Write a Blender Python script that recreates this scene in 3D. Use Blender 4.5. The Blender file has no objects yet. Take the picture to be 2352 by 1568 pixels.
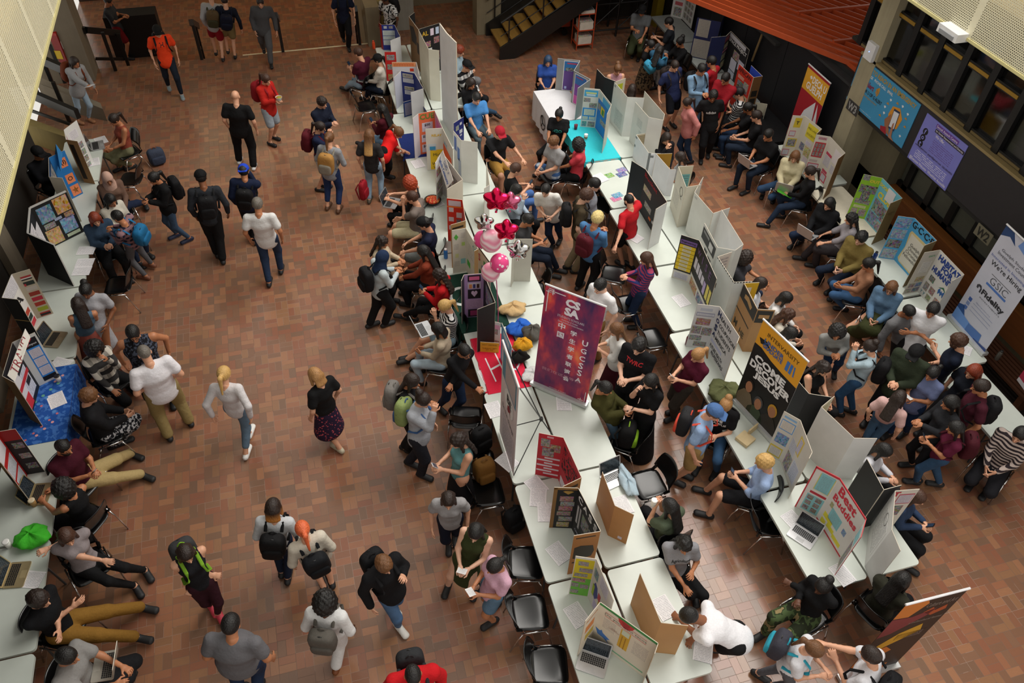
import bpy, math, random
import numpy as np
from mathutils import Vector, Matrix
from mathutils.bvhtree import BVHTree
random.seed(7); RNG = np.random.RandomState(7)
S = bpy.context.scene
COL = S.collection
# ---------------------------------------------------------------- camera
F_PX, PITCH, ROLL, YAW, CH = 1801.0, 0.806162, 0.0482256, 0.310032, 9.5
cp, sp, c_, s_ = math.cos(PITCH), math.sin(PITCH), math.cos(YAW), math.sin(YAW)
FW = Vector((s_*cp, c_*cp, -sp)); RT = Vector((c_, -s_, 0)); UPV = RT.cross(FW)
CR, SR = math.cos(ROLL), math.sin(ROLL)
R2 = CR*RT + SR*UPV; U2 = -SR*RT + CR*UPV
CAM = Vector((0, 0, CH))
cd = bpy.data.cameras.new('camera'); cam = bpy.data.objects.new('camera', cd); COL.objects.link(cam)
cd.sensor_width = 36; cd.sensor_fit = 'HORIZONTAL'; cd.lens = F_PX/2352*36; cd.clip_end = 200
m3 = Matrix((R2, U2, -FW)).transposed()
cam.matrix_world = Matrix.Translation(CAM) @ m3.to_4x4()
S.camera = cam

def G(px, py, z=0.0):
    d = R2*((px-1176)/F_PX) - U2*((py-784)/F_PX) + FW
    return CAM + d*((z-CH)/d.z)
def proj(p):
    q = Vector(p)-CAM; Z = q.dot(FW)
    return 1176+F_PX*q.dot(R2)/Z, 784-F_PX*q.dot(U2)/Z
def gdir(px, py, ang, z):
    a = math.radians(ang); v = G(px+12*math.cos(a), py+12*math.sin(a), z)-G(px, py, z)
    v.z = 0
    return v.normalized()
ZH = Vector((0, 0, 1))
# ---------------------------------------------------------------- materials
def lin(h):
    h = h.lstrip('#'); o = []
    for k in (0, 2, 4):
        v = int(h[k:k+2], 16)/255
        o.append(v/12.92 if v <= .04045 else ((v+.055)/1.055)**2.4)
    return o
class NT:
    def __init__(s, name):
        s.m = bpy.data.materials.new(name); s.m.use_nodes = True; s.t = s.m.node_tree
        s.b = s.t.nodes['Principled BSDF']; s.o = s.t.nodes['Material Output']
    def n(s, ty, **kw):
        x = s.t.nodes.new(ty)
        for k, v in kw.items(): setattr(x, k, v)
        return x
    def l(s, a, b): s.t.links.new(a, b)
    def val(s, sock, v):
        if isinstance(v, bpy.types.NodeSocket): s.l(v, sock)
        else: sock.default_value = v
    def math(s, op, a, b=0.0, c=0.0):
        x = s.n('ShaderNodeMath', operation=op); s.val(x.inputs[0], a); s.val(x.inputs[1], b); s.val(x.inputs[2], c); return x.outputs[0]
    def mix(s, f, a, b, bt='MIX'):
        x = s.n('ShaderNodeMix', data_type='RGBA', blend_type=bt)
        s.val(x.inputs[0], f)
        for i, v in ((6, a), (7, b)):
            if isinstance(v, bpy.types.NodeSocket): s.l(v, x.inputs[i])
            else: x.inputs[i].default_value = (*v, 1) if len(v) == 3 else v
        return x.outputs[2]
    def noise(s, vec, scale, detail=3, rough=.5):
        x = s.n('ShaderNodeTexNoise'); x.inputs['Scale'].default_value = scale; x.inputs['Detail'].default_value = detail
        x.inputs['Roughness'].default_value = rough
        if vec is not None: s.l(vec, x.inputs['Vector'])
        return x
    def ramp(s, f, stops, interp='LINEAR'):
        x = s.n('ShaderNodeValToRGB'); x.color_ramp.interpolation = interp; e = x.color_ramp.elements
        while len(e) < len(stops): e.new(1)
        for i, (p, c) in enumerate(stops): e[i].position = p; e[i].color = (*c, 1)
        s.l(f, x.inputs[0]); return x.outputs[0]
    def bump(s, h, st, dist=.01):
        x = s.n('ShaderNodeBump'); x.inputs['Strength'].default_value = st; x.inputs['Distance'].default_value = dist
        s.l(h, x.inputs['Height']); s.l(x.outputs[0], s.b.inputs['Normal'])
    def sep(s, v):
        x = s.n('ShaderNodeSeparateXYZ'); s.l(v, x.inputs[0]); return x.outputs
    def comb(s, a, b, c):
        x = s.n('ShaderNodeCombineXYZ'); s.val(x.inputs[0], a); s.val(x.inputs[1], b); s.val(x.inputs[2], c); return x.outputs[0]
MC = {}
def mat(col, rough=.6, metal=0.0, kind='plain', col2=None, sc=10.0):
    key = (col, rough, metal, kind, col2, sc)
    if key in MC: return MC[key]
    n = NT(kind+'_'+col.lstrip('#')); c = lin(col); b = n.b
    b.inputs['Roughness'].default_value = rough; b.inputs['Metallic'].default_value = metal
    tc = n.n('ShaderNodeTexCoord'); ob = tc.outputs['Object']; uv = tc.outputs['UV']
    d2 = lin(col2) if col2 else [x*.6 for x in c]
    lo, hi = [x*.86 for x in c], [min(1, x*1.1+.002) for x in c]
    out = None
    if kind == 'plain':
        out = n.mix(n.noise(ob, sc).outputs['Fac'], lo, hi)
    elif kind == 'cloth':
        nz = n.noise(ob, 9, 3, .55); out = n.mix(n.noise(ob, 60, 2).outputs['Fac'], lo, hi)
        n.bump(nz.outputs['Fac'], .55, .03)
    elif kind == 'jeans':
        nz = n.noise(ob, 10, 3, .55); f = n.noise(ob, 7, 2).outputs['Fac']
        out = n.mix(f, [x*.7 for x in c], [min(1, x*1.3) for x in c]); n.bump(nz.outputs['Fac'], .5, .025)
    elif kind in ('stripe', 'plaid', 'vstripe'):
        x, y, z = n.sep(ob)
        wz = n.noise(ob, 4).outputs['Fac']
        f = n.math('GREATER_THAN', n.math('FRACT', n.math('MULTIPLY', n.math('ADD', z, n.math('MULTIPLY', wz, .05)), sc)), .5)
        out = n.mix(f, c, d2)
        if kind == 'plaid':
            g = n.math('GREATER_THAN', n.math('FRACT', n.math('MULTIPLY', n.math('ADD', x, y), sc)), .55)
            out = n.mix(n.math('MULTIPLY', g, .55), out, d2)
        n.bump(n.noise(ob, 9).outputs['Fac'], .5, .03)
    elif kind in ('camo', 'dots', 'speckle', 'floral'):
        if kind == 'dots':
            v = n.n('ShaderNodeTexVoronoi'); v.inputs['Scale'].default_value = sc; n.l(ob, v.inputs['Vector'])
            out = n.mix(n.math('LESS_THAN', v.outputs['Distance'], .3), c, d2)
        elif kind == 'camo':
            f = n.noise(ob, sc, 2).outputs['Fac']
            out = n.ramp(f, [(0, d2), (.42, c), (.52, [x*.45 for x in c]), (.6, lin('#8a7a55'))], 'CONSTANT')
        else:
            f = n.noise(ob, sc, 2).outputs['Fac']; out = n.mix(n.math('GREATER_THAN', f, .53), c, d2)
        n.bump(n.noise(ob, 9).outputs['Fac'], .5, .03)
    elif kind == 'hair':
        mp = n.n('ShaderNodeMapping'); mp.inputs['Scale'].default_value = (70, 70, 9); n.l(ob, mp.inputs['Vector'])
        f = n.noise(mp.outputs[0], 1, 3).outputs['Fac']
        out = n.mix(f, [x*.55 for x in c], [min(1, x*1.5+.004) for x in c]); n.bump(f, .8, .012)
        if col2:
            z = n.sep(tc.outputs['Generated'])[2]
            out = n.mix(n.ramp(z, [(.25, (1, 1, 1)), (.6, (0, 0, 0))]), out, d2)
    elif kind == 'wood':
        mp = n.n('ShaderNodeMapping'); mp.inputs['Scale'].default_value = (14, 1.2, 14); n.l(ob, mp.inputs['Vector'])
        f = n.noise(mp.outputs[0], 1, 4, .6).outputs['Fac']; out = n.mix(f, [x*.6 for x in c], [min(1, x*1.3) for x in c])
    elif kind == 'concrete':
        x, y, z = n.sep(ob); mp = n.n('ShaderNodeMapping'); mp.inputs['Scale'].default_value = (9, 9, .7); n.l(ob, mp.inputs['Vector'])
        f = n.noise(mp.outputs[0], 1, 4, .6).outputs['Fac']; g = n.noise(ob, 3, 5).outputs['Fac']
        out = n.mix(n.math('MULTIPLY', n.math('ADD', f, g), .5), [x*.62 for x in c], [min(1, x*1.3) for x in c]); n.bump(f, .3, .02)
    elif kind == 'sheet':      # printed sheet: rows of text
        x, y, _ = n.sep(uv); r = n.math('FRACT', n.math('MULTIPLY', y, sc))
        row = n.math('FLOOR', n.math('MULTIPLY', y, sc))
        w = n.noise(n.comb(n.math('MULTIPLY', x, 16), row, 0), 2.2, 2).outputs['Fac']
        f = n.math('MULTIPLY', n.math('LESS_THAN', r, .42), n.math('GREATER_THAN', w, .44))
        inx = n.math('MULTIPLY', n.math('GREATER_THAN', x, .08), n.math('LESS_THAN', x, .92))
        f = n.math('MULTIPLY', n.math('MULTIPLY', f, inx), .6)
        out = n.mix(f, c, d2)
    elif kind == 'photo':
        oi = n.n('ShaderNodeObjectInfo'); rd = oi.outputs['Random']
        x, y, _ = n.sep(uv)
        v = n.comb(n.math('ADD', n.math('MULTIPLY', x, 4), n.math('MULTIPLY', rd, 90)), n.math('MULTIPLY', y, 3), n.math('MULTIPLY', rd, 37))
        a = n.noise(v, 1.1, 3).outputs['Color']; vo = n.n('ShaderNodeTexVoronoi'); vo.inputs['Scale'].default_value = 2.4; n.l(v, vo.inputs['Vector'])
        k = n.mix(.5, a, vo.outputs['Color']); hs = n.n('ShaderNodeHueSaturation'); hs.inputs['Saturation'].default_value = .55; hs.inputs['Value'].default_value = .75
        n.l(k, hs.inputs['Color']); out = n.mix(.35, hs.outputs[0], c)
        cr = n.n('ShaderNodeBrightContrast'); cr.inputs['Contrast'].default_value = .55; n.l(out, cr.inputs['Color']); out = cr.outputs[0]
    elif kind == 'swirl':
        wv = n.n('ShaderNodeTexWave', wave_type='RINGS'); wv.inputs['Scale'].default_value = sc; wv.inputs['Distortion'].default_value = 5; wv.inputs['Detail'].default_value = 1
        n.l(ob, wv.inputs['Vector']); out = n.mix(wv.outputs['Fac'], c, d2)
    elif kind == 'glow':       # fiery abstract print
        f = n.noise(uv, 3.2, 3, .6).outputs['Fac']; g = n.noise(uv, 1.6, 1).outputs['Fac']
        out = n.ramp(n.math('MULTIPLY', f, n.math('ADD', g, .4)), [(.25, c), (.44, d2), (.58, lin('#e04848')), (.72, lin('#f0804a'))])
    elif kind == 'emit':
        b.inputs['Emission Color'].default_value = (*c, 1); b.inputs['Emission Strength'].default_value = sc
        out = n.mix(n.noise(ob, 3).outputs['Fac'], lo, c)
    elif kind == 'glass':
        b.inputs['Transmission Weight'].default_value = .85; b.inputs['Alpha'].default_value = .75
        out = n.mix(n.noise(ob, 8).outputs['Fac'], lo, hi)
    n.l(out, b.inputs['Base Color'])
    if kind in ('cloth', 'jeans', 'stripe', 'plaid', 'camo', 'dots', 'speckle', 'floral'): b.inputs['Specular IOR Level'].default_value = .2
    MC[key] = n.m
    return n.m
# ---------------------------------------------------------------- objects
def tag(o, label=None, cat=None, group=None, kind=None):
    if label: o['label'] = label
    if cat: o['category'] = cat
    if group: o['group'] = group
    if kind: o['kind'] = kind
    return o
def thing(name, label, cat, loc=(0, 0, 0), group=None):
    o = bpy.data.objects.new(name, None); o.empty_display_size = .1; COL.objects.link(o); o.location = loc
    return tag(o, label, cat, group)
def mk(name, V, Fc, mats, parent=None, mi=None, smooth=False, uv=None, base=None):
    """one mesh object; V in world coordinates"""
    V = np.asarray(V, dtype=np.float32).reshape(-1, 3)
    if parent is not None: base = Vector(parent['_w']) if '_w' in parent else parent.location
    if base is None: base = Vector((float((V[:, 0].min()+V[:, 0].max())/2), float((V[:, 1].min()+V[:, 1].max())/2), float(V[:, 2].min())))
    V = V-np.array(base, dtype=np.float32)
    me = bpy.data.meshes.new(name)
    if isinstance(Fc, np.ndarray):
        nf, k = Fc.shape
        me.vertices.add(len(V)); me.vertices.foreach_set('co', V.ravel())
        me.loops.add(nf*k); me.loops.foreach_set('vertex_index', Fc.astype(np.int32).ravel())
        me.polygons.add(nf); me.polygons.foreach_set('loop_start', np.arange(0, nf*k, k, dtype=np.int32))
        me.update(calc_edges=True)
    else:
        me.from_pydata(V.tolist(), [], Fc)
    if not isinstance(mats, (list, tuple)): mats = [mats]
    for m in mats: me.materials.append(m)
    if mi is not None: me.polygons.foreach_set('material_index', np.asarray(mi, dtype=np.int32))
    if smooth: me.polygons.foreach_set('use_smooth', np.ones(len(me.polygons), dtype=bool))
    if uv is not None:
        u = me.uv_layers.new(name='UVMap'); u.data.foreach_set('uv', np.asarray(uv, dtype=np.float32).ravel())
    me.update()
    o = bpy.data.objects.new(name, me); COL.objects.link(o)
    if parent is not None:
        o.parent = parent
        if parent.type == 'MESH': o.location = (0, 0, 0)
    else: o.location = base
    return o
def sub(parent_mesh_obj, root):
    parent_mesh_obj['_w'] = list(root.location); return parent_mesh_obj
class MB:
    """mesh builder"""
    def __init__(s): s.v = []; s.f = []; s.mi = []; s.cur = 0
    def add(s, V, Fc):
        b = len(s.v); s.v += [tuple(x) for x in V]; s.f += [tuple(b+i for i in f) for f in Fc]; s.mi += [s.cur]*len(Fc); return s
    def box(s, c, sz, X=Vector((1, 0, 0)), Y=Vector((0, 1, 0)), Z=ZH):
        c = Vector(c); V = [c+X*(sz[0]/2*a)+Y*(sz[1]/2*b)+Z*(sz[2]/2*d) for d in (-1, 1) for b in (-1, 1) for a in (-1, 1)]
        return s.add(V, [(0, 2, 3, 1), (4, 5, 7, 6), (0, 1, 5, 4), (2, 6, 7, 3), (0, 4, 6, 2), (1, 3, 7, 5)])
    def wbox(s, a, b):
        a, b = Vector(a), Vector(b); return s.box((a+b)/2, tuple(abs(x) for x in (b-a)))
    def prism(s, poly, d):
        """extrude a planar polygon (list of Vectors) by vector d"""
        n = len(poly); V = [Vector(p) for p in poly]+[Vector(p)+Vector(d) for p in poly]
        return s.add(V, [tuple(range(n))[::-1], tuple(range(n, 2*n))]+[(i, (i+1) % n, n+(i+1) % n, n+i) for i in range(n)])
    def tube(s, pts, r, n=8, closed=False, flat=None):
        pts = [Vector(p) for p in pts]; rings = []
        for i, p in enumerate(pts):
            t = (pts[min(i+1, len(pts)-1)]-pts[max(i-1, 0)]).normalized()
            a = t.cross(ZH)
            if a.length < .05: a = t.cross(Vector((1, 0, 0)))
            a.normalize(); b = a.cross(t); rr = r[i] if isinstance(r, (list, tuple)) else r
            rings.append([p+(a*math.cos(k*2*math.pi/n)+b*math.sin(k*2*math.pi/n)*(flat or 1))*rr for k in range(n)])
        V = [v for R in rings for v in R]; Fc = []
        for i in range(len(pts)-1):
            for k in range(n): Fc.append((i*n+k, i*n+(k+1) % n, (i+1)*n+(k+1) % n, (i+1)*n+k))
        Fc += [tuple(range(n))[::-1], tuple(range((len(pts)-1)*n, len(pts)*n))]
        return s.add(V, Fc)
    def lathe(s, c, prof, n=16, X=Vector((1, 0, 0)), Y=Vector((0, 1, 0)), Z=ZH):
        c = Vector(c); V = []; Fc = []
        for r, z in prof:
            for k in range(n):
                a = k*2*math.pi/n; V.append(c+X*(r*math.cos(a))+Y*(r*math.sin(a))+Z*z)
        for i in range(len(prof)-1):
            for k in range(n): Fc.append((i*n+k, i*n+(k+1) % n, (i+1)*n+(k+1) % n, (i+1)*n+k))
        Fc += [tuple(range(n))[::-1], tuple(range((len(prof)-1)*n, len(prof)*n))]
        return s.add(V, Fc)
    def mk(s, name, mats, parent=None, smooth=False, base=None):
        return mk(name, s.v, s.f, mats, parent, s.mi if isinstance(mats, (list, tuple)) else None, smooth, base=base)
def rrect(w, h, r, n=5):
    out = []
    for cx, cy, a0 in ((w/2-r, h/2-r, 0), (-w/2+r, h/2-r, 90), (-w/2+r, -h/2+r, 180), (w/2-r, -h/2+r, 270)):
        for k in range(n): a = math.radians(a0+90*k/(n-1)); out.append((cx+r*math.cos(a), cy+r*math.sin(a)))
    return out
def quad(name, P, material, parent, thick=.0008):
    """thin sheet with UV; P = TL, TR, BR, BL"""
    P = [Vector(p) for p in P]; nrm = (P[1]-P[0]).cross(P[3]-P[0]).normalized()
    V = P+[p+nrm*thick for p in P]
    # front (camera side) = -nrm side: TL,TR,BR,BL clockwise seen from front
    Fc = [(3, 2, 1, 0), (4, 5, 6, 7), (0, 1, 5, 4), (1, 2, 6, 5), (2, 3, 7, 6), (3, 0, 4, 7)]
    U = [(0, 0), (1, 0), (1, 1), (0, 1), (0, 1), (1, 1), (1, 0), (0, 0)]+[(0, 0)]*16
    return mk(name, V, Fc, material, parent, uv=U)
TXT = {}
def text_mesh(t, bold=.0):
    if (t, bold) in TXT: return TXT[(t, bold)]
    cu = bpy.data.curves.new('lettering', 'FONT'); cu.body = t; cu.align_x = 'CENTER'; cu.offset = bold; cu.resolution_u = 2; cu.space_line = .9
    ob = bpy.data.objects.new('lettering', cu); COL.objects.link(ob)
    dg = bpy.context.evaluated_depsgraph_get(); ev = ob.evaluated_get(dg); me = ev.to_mesh()
    V = [tuple(v.co) for v in me.vertices]; Fc = [tuple(p.vertices) for p in me.polygons]; ev.to_mesh_clear()
    bpy.data.objects.remove(ob); bpy.data.curves.remove(cu)
    A = np.array(V, dtype=np.float32) if V else np.zeros((0, 3), np.float32)
    TXT[(t, bold)] = (A, Fc); return TXT[(t, bold)]
def lettering(t, P, material, parent, bold=.0, name='lettering', fit='both', off=.0025, surf=None):
    """text filling the rectangle P (TL,TR,BR,BL)"""
    A, Fc = text_mesh(t, bold)
    if not len(A): return None
    P = [Vector(p) for p in P]; X = P[1]-P[0]; Y = P[0]-P[3]; nrm = X.cross(Y).normalized()
    lo, hi = A.min(0), A.max(0); w, h = max(1e-4, hi[0]-lo[0]), max(1e-4, hi[1]-lo[1])
    sx, sy = 1/w, 1/h
    if fit == 'keep':
        k = min(X.length/w, Y.length/h); sx, sy = k/X.length, k/Y.length
    cx, cy = (lo[0]+hi[0])/2, (lo[1]+hi[1])/2; V = []
    for x, y, _ in A:
        p = P[3]+X*(.5+(x-cx)*sx)+Y*(.5+(y-cy)*sy)
        if surf:
            h_ = surf.ray_cast(p+nrm*.35, -nrm, .8)
            if h_[0] is not None: p = h_[0]+nrm*.004
        else: p = p+nrm*off
        V.append(p)
    return mk(name, V, Fc, material, parent)
# ================================================================ SETTING
def GX(px, py, X):
    d = R2*((px-1176)/F_PX) - U2*((py-784)/F_PX) + FW
    return CAM + d*(X/d.x)
def struct(o): return tag(o, kind='structure')
TM, GROUT = .2024, .022
def tile_material():
    n = NT('quarry_tile_basketweave'); tc = n.n('ShaderNodeTexCoord'); x, y, z = n.sep(tc.outputs['Object'])
    u = n.math('DIVIDE', n.math('SUBTRACT', x, .047), TM); v = n.math('DIVIDE', n.math('SUBTRACT', y, .05), TM)
    i, j = n.math('FLOOR', u), n.math('FLOOR', v); fu, fv = n.math('FRACT', u), n.math('FRACT', v)
    p = n.math('FLOORED_MODULO', n.math('ADD', i, j), 2)
    a = n.math('ADD', n.math('MULTIPLY', fu, n.math('SUBTRACT', 1, p)), n.math('MULTIPLY', fv, p))      # split axis
    b = n.math('ADD', n.math('MULTIPLY', fv, n.math('SUBTRACT', 1, p)), n.math('MULTIPLY', fu, p))
    h = n.math('FLOOR', n.math('MULTIPLY', a, 2)); fa = n.math('FRACT', n.math('MULTIPLY', a, 2))
    wn = n.n('ShaderNodeTexWhiteNoise'); n.l(n.comb(i, j, n.math('ADD', h, .3)), wn.inputs['Vector'])
    c = lambda s: lin(s)
    base = n.ramp(wn.outputs['Value'], [(0, c('#5d453a')), (.13, c('#6b4636')), (.26, c('#7d4632')), (.4, c('#96573c')), (.54, c('#8d6141')), (.67, c('#a16a49')), (.8, c('#84402e')), (.92, c('#74503f'))], 'CONSTANT')
    st = n.noise(n.comb(n.math('MULTIPLY', b, 3), n.math('MULTIPLY', fa, 7), n.math('MULTIPLY', wn.outputs['Value'], 60)), 1, 3).outputs['Fac']
    col = n.mix(n.math('MULTIPLY', st, .75), base, n.mix(.5, base, lin('#4a342a')))
    col = n.mix(n.math('MULTIPLY', n.noise(tc.outputs['Object'], .5, 2).outputs['Fac'], .3), col, lin('#6b4433'))
    da = n.math('MULTIPLY', n.math('MINIMUM', fa, n.math('SUBTRACT', 1, fa)), .5); db = n.math('MINIMUM', b, n.math('SUBTRACT', 1, b))
    g = n.math('LESS_THAN', n.math('MINIMUM', da, db), GROUT*.5)
    gc = n.mix(n.math('GREATER_THAN', n.noise(tc.outputs['Object'], 1.3).outputs['Fac'], .52), lin('#6f5648'), lin('#93796a'))
    col = n.mix(.26, col, lin('#b58f72')); col = n.mix(g, col, gc); n.l(col, n.b.inputs['Base Color'])
    n.l(n.math('ADD', n.math('MULTIPLY', g, .3), n.math('ADD', .15, n.math('MULTIPLY', st, .1))), n.b.inputs['Roughness'])
    n.b.inputs['Specular IOR Level'].default_value = .5
    n.bump(n.math('SUBTRACT', 1, g), .25, .003)
    return n.m
TILE = tile_material()
STEP_Y = 19.93
MB().wbox((-5.6, -2, -.3), (14, STEP_Y, 0)).mk('floor', TILE, base=(0, 0, 0)); struct(bpy.data.objects['floor'])
fb = MB().wbox((2.3, STEP_Y, -.3), (14, 23.0, 0)).mk('floor', TILE, base=(0, 0, 0)); struct(fb)
m = MB().wbox((-5.6, STEP_Y+.9, -.95), (2.3, 32, -.6))
for k in range(3): m.wbox((-5.6, STEP_Y+.3*k, -.6), (2.3, STEP_Y+.3*(k+1), -.15*(k+1)))
struct(m.mk('floor', TILE, base=(0, 0, 0)))
CONC = mat('#8c8169', .85, kind='concrete'); CONC2 = mat('#7d7362', .85, kind='concrete')
BLK = mat('#15151a', .6); BLKG = mat('#121214', .35); STEEL = mat('#c9c9c9', .25, 1.0); RAIL = mat('#131313', .35)
struct(MB().wbox((-1.1, STEP_Y-.035, -.02), (2.25, STEP_Y+.02, .006)).mk('trim_1', mat('#d8cdb0', .7)))
# --- back: concrete walls, columns
struct(MB().wbox((2.05, 19.75, -.6), (2.4, 22.5, 1.0)).mk('wall_stair_side', CONC))
struct(MB().wbox((2.4, 21.95, -.1), (9.2, 22.3, 3.2)).mk('wall_back', CONC))
struct(MB().wbox((2.75, 20.5, -.1), (3.4, 21.3, 4.5)).mk('column_back', mat('#99968c', .85, kind='concrete')))
struct(MB().wbox((4.95, 19.82, 0), (5.6, 20.3, 1.3)).mk('wall_stair_pier', CONC))
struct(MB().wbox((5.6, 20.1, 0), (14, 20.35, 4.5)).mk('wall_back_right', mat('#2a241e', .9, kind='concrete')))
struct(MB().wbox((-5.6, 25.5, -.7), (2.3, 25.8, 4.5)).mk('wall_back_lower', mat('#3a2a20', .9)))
struct(MB().wbox((-7, 16.5, 4.6), (14, 32, 4.9)).mk('ceiling', mat('#7d776c', .9)))
struct(MB().wbox((9.36, -3, 4.9), (14, 16.5, 5.2)).mk('ceiling', mat('#7d776c', .9)))
struct(MB().wbox((-8, -3, 4.9), (-3.1, 16.5, 5.2)).mk('ceiling', mat('#7d776c', .9)))
# --- left wall
LW = -5.25
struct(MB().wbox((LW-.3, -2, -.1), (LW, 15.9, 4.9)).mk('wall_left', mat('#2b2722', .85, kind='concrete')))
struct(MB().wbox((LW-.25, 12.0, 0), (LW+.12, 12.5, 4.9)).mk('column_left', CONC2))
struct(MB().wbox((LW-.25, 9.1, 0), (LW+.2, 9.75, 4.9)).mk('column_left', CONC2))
struct(MB().wbox((-5.7, 19.35, -.1), (-4.5, STEP_Y+.1, 3.6)).mk('wall_left_pier', CONC2))
struct(MB().wbox((-8.5, 20.6, -.6), (-5.3, 21.0, 4.6)).mk('wall_left_back', mat('#6d6453', .9, kind='concrete')))
dr = thing('door', 'dark brown door recessed beside the red mail box', 'door', (-6.2, 20.55, -.1)); tag(dr, kind='structure'); dr.name = 'door_1'
MB().wbox((-6.9, 20.53, -.1), (-5.75, 20.6, 2.1)).mk('door_panel', mat('#22100e', .4), dr)
MB().lathe((-5.85, 20.5, 1.0), [(.03, -.02), (.035, 0), (.03, .02)], 8).mk('door_knob', STEEL, dr)
# low concrete kerbs of the side stairwell
kb = MB().prism([G(30, 258, .5), G(160, 305, .5), G(157, 316, .5), G(27, 274, .5)], (0, 0, -.5)); struct(kb.mk('wall_kerb', mat('#857544', .9, kind='concrete')))
kb = MB().prism([G(88, 176, .7), G(230, 236, .35), G(236, 250, .3), G(84, 190, .6)], (0, 0, -.6)); struct(kb.mk('wall_kerb', CONC2))
def rail(label, pts, posts, w=.1, h=.14, mid=None, matl=RAIL):
    o = thing('handrail', label, 'handrail', Vector((pts[0][0], pts[0][1], posts[0][2])))
    a, b = Vector(pts[0]), Vector(pts[-1]); d = (b-a).normalized(); sd = d.cross(ZH).normalized(); n_ = sd.cross(d)
    for k in range(len(pts)-1):
        p, q = Vector(pts[k]), Vector(pts[k+1]); dd = (q-p); s2 = dd.cross(ZH).normalized(); MB().box((p+q)/2, (dd.length, w, h), dd.normalized(), s2, s2.cross(dd.normalized())).mk('top_rail', matl, o)
    for x, y, z0, z1 in posts: MB().wbox((x-.035, y-.035, z0), (x+.035, y+.035, z1)).mk('post', RAIL, o)
    if mid:
        p, q = Vector(mid[0]), Vector(mid[1]); dd = q-p; s2 = dd.cross(ZH).normalized(); MB().box((p+q)/2, (dd.length, .03, .07), dd.normalized(), s2, s2.cross(dd.normalized())).mk('mid_rail', RAIL, o)
    return o
def post_at(px, py, top, z0=0.0, zt=.95):
    b = G(px, py, z0); return (b.x, b.y, z0, zt)
BRN = mat('#33200f', .45, kind='wood')
p1, p2 = G(228, 161, 0), G(287, 161, 0)
rail('black and brown handrail around the stairwell at the left end of the step', [(p1.x-.75, STEP_Y-.05, .95), (p1.x+.02, STEP_Y-.05, .98), (p1.x+.55, STEP_Y+.75, .5)], [post_at(266, 162, 0), (p1.x+.55, STEP_Y+.6, -.3, .55)], mid=((p1.x, STEP_Y, .25), (p1.x+.5, STEP_Y+.6, -.1)))
for lab, px, py in (('brown-topped handrail beside the man in grey hoodie on the back step', 464, 138), ('black handrail post by the grey tracksuit man on the back step', 650, 117), ('black handrail at the right end of the back step', 826, 100)):
    b = G(px, py, 0)
    rail(lab, [(b.x-.02, STEP_Y-.05, .95), (b.x+.02, STEP_Y+.75, .5)], [(b.x, STEP_Y-.02, -.05, .92), (b.x, STEP_Y+.45, -.35, .68)], matl=BRN if px < 500 else RAIL, mid=((b.x, STEP_Y, .3), (b.x, STEP_Y+.5, .05)))
a, b = G(78, 218, .9), G(178, 262, .9)
rail('long black handrail of the side stairwell behind the flag of white trifold', [a, b], [post_at(160, 280, 0), post_at(90, 222, 0, -.1)], h=.2, mid=(G(66, 252, .45), G(160, 285, .45)))
a, b = G(98, 138, .95), G(155, 163, .95)
rail('short black handrail in front of the red mail box', [a, b], [post_at(150, 190, 0), (a.x, a.y, -.1, .9)], h=.2)
# red mail box
mbx = thing('mail_box', 'slanted red mail box behind the side handrail', 'mail box', G(120, 190, 0))
mv = MB(); q = G(130, 190, -.1); mv.prism([Vector((-5.95, 19.6, -.1)), Vector((-4.95, 19.3, -.1)), Vector((-4.75, 20.0, -.1)), Vector((-5.75, 20.3, -.1))], (0, 0, 1.25)); mv.mk('cabinet', mat('#8e120c', .35), mbx)
pm = [Vector((-5.95, 19.6, 1.15)), Vector((-4.95, 19.3, 1.15)), Vector((-4.75, 20.0, 1.45)), Vector((-5.75, 20.3, 1.45))]
MB().prism(pm, (0, 0, .06)).mk('lid', mat('#a8160e', .3), mbx)
quad('label', [Vector((-4.93, 19.33, 1.0)), Vector((-4.79, 19.85, 1.0)), Vector((-4.79, 19.85, .82)), Vector((-4.93, 19.33, .82))], mat('#e9e6e6', .5), mbx)
quad('sticker', [Vector((-5.15, 19.35, .8)), Vector((-5.0, 19.305, .8)), Vector((-5.0, 19.305, .6)), Vector((-5.15, 19.35, .6))], mat('#d8b414', .5), mbx)
sg = thing('wall_sign', 'white MAIL sign on the concrete beside the brown door', 'sign', (-5.9, 20.5, 2.3))
PQ = [Vector((-6.6, 20.48, 2.85)), Vector((-5.45, 20.48, 2.85)), Vector((-5.45, 20.48, 2.2)), Vector((-6.6, 20.48, 2.2))]
quad('plate', PQ, mat('#d9dade', .6), sg, .01)
lettering('MAIL', [Vector((-6.5, 20.47, 2.78)), Vector((-5.6, 20.47, 2.78)), Vector((-5.6, 20.47, 2.55)), Vector((-6.5, 20.47, 2.55))], mat('#20242e', .6), sg, .01)
tag(MB().wbox((-4.35, 21.6, -.6), (-3.1, 22.1, .5)).mk('cabinet', mat('#0c0c0d', .5)), 'tall black cabinet standing behind the juggling person', 'cabinet')
bin_ = thing('trash_bin', 'round beige bin behind the blue and red trifolds', 'bin', G(884, 75, 0))
MB().lathe(G(877, 78, 0), [(.24, 0), (.27, .9), (.29, .92), (.29, .97), (.2, 1.0)], 18).mk('barrel', mat('#8d7c4a', .6), bin_, True)
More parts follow.
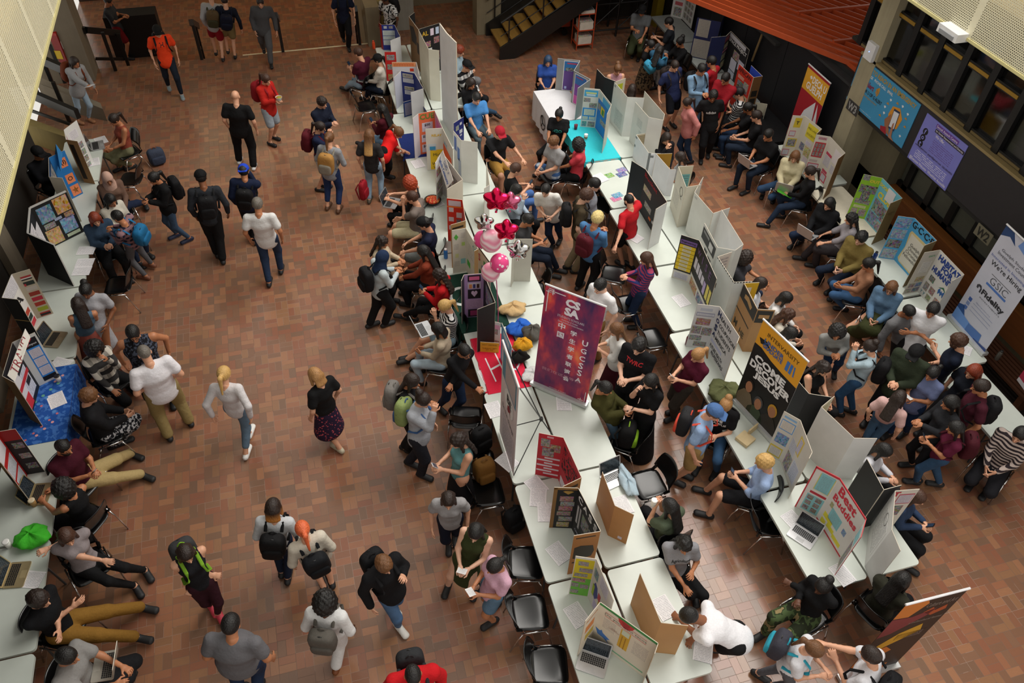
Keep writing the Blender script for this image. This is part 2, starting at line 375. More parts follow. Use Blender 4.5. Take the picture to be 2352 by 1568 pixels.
# --- perforated balconies
def perforated():
    n = NT('perforated_cream_metal'); tc = n.n('ShaderNodeTexCoord'); x, y, z = n.sep(tc.outputs['Object'])
    P = .034
    r = n.math('FLOORED_MODULO', n.math('FLOOR', n.math('DIVIDE', z, P*.87)), 2)
    u = n.math('SUBTRACT', n.math('FRACT', n.math('ADD', n.math('DIVIDE', y, P), n.math('MULTIPLY', r, .5))), .5); v = n.math('SUBTRACT', n.math('FRACT', n.math('DIVIDE', z, P*.87)), .5)
    d = n.math('SQRT', n.math('ADD', n.math('MULTIPLY', u, u), n.math('MULTIPLY', v, v)))
    solid = n.math('GREATER_THAN', n.math('FRACT', n.math('DIVIDE', y, 1.22)), .1)
    hole = n.math('MULTIPLY', n.math('LESS_THAN', d, .33), solid)
    n.l(n.math('SUBTRACT', 1, hole), n.b.inputs['Alpha'])
    n.l(n.mix(n.noise(tc.outputs['Object'], 2).outputs['Fac'], lin('#d9d3b4'), lin('#e2dcc0')), n.b.inputs['Base Color']); n.b.inputs['Roughness'].default_value = .55
    return n.m
PERF = perforated()
TUBE = mat('#ffe9b8', .5, kind='emit', sc=9.0)
def balcony(nm, X, side, y0, y1):
    s = thing('balcony_screen', 'cream perforated metal balcony screen at the top %s corner' % nm, 'balcony', (X, (y0+y1)/2, 4.67)); tag(s, kind='structure')
    MB().wbox((X-.004, y0, 4.67), (X+.004, y1, 7.6)).mk('perforated_panel', PERF, s)
    MB().wbox((X-.02, y0, 4.64), (X+.02, y1, 4.68)).mk('edge_trim', mat('#cfc68e', .5), s)
    MB().wbox((X+side*.45, y0, 4.9), (X+side*.6, y1, 7.6)).mk('parapet_wall', mat('#d8c48c', .8), s)
    for k in range(8):
        yy = y0+.9+k*2.05
        if yy+1.3 < y1: MB().tube([(X+side*.16, yy, 5.75), (X+side*.16, yy+1.5, 5.75)], .03).mk('light_tube', TUBE, s)
balcony('left', -2.96, -1, 4.5, 16.5); balcony('right', 9.30, 1, 3.0, 16.5)
struct(MB().wbox((LW+.02, 6.2, 2.3), (LW+1.0, 9.4, 3.0)).mk('trim_left_fascia', mat('#1d1d20', .6)))
# --- right wall
FX = 10.0
def rY(px, py, X=FX): return GX(px, py, X).y
struct(MB().wbox((FX, 2.0, 2.18), (FX+.12, 11.3, 3.07)).mk('wall_fascia', mat('#27262a', .55)))
struct(MB().wbox((FX-.02, 2.0, 3.07), (FX+.3, 11.3, 3.115)).mk('trim_sill', mat('#8f7d55', .45)))
struct(MB().wbox((FX+.02, 2.0, 2.1), (FX+1.0, 11.3, 2.18)).mk('trim_soffit', mat('#1c1b1a', .7)))
WX = FX+.12
my = [GX(px, py, WX).y for px, py in ((2061, 20), (2113, 62), (2167, 100), (2222, 141), (2282, 186), (2349, 236))]
dy = (my[0]-my[-1])/5; ys = [my[0]+dy-.05]+my+[my[-1]-dy*k for k in (1, 2, 3)]
GLASS = mat('#0c0e0c', .06, kind='glass')
for k in range(len(ys)-1):
    y1, y0 = ys[k], ys[k+1]
    w = thing('window', None, None, (WX, (y0+y1)/2, 3.115)); w.name = 'window_%d' % (k+1); tag(w, kind='structure')
    fr = MB(); fr.wbox((WX-.05, y1-.06, 3.115), (WX+.12, y1+.06, 5.6)); fr.wbox((WX-.03, y0, 3.115), (WX+.1, y1, 3.2)); fr.wbox((WX-.03, y0, 3.92), (WX+.1, y1, 4.03)); fr.mk('frame', BLKG, w)
    MB().wbox((WX-.045, y0+.08, 3.945), (WX-.02, y1-.08, 4.0)).mk('glazing_bar', mat('#b8913c', .35, .6), w)
    MB().wbox((WX-.045, y0+.08, 3.13), (WX-.02, y1-.08, 3.17)).mk('bottom_bead', mat('#7d6c48', .4, .3), w)
    MB().wbox((WX+.03, y0+.05, 3.2), (WX+.04, y1-.05, 5.5)).mk('pane', GLASS, w)
struct(MB().wbox((WX+2.2, 1, 3), (WX+2.3, 12, 5.6)).mk('wall_office_back', mat('#3b3a30', .9)))
struct(MB().wbox((WX+.15, 1, 3.0), (WX+2.3, 12, 3.06)).mk('floor_office', mat('#2a2721', .9)))
OFF = mat('#8f9078', .8)
for k, (y, w, h, d) in enumerate(((8.9, .5, 1.0, .6), (8.2, .8, .55, .9), (7.6, .6, .8, 1.0), (6.6, .8, .9, .5), (5.8, .6, .7, .9), (5.0, .9, .9, .8))):
    tag(MB().wbox((WX+d, y, 3.06), (WX+d+.5, y+w, 3.06+h)).mk('desk_divider', OFF), 'grey office divider behind the upper windows, %s from the concrete pillar' % ('nearest', 'second', 'third', 'fourth', 'fifth', 'sixth')[k], 'divider', 'office dividers behind the upper windows')
pot = thing('potted_plant', 'small plant in an orange pot behind the upper window', 'plant', GX(2291, 237, WX+.35))
q = Vector(pot.location); q.z = 3.06; pot.location = q
MB().lathe(q+Vector((0, 0, .25)), [(.07, 0), (.1, .2)], 12).mk('pot', mat('#8e3d22', .6), pot)
lf = MB()
for k in range(26):
    a = RNG.rand()*6.28; t = RNG.rand()*1.2; d = Vector((math.cos(a)*math.sin(t), math.sin(a)*math.sin(t), math.cos(t))); b0 = q+Vector((0, 0, .44)); lf.prism([b0, b0+d*.12+Vector((.02, .02, 0)), b0+d*.26, b0+d*.12-Vector((.02, .02, 0))], (0, 0, .003))
lf.mk('foliage', mat('#4d5a2c', .6), pot)
# pillar W3
pl = [GX(1947, 230, FX).y, GX(1969, 249, FX).y]
struct(MB().wbox((FX-.02, pl[1]-.05, 0), (FX+.55, pl[0]+.02, 6.5)).mk('column_right', mat('#a39a80', .85, kind='concrete')))
struct(MB().wbox((FX+.5, pl[1]-.9, 0), (FX+.9, pl[1], 2.15)).mk('wall_recess', mat('#6e6753', .9, kind='concrete')))
# ground floor windows, ledge and slatted bench
GWX = 10.8; gy = [GX(px, py, GWX).y for px, py in ((1998, 349), (2038, 386), (2082, 430), (2126, 475), (2171, 522), (2220, 571))]
dg_ = (gy[0]-gy[-1])/5; gy = gy+[gy[-1]-dg_*k for k in range(1, 6)]
FROST = mat('#5b5d54', .3)
for k in range(len(gy)-1):
    y1, y0 = gy[k], gy[k+1]
    w = thing('window', None, None, (GWX, (y0+y1)/2, 1.02)); w.name = 'window_%d' % (k+20); tag(w, kind='structure')
    fr = MB(); fr.wbox((GWX-.06, y1-.07, 1.02), (GWX+.08, y1+.07, 2.2)); fr.wbox((GWX-.06, y0, 1.02), (GWX+.08, y1, 1.12)); fr.mk('frame', BLKG, w)
    MB().wbox((GWX+.01, y0+.05, 1.1), (GWX+.03, y1-.05, 2.2)).mk('pane', FROST, w)
WOOD = mat('#8a5426', .5, kind='wood'); WOODD = mat('#4a2a18', .55, kind='wood')
struct(MB().wbox((10.56, 1.0, .96), (10.74, gy[0]+.3, 1.02)).mk('trim_ledge', WOOD))
struct(MB().wbox((10.5, 1.0, .5), (10.58, gy[0]+.3, .98)).mk('trim_bench_back', mat('#7a4722', .5, kind='wood')))
struct(MB().wbox((10.6, 1.0, 0), (11.0, gy[4]+.35, 1.0)).mk('wall_sill', mat('#80795f', .9, kind='concrete')))
struct(MB().wbox((10.74, 1.0, 1.0), (10.82, gy[4]+.35, 1.06)).mk('trim_stone_sill', mat('#8d8464', .9, kind='concrete')))
bn = thing('slatted_bench', 'brown slatted wooden bench along the right wall under the windows', 'bench', (10.2, 6, 0))
for k in range(7): MB().wbox((9.98+k*.075, 1.2, .4), (10.03+k*.075, 9.4, .44)).mk('slat', WOODD, bn)
MB().wbox((9.98, 1.2, 0), (10.5, 9.4, .1)).mk('plinth', mat('#241813', .8), bn)
for k in range(5): MB().wbox((10.0, 1.4+k*1.9, .1), (10.45, 1.5+k*1.9, .4)).mk('support', WOODD, bn)
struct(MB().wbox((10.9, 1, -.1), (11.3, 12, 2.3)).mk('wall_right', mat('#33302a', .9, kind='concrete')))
# black hoarding
hb = thing('hoarding', 'black hoarding panels along the upper right side', 'hoarding', (FX, 15, 0)); tag(hb, kind='structure')
hy = [pl[0]+.02, 13.6, 15.2, 16.9, 18.5, 20.1]
for k in range(5): MB().wbox((FX+.1+.0*k, hy[k]+.01, 0), (FX+.18, hy[k+1]-.01, 2.40)).mk('panel', BLK, hb)
MB().wbox((FX+.05, hy[0], 2.38), (FX+.24, hy[-1], 2.43)).mk('cap', mat('#2b2b2d', .7), hb)
for k in (1, 2, 3): MB().wbox((FX-.02, hy[k]+.25, 2.0), (FX+.1, hy[k+1]-.25, 2.06)).mk('ledge', mat('#2d2c2b', .7), hb)
a = GX(1752, 75, FX+.04); b = GX(1727, 140, FX+.04)
tag(MB().tube([a, b], .025).mk('wooden_pole', mat('#8a7048', .7, kind='wood')), 'pale wooden pole leaning against the black hoarding', 'pole')
# orange slatted canopy behind hoarding
can = thing('canopy', 'orange slatted metal canopy behind the black hoarding', 'canopy', (12, 15, 2.5)); tag(can, kind='structure')
OR = mat('#b3481c', .5); OR2 = mat('#9c3d18', .5)
cy0 = pl[0]+.35
MB().wbox((10.3, cy0, 2.5), (16, 20, 2.53)).mk('deck', OR2, can)
MB().wbox((10.28, cy0, 2.5), (10.5, 20, 2.6)).mk('edge_beam', OR, can)
MB().wbox((10.22, cy0, 2.3), (10.3, 20, 2.52)).mk('fascia', mat('#222224', .5), can)
for k in range(6): MB().wbox((10.4, 12.6+k*1.35, 2.52), (16, 12.66+k*1.35, 2.66)).mk('rib', OR, can)
for k in range(26):
    p = Vector((10.45+k*.26, cy0, 2.53)); d = Vector((-.55, 1, 0))
    q = p+d*7.5
    sl = MB().prism([p, p+Vector((.03, 0, 0)), q+Vector((.03, 0, 0)), q], (0, 0, .1)); sl.mk('slat', OR, can)
for k, (y, c) in enumerate(((12.9, '#d8c9a0'), (13.9, '#cdbf98'), (15.0, '#d2c49c'))):
    sh = thing('shop_shelf', 'lit shop shelf seen below the orange canopy, %s from the pillar' % ('first', 'second', 'third')[k], 'shelf', (11.3, y, 0), 'shop shelves behind the hoarding')
    f = MB(); f.wbox((11.1, y-.42, 0), (11.15, y+.42, 2.2)); f.wbox((11.5, y-.42, 0), (11.55, y+.42, 2.2)); f.mk('frame', mat('#e6dcb8', .5), sh)
    for j in range(5): MB().wbox((11.1, y-.42, .3+j*.4), (11.55, y+.42, .33+j*.4)).mk('shelf_board', mat(c, .5), sh)
for k in range(24):
    y = 12.6+.12*k
    tag(MB().wbox((11.2, y, 1.53), (11.45, y+.09, 1.53+.12+.16*RNG.rand())).mk('boxed_goods', mat(['#b03028', '#2e8c3c', '#e0d8c0', '#3a3a3a', '#d0a030', '#5a7a9a'][k % 6], .5)), 'small boxed goods on the lit shop shelf behind the hoarding', 'goods', 'boxed goods on the shop shelves')
# wall gadgets
ap = thing('wifi_access_point', 'white wireless access point on the concrete pillar', 'access point', GX(2001, 118, FX-.03))
q = GX(2001, 118, FX-.05); MB().box(q, (.08, .24, .3)).mk('housing', mat('#dfe0e4', .4), ap); MB().box(q+Vector((-.045, 0, 0)), (.006, .014, .014)).mk('indicator_light', mat('#7fa0ff', .4, kind='emit', sc=2.0), ap)
em = thing('emergency_light', 'white emergency light box under the right balcony screen', 'light fixture', GX(2192, 75, 9.25))
q = GX(2190, 74, 9.22); MB().box(q, (.22, .42, .12)).mk('housing', mat('#dedede', .4), em); MB().box(q+Vector((-.12, -.0, -.02)), (.02, .3, .06)).mk('lens', mat('#8d8f92', .3), em)
for lab, px, py, X, t in (('grey W3 sign on the concrete pillar', 1958, 247, FX-.03, 'W3'), ('grey W2 sign at the lower edge of the dark fascia', 2258, 538, FX-.03, 'W2')):
    q = GX(px, py, X); s = thing('wayfinding_sign', lab, 'sign', q)
    PQ = [q+Vector((0, .17, .1)), q+Vector((0, -.17, .1)), q+Vector((0, -.17, -.1)), q+Vector((0, .17, -.1))]
    quad('plate', PQ, mat('#6f6a58' if t == 'W2' else '#3c3a3a', .6), s, .01)
    e = Vector((-.004, 0, 0)); lettering(t, [p*1+e+(q-p)*.25 for p in PQ], mat('#201f1c' if t == 'W2' else '#aaa', .6) if t == 'W2' else mat('#a9a9a9', .6), s, .02)
# --- staircase
st = thing('staircase', 'black steel staircase with tan treads at the back', 'staircase', (5.2, 19.0, 0)); tag(st, kind='structure')
RUN, RISE = .29, .178; X0, YN, YF = 5.3, 18.37, 19.72
def stringer(y, nm):
    n_ = 15; P = [Vector((X0-.12, y, 0)), Vector((X0+.28, y, 0)), Vector((X0+n_*RUN+.2, y, n_*RISE-.1)), Vector((X0+n_*RUN+.2, y, n_*RISE+.32)), Vector((X0-.12, y, .3))]
    MB().prism(P, (0, .07, 0)).mk(nm, RAIL, st)
stringer(YN-.04, 'stringer'); stringer(YF, 'stringer')
TR = mat('#a17c3c', .5, kind='wood')
for k in range(14): MB().wbox((X0+k*RUN, YN, (k+1)*RISE-.05), (X0+(k+1)*RUN+.03, YF, (k+1)*RISE)).mk('tread', TR, st)
for y in (YN, YF+.03):
    for k in range(0, 14, 3): MB().wbox((X0+k*RUN+.1, y-.015, (k+1)*RISE-.1), (X0+k*RUN+.13, y+.015, (k+1)*RISE+.95)).mk('baluster', RAIL, st)
    for hh, rr in ((.95, .03), (.6, .012), (.3, .012)): MB().tube([(X0-.1, y, hh), (X0+14*RUN, y, hh+14*RISE)], rr).mk('handrail', RAIL, st)
# --- newspaper rack, orange cart, scaffold
rk = thing('newspaper_rack', 'orange wire newspaper rack under the staircase', 'rack', G(1335, 112, 0))
b = G(1340, 112, 0); O = mat('#b5431d', .5)
for dx in (-.22, .22):
    for dy_ in (-.05, .35): MB().tube([b+Vector((dx, dy_, 0)), b+Vector((dx, dy_, 1.25))], .014).mk('upright', O, rk)
for z in (.12, .5, .92): MB().wbox((b.x-.22, b.y-.05, z), (b.x+.22, b.y+.35, z+.02)).mk('shelf', O, rk)
for k, z in enumerate((.14, .52, .94)):
    s = thing('newspaper_stack', 'stack of newspapers on the %s shelf of the orange rack' % ('bottom', 'middle', 'top')[k], 'newspapers', b+Vector((0, .15, z)), 'newspaper stacks')
    h = .2 if k < 2 else .08
    for j in range(6): MB().box(b+Vector((RNG.rand()*.02, .12, z+h*(j+.5)/6)), (.36, .3, h/6*.9)).mk('newspaper', mat('#cfc7bb', .8), s)
    quad('front_page', [b+Vector((-.17, .26, z+h+.002)), b+Vector((.18, .26, z+h+.002)), b+Vector((.18, -.03, z+h+.002)), b+Vector((-.17, -.03, z+h+.002))], mat('#3c5a7a' if k == 2 else '#b9a698', .6, kind='photo'), s)
ct = thing('platform_cart', 'orange cart parked under the staircase', 'cart', G(1272, 85, 0)); b = G(1272, 85, 0)
MB().wbox((b.x-.4, b.y-.1, .3), (b.x+.4, b.y+.5, .5)).mk('tray', mat('#9a3517', .5), ct)
for dx in (-.3, .3):
    for dy_ in (0, .4): MB().lathe(b+Vector((dx, dy_, .1)), [(.08, -.02), (.09, 0), (.08, .02)], 12, X=Vector((1, 0, 0)), Y=ZH, Z=Vector((0, 1, 0))).mk('caster', RAIL, ct)
    MB().wbox((b.x+dx-.02, b.y, .15), (b.x+dx+.02, b.y+.4, .3)).mk('axle_frame', RAIL, ct)
sc = thing('truss_scaffold', 'black truss frame standing against the dark back wall', 'scaffold', (8.6, 19.3, 0))
SB = mat('#0e0d0d', .45)
for x in (7.8, 8.6, 9.4):
    for y in (19.0, 19.6): MB().tube([(x, y, 0), (x, y, 2.6)], .03, 6).mk('upright', SB, sc)
for z in (.2, .9, 1.6, 2.3):
    for y in (19.0, 19.6): MB().tube([(7.8, y, z), (9.4, y, z)], .022, 6).mk('cross_bar', SB, sc)
for x in (7.8, 8.6):
    for z in (.2, .9, 1.6): MB().tube([(x, 19.0, z), (x+.8, 19.0, z+.7)], .016, 6).mk('diagonal_brace', SB, sc)
struct(MB().wbox((9.85, 19.3, 0), (10.05, 19.6, 3)).mk('trim_yellow_post', mat('#8f7a10', .6)))
# --- light
wd = bpy.data.worlds.new('world'); S.world = wd; wd.use_nodes = True
bg = wd.node_tree.nodes['Background']; bg.inputs[0].default_value = (1.0, .95, .87, 1); bg.inputs[1].default_value = .62
def area(nm, loc, sx, sy, power, col=(1, .96, .9), rot=(0, 0, 0)):
    l = bpy.data.lights.new(nm, 'AREA'); l.shape = 'RECTANGLE'; l.size = sx; l.size_y = sy; l.energy = power; l.color = col
    o = bpy.data.objects.new(nm, l); COL.objects.link(o); o.location = loc; o.rotation_euler = rot; return o
area('skylight', (9.2, 12.0, 15), 6.4, 16, 2000)
area('ceiling_lights', (0.5, 23.0, 4.5), 8, 5, 90, (1, .72, .42))
S.view_settings.view_transform = 'Standard'; S.view_settings.look = 'None'; S.view_settings.exposure = 0.42; S.view_settings.gamma = 1
# ================================================================ PEOPLE ENGINE
SKIN = {'l': '#d9a283', 'p': '#e0b095', 't': '#b87a55', 'b': '#8a5637', 'd': '#5a3521', 'k': '#3a2218'}
HAIRC = {'k': '#0f0c0b', 'd': '#24160f', 'b': '#43281a', 'm': '#6a4526', 'y': '#c8a060', 'g': '#a5794a', 'r': '#7d2f14', 'o': '#e0663a', 'e': '#6d675f', 'i': '#a03c1c'}
def surf_net(F, org, h):
    ins = F < 0
    c = np.zeros(tuple(s-1 for s in F.shape), np.uint8)
    for a in (0, 1):
        for b in (0, 1):
            for d in (0, 1): c += ins[a:a+c.shape[0], b:b+c.shape[1], d:d+c.shape[2]]
    I = np.argwhere((c > 0) & (c < 8))
    if not len(I): return np.zeros((0, 3)), np.zeros((0, 4), np.int32)
    acc = np.zeros((len(I), 3)); cnt = np.zeros(len(I))
    for ax in range(3):
        o1, o2 = [k for k in range(3) if k != ax]
        for a in (0, 1):
            for b in (0, 1):
                p0 = I.copy(); p0[:, o1] += a; p0[:, o2] += b; p1 = p0.copy(); p1[:, ax] += 1
                f0 = F[p0[:, 0], p0[:, 1], p0[:, 2]]; f1 = F[p1[:, 0], p1[:, 1], p1[:, 2]]
                x = (f0 < 0) != (f1 < 0); t = np.where(x, f0/np.where(x, f0-f1, 1), 0)
                q = p0.astype(float); q[:, ax] += t; acc[x] += q[x]; cnt[x] += 1
    V = acc/cnt[:, None]*h+org
    idx = -np.ones(c.shape, np.int32); idx[I[:, 0], I[:, 1], I[:, 2]] = np.arange(len(I))
    Q = []
    for ax in range(3):
        o1, o2 = [(1, 2), (2, 0), (0, 1)][ax]
        sl0 = [slice(1, s-1) for s in F.shape]; sl0[ax] = slice(0, F.shape[ax]-1)
        sl1 = list(sl0); sl1[ax] = slice(1, F.shape[ax])
        a, b = ins[tuple(sl0)], ins[tuple(sl1)]
        for flip, msk in ((False, a & ~b), (True, ~a & b)):
            P = np.argwhere(msk)
            if not len(P): continue
            for k in range(3):
                if k != ax: P[:, k] += 1
            e1 = np.zeros(3, int); e1[o1] = 1; e2 = np.zeros(3, int); e2[o2] = 1
            g = lambda X: idx[X[:, 0], X[:, 1], X[:, 2]]
            q = np.stack([g(P-e1-e2), g(P-e2), g(P), g(P-e1)], 1)
            Q.append(q[:, ::-1] if flip else q)
    Q = np.concatenate(Q); Q = Q[(Q >= 0).all(1)]
    return V, Q.astype(np.int32)
def A3(v): return np.array(v, dtype=np.float64)
def field(prims, h, pad=.03):
    """prims: (a, b, (wa,da), (wb,db), L or None, k [, 'sub'])"""
    lo = np.min([np.minimum(A3(p[0]), A3(p[1]))-max(p[2]+p[3]) for p in prims], 0)-pad-2*h
    hi = np.max([np.maximum(A3(p[0]), A3(p[1]))+max(p[2]+p[3]) for p in prims], 0)+pad+2*h
    n = np.ceil((hi-lo)/h).astype(int)+1
    F = np.full(tuple(n), 1.0, np.float32)
    for p in prims:
        a, b = A3(p[0]), A3(p[1]); r = max(p[2]+p[3]); k = p[5]
        i0 = np.maximum(0, np.floor((np.minimum(a, b)-r-k-2.5*h-lo)/h).astype(int)); i1 = np.minimum(n, np.ceil((np.maximum(a, b)+r+k+2.5*h-lo)/h).astype(int)+1)
        ax = [np.arange(i0[j], i1[j])*h+lo[j] for j in range(3)]
        X, Y, Z = np.meshgrid(*ax, indexing='ij'); ab = b-a; L2 = max(1e-9, ab@ab)
        x, y, z = X-a[0], Y-a[1], Z-a[2]
        t = np.clip((x*ab[0]+y*ab[1]+z*ab[2])/L2, 0, 1)
        x -= t*ab[0]; y -= t*ab[1]; z -= t*ab[2]
        w = p[2][0]+(p[3][0]-p[2][0])*t; d = p[2][1]+(p[3][1]-p[2][1])*t
        if p[4] is None: D = np.sqrt(x*x+y*y+z*z)-w
        else:
            l = p[4]; q = x*l[0]+y*l[1]+z*l[2]; rest = np.maximum(0, x*x+y*y+z*z-q*q)
            D = (np.sqrt((q/w)**2+rest/(d*d))-1)*np.minimum(w, d)
        sl = tuple(slice(i0[j], i1[j]) for j in range(3)); f = F[sl]
        if len(p) > 6: F[sl] = np.maximum(f, -D); continue
        hh = np.clip(.5+.5*(f-D)/k, 0, 1); F[sl] = f*(1-hh)+D*hh-k*hh*(1-hh)
    return F, lo
def blob(prims, h):
    F, lo = field(prims, h); return surf_net(F, lo, h)
def ell(c, r, grid):
    X, Y, Z = grid; return (np.sqrt(((X-c[0])/r[0])**2+((Y-c[1])/r[1])**2+((Z-c[2])/r[2])**2)-1)*min(r)
def grid_of(lo, hi, h):
    ax = [np.arange(lo[j], hi[j]+h, h) for j in range(3)]; return np.meshgrid(*ax, indexing='ij')
def smin(a, b, k):
    hh = np.clip(.5+.5*(a-b)/k, 0, 1); return a*(1-hh)+b*hh-k*hh*(1-hh)
def cap(g, a, b, ra, rb, L=None):
    a, b = A3(a), A3(b); ab = b-a; x, y, z = g[0]-a[0], g[1]-a[1], g[2]-a[2]
    t = np.clip((x*ab[0]+y*ab[1]+z*ab[2])/(ab@ab), 0, 1); x, y, z = x-t*ab[0], y-t*ab[1], z-t*ab[2]
    r = ra+(rb-ra)*t
    if L: return (np.sqrt((x/L[0])**2+(y/L[1])**2+(z/L[2])**2)-r)
    return np.sqrt(x*x+y*y+z*z)-r
def make_head(h=.0095):
    lo = (-.11, -.13, -.21); g = grid_of(lo, (.11, .15, .14), h)
    f = ell((0, -.012, .03), (.075, .096, .088), g); f = smin(f, ell((0, .022, -.045), (.057, .068, .066), g), .03)
    f = smin(f, cap(g, (0, .082, .004), (0, .106, -.026), .007, .014), .012); f = smin(f, cap(g, (-.045, .066, .026), (.045, .066, .026), .012, .012), .02)
    for s in (-1, 1):
        f = smin(f, ell((s*.077, -.008, -.008), (.012, .022, .032), g), .008); f = np.maximum(f, -ell((s*.032, .094, .003), (.017, .014, .013), g))
        f = smin(f, ell((s*.032, .077, .003), (.015, .015, .013), g), .004)
    f = smin(f, ell((0, .082, -.052), (.024, .014, .010), g), .006); f = smin(f, ell((0, .07, -.092), (.025, .022, .018), g), .02)
    f = smin(f, cap(g, (0, -.02, -.07), (0, -.035, -.2), .055, .058), .025)
    V, Q = surf_net(f, A3(lo), h); C = V[Q].mean(1); mi = np.zeros(len(Q), int)
    ax = np.abs(C[:, 0])
    mi[(ax > .02) & (ax < .046) & (np.abs(C[:, 2]-.003) < .008) & (C[:, 1] > .066)] = 1
    mi[(ax > .014) & (ax < .05) & (np.abs(C[:, 2]-.026) < .007) & (C[:, 1] > .06)] = 2
    mi[(ax < .023) & (np.abs(C[:, 2]+.053) < .008) & (C[:, 1] > .075)] = 3
    return V, Q, mi
HEAD = make_head()
def make_hair(style, h=.0115):
    lo = (-.21, -.27, -.5); hi = (.21, .16, .23); g = grid_of(lo, hi, h); X, Y, Z = g
    t = {'buzz': .004, 'short': .014, 'mop': .024}.get(style, .017)
    base = ell((0, -.012, .03), (.075+t, .096+t, .088+t*1.15), g)
    base = np.maximum(base, -ell((0, .13, -.035), (.078, .085, .098), g))
    if style in ('short', 'buzz', 'mop'):
        base = np.maximum(base, -(Z+.055)); base = np.maximum(base, -ell((0, .03, -.07), (.12, .055, .07), g))
        if style == 'mop': base = base+.006*np.sin(X*90)*np.sin(Y*80)*np.sin(Z*85)
    else: base = np.maximum(base, -(Z+.085))
    f = base; L = None
    if style in ('long', 'wavy'):
        f = smin(f, cap(g, (0, -.085, .0), (0, -.12, -.36), .03, .03, (2.9, 1, 1)), .04)
        for s in (-1, 1): f = smin(f, cap(g, (s*.078, -.01, .0), (s*.098, .02, -.25), .027, .017), .03)
        if style == 'wavy': f = f+.010*np.sin(X*70+Z*25)*np.sin(Y*70)*np.sin(Z*60)
    if style == 'bob':
        f = smin(f, cap(g, (0, -.08, .0), (0, -.09, -.12), .032, .034, (2.7, 1, 1)), .04)
        for s in (-1, 1): f = smin(f, cap(g, (s*.08, .0, .0), (s*.085, .015, -.11), .025, .022), .03)
    if style == 'pony':
        f = smin(f, cap(g, (0, -.1, .05), (0, -.165, .03), .026, .032), .02); f = smin(f, cap(g, (0, -.165, .03), (0, -.16, -.22), .034, .014), .02)
    if style == 'bun': f = smin(f, ell((0, -.09, .12), (.055, .055, .05), g), .015)
    if style == 'curly':
        f = np.maximum(ell((0, -.03, .0), (.14, .135, .165), g), -ell((0, .14, -.06), (.078, .105, .125), g))
        f = f+.012*np.sin(X*85)*np.sin(Y*85)*np.sin(Z*85)
    if style == 'hijab':
        f = np.maximum(ell((0, -.01, .01), (.098, .118, .13), g), -ell((0, .13, -.03), (.06, .07, .085), g))
        f = smin(f, cap(g, (0, -.01, -.12), (0, .0, -.24), .1, .13, (1.1, .95, 1)), .03)
    if style == 'beard':
        f = np.maximum(ell((0, .022, -.05), (.064, .079, .074), g), Z+.028); f = np.maximum(f, -(Y+.01)); f = np.maximum(f, -ell((0, .1, -.052), (.022, .03, .012), g))
    if style == 'cap':
        f = np.maximum(ell((0, -.012, .04), (.1, .118, .105), g), -(Z-.035)); f = np.maximum(f, -ell((0, -.012, .02), (.088, .106, .09), g))
        br = np.maximum(ell((0, .1, .042), (.085, .105, .03), g), np.abs(Z-.045+(Y-.1)*.12)-.007); br = np.maximum(br, -(Y-.06)); f = np.minimum(f, br)
    V, Q = surf_net(f, A3(lo), h); return V, Q
HAIRS = {}
def hair_mesh(s):
    if s not in HAIRS: HAIRS[s] = make_hair(s)
    return HAIRS[s]
def make_hand(bend, h=.0062):
    """right hand, fingers along +x, thumb toward +y, back of hand +z"""
    P = [((.0, 0, 0), (.075, 0, 0), (.033, .016), (.042, .014), (0, 1, 0), .012), ((-.03, 0, 0), (.01, 0, 0), (.027, .02), (.03, .018), (0, 1, 0), .012)]
    for i, (y, ln) in enumerate(((.033, .07), (.011, .078), (-.012, .072), (-.034, .056))):
        p = A3((.078-abs(i-1)*.004, y, 0)); a = 0
        for j, fr in enumerate((.45, .32, .23)):
            a -= bend*(.8 if j == 0 else 1.0); q = p+A3((math.cos(a), (y*.25 if j == 0 else 0), math.sin(a)))*ln*fr
            P.append((tuple(p), tuple(q), (.0095-.001*j,)*2, (.0085-.001*j,)*2, None, .003)); p = q
    t0, t1, t2 = A3((.012, .03, -.004)), A3((.045, .062, -.016)), A3((.074, .064, -.03))
    P += [(tuple(t0), tuple(t1), (.013,)*2, (.0105,)*2, None, .008), (tuple(t1), tuple(t2), (.0105,)*2, (.0085,)*2, None, .004)]
    return blob(P, h)
HANDS = {'r': make_hand(.32), 'g': make_hand(.75)}
def frame(fwd, up):
    f = A3(fwd); f /= np.linalg.norm(f); r = np.cross(f, A3(up)); r /= np.linalg.norm(r); return np.stack([r, f, np.cross(r, f)], 1)   # columns x,y,z
def ik(a, c, l1, l2, hint):
    a, c = A3(a), A3(c); d = c-a; L = np.linalg.norm(d)
    if L > (l1+l2)*.985: c = a+d/L*(l1+l2)*.985; d = c-a; L = np.linalg.norm(d)
    L = max(L, abs(l1-l2)+.02); u = d/np.linalg.norm(d); x = (l1*l1-l2*l2+L*L)/(2*L); hgt = math.sqrt(max(0, l1*l1-x*x))
    hv = A3(hint); hv = hv-u*(hv@u); nn = np.linalg.norm(hv)
    if nn < 1e-4: hv = np.array([0, 0, 1.0])
    else: hv = hv/nn
    return a+u*x+hv*hgt, c
def lerp(a, b, t): return A3(a)*(1-t)+A3(b)*t
PEOPLE = []
SHOEW = '#e6e4e0'
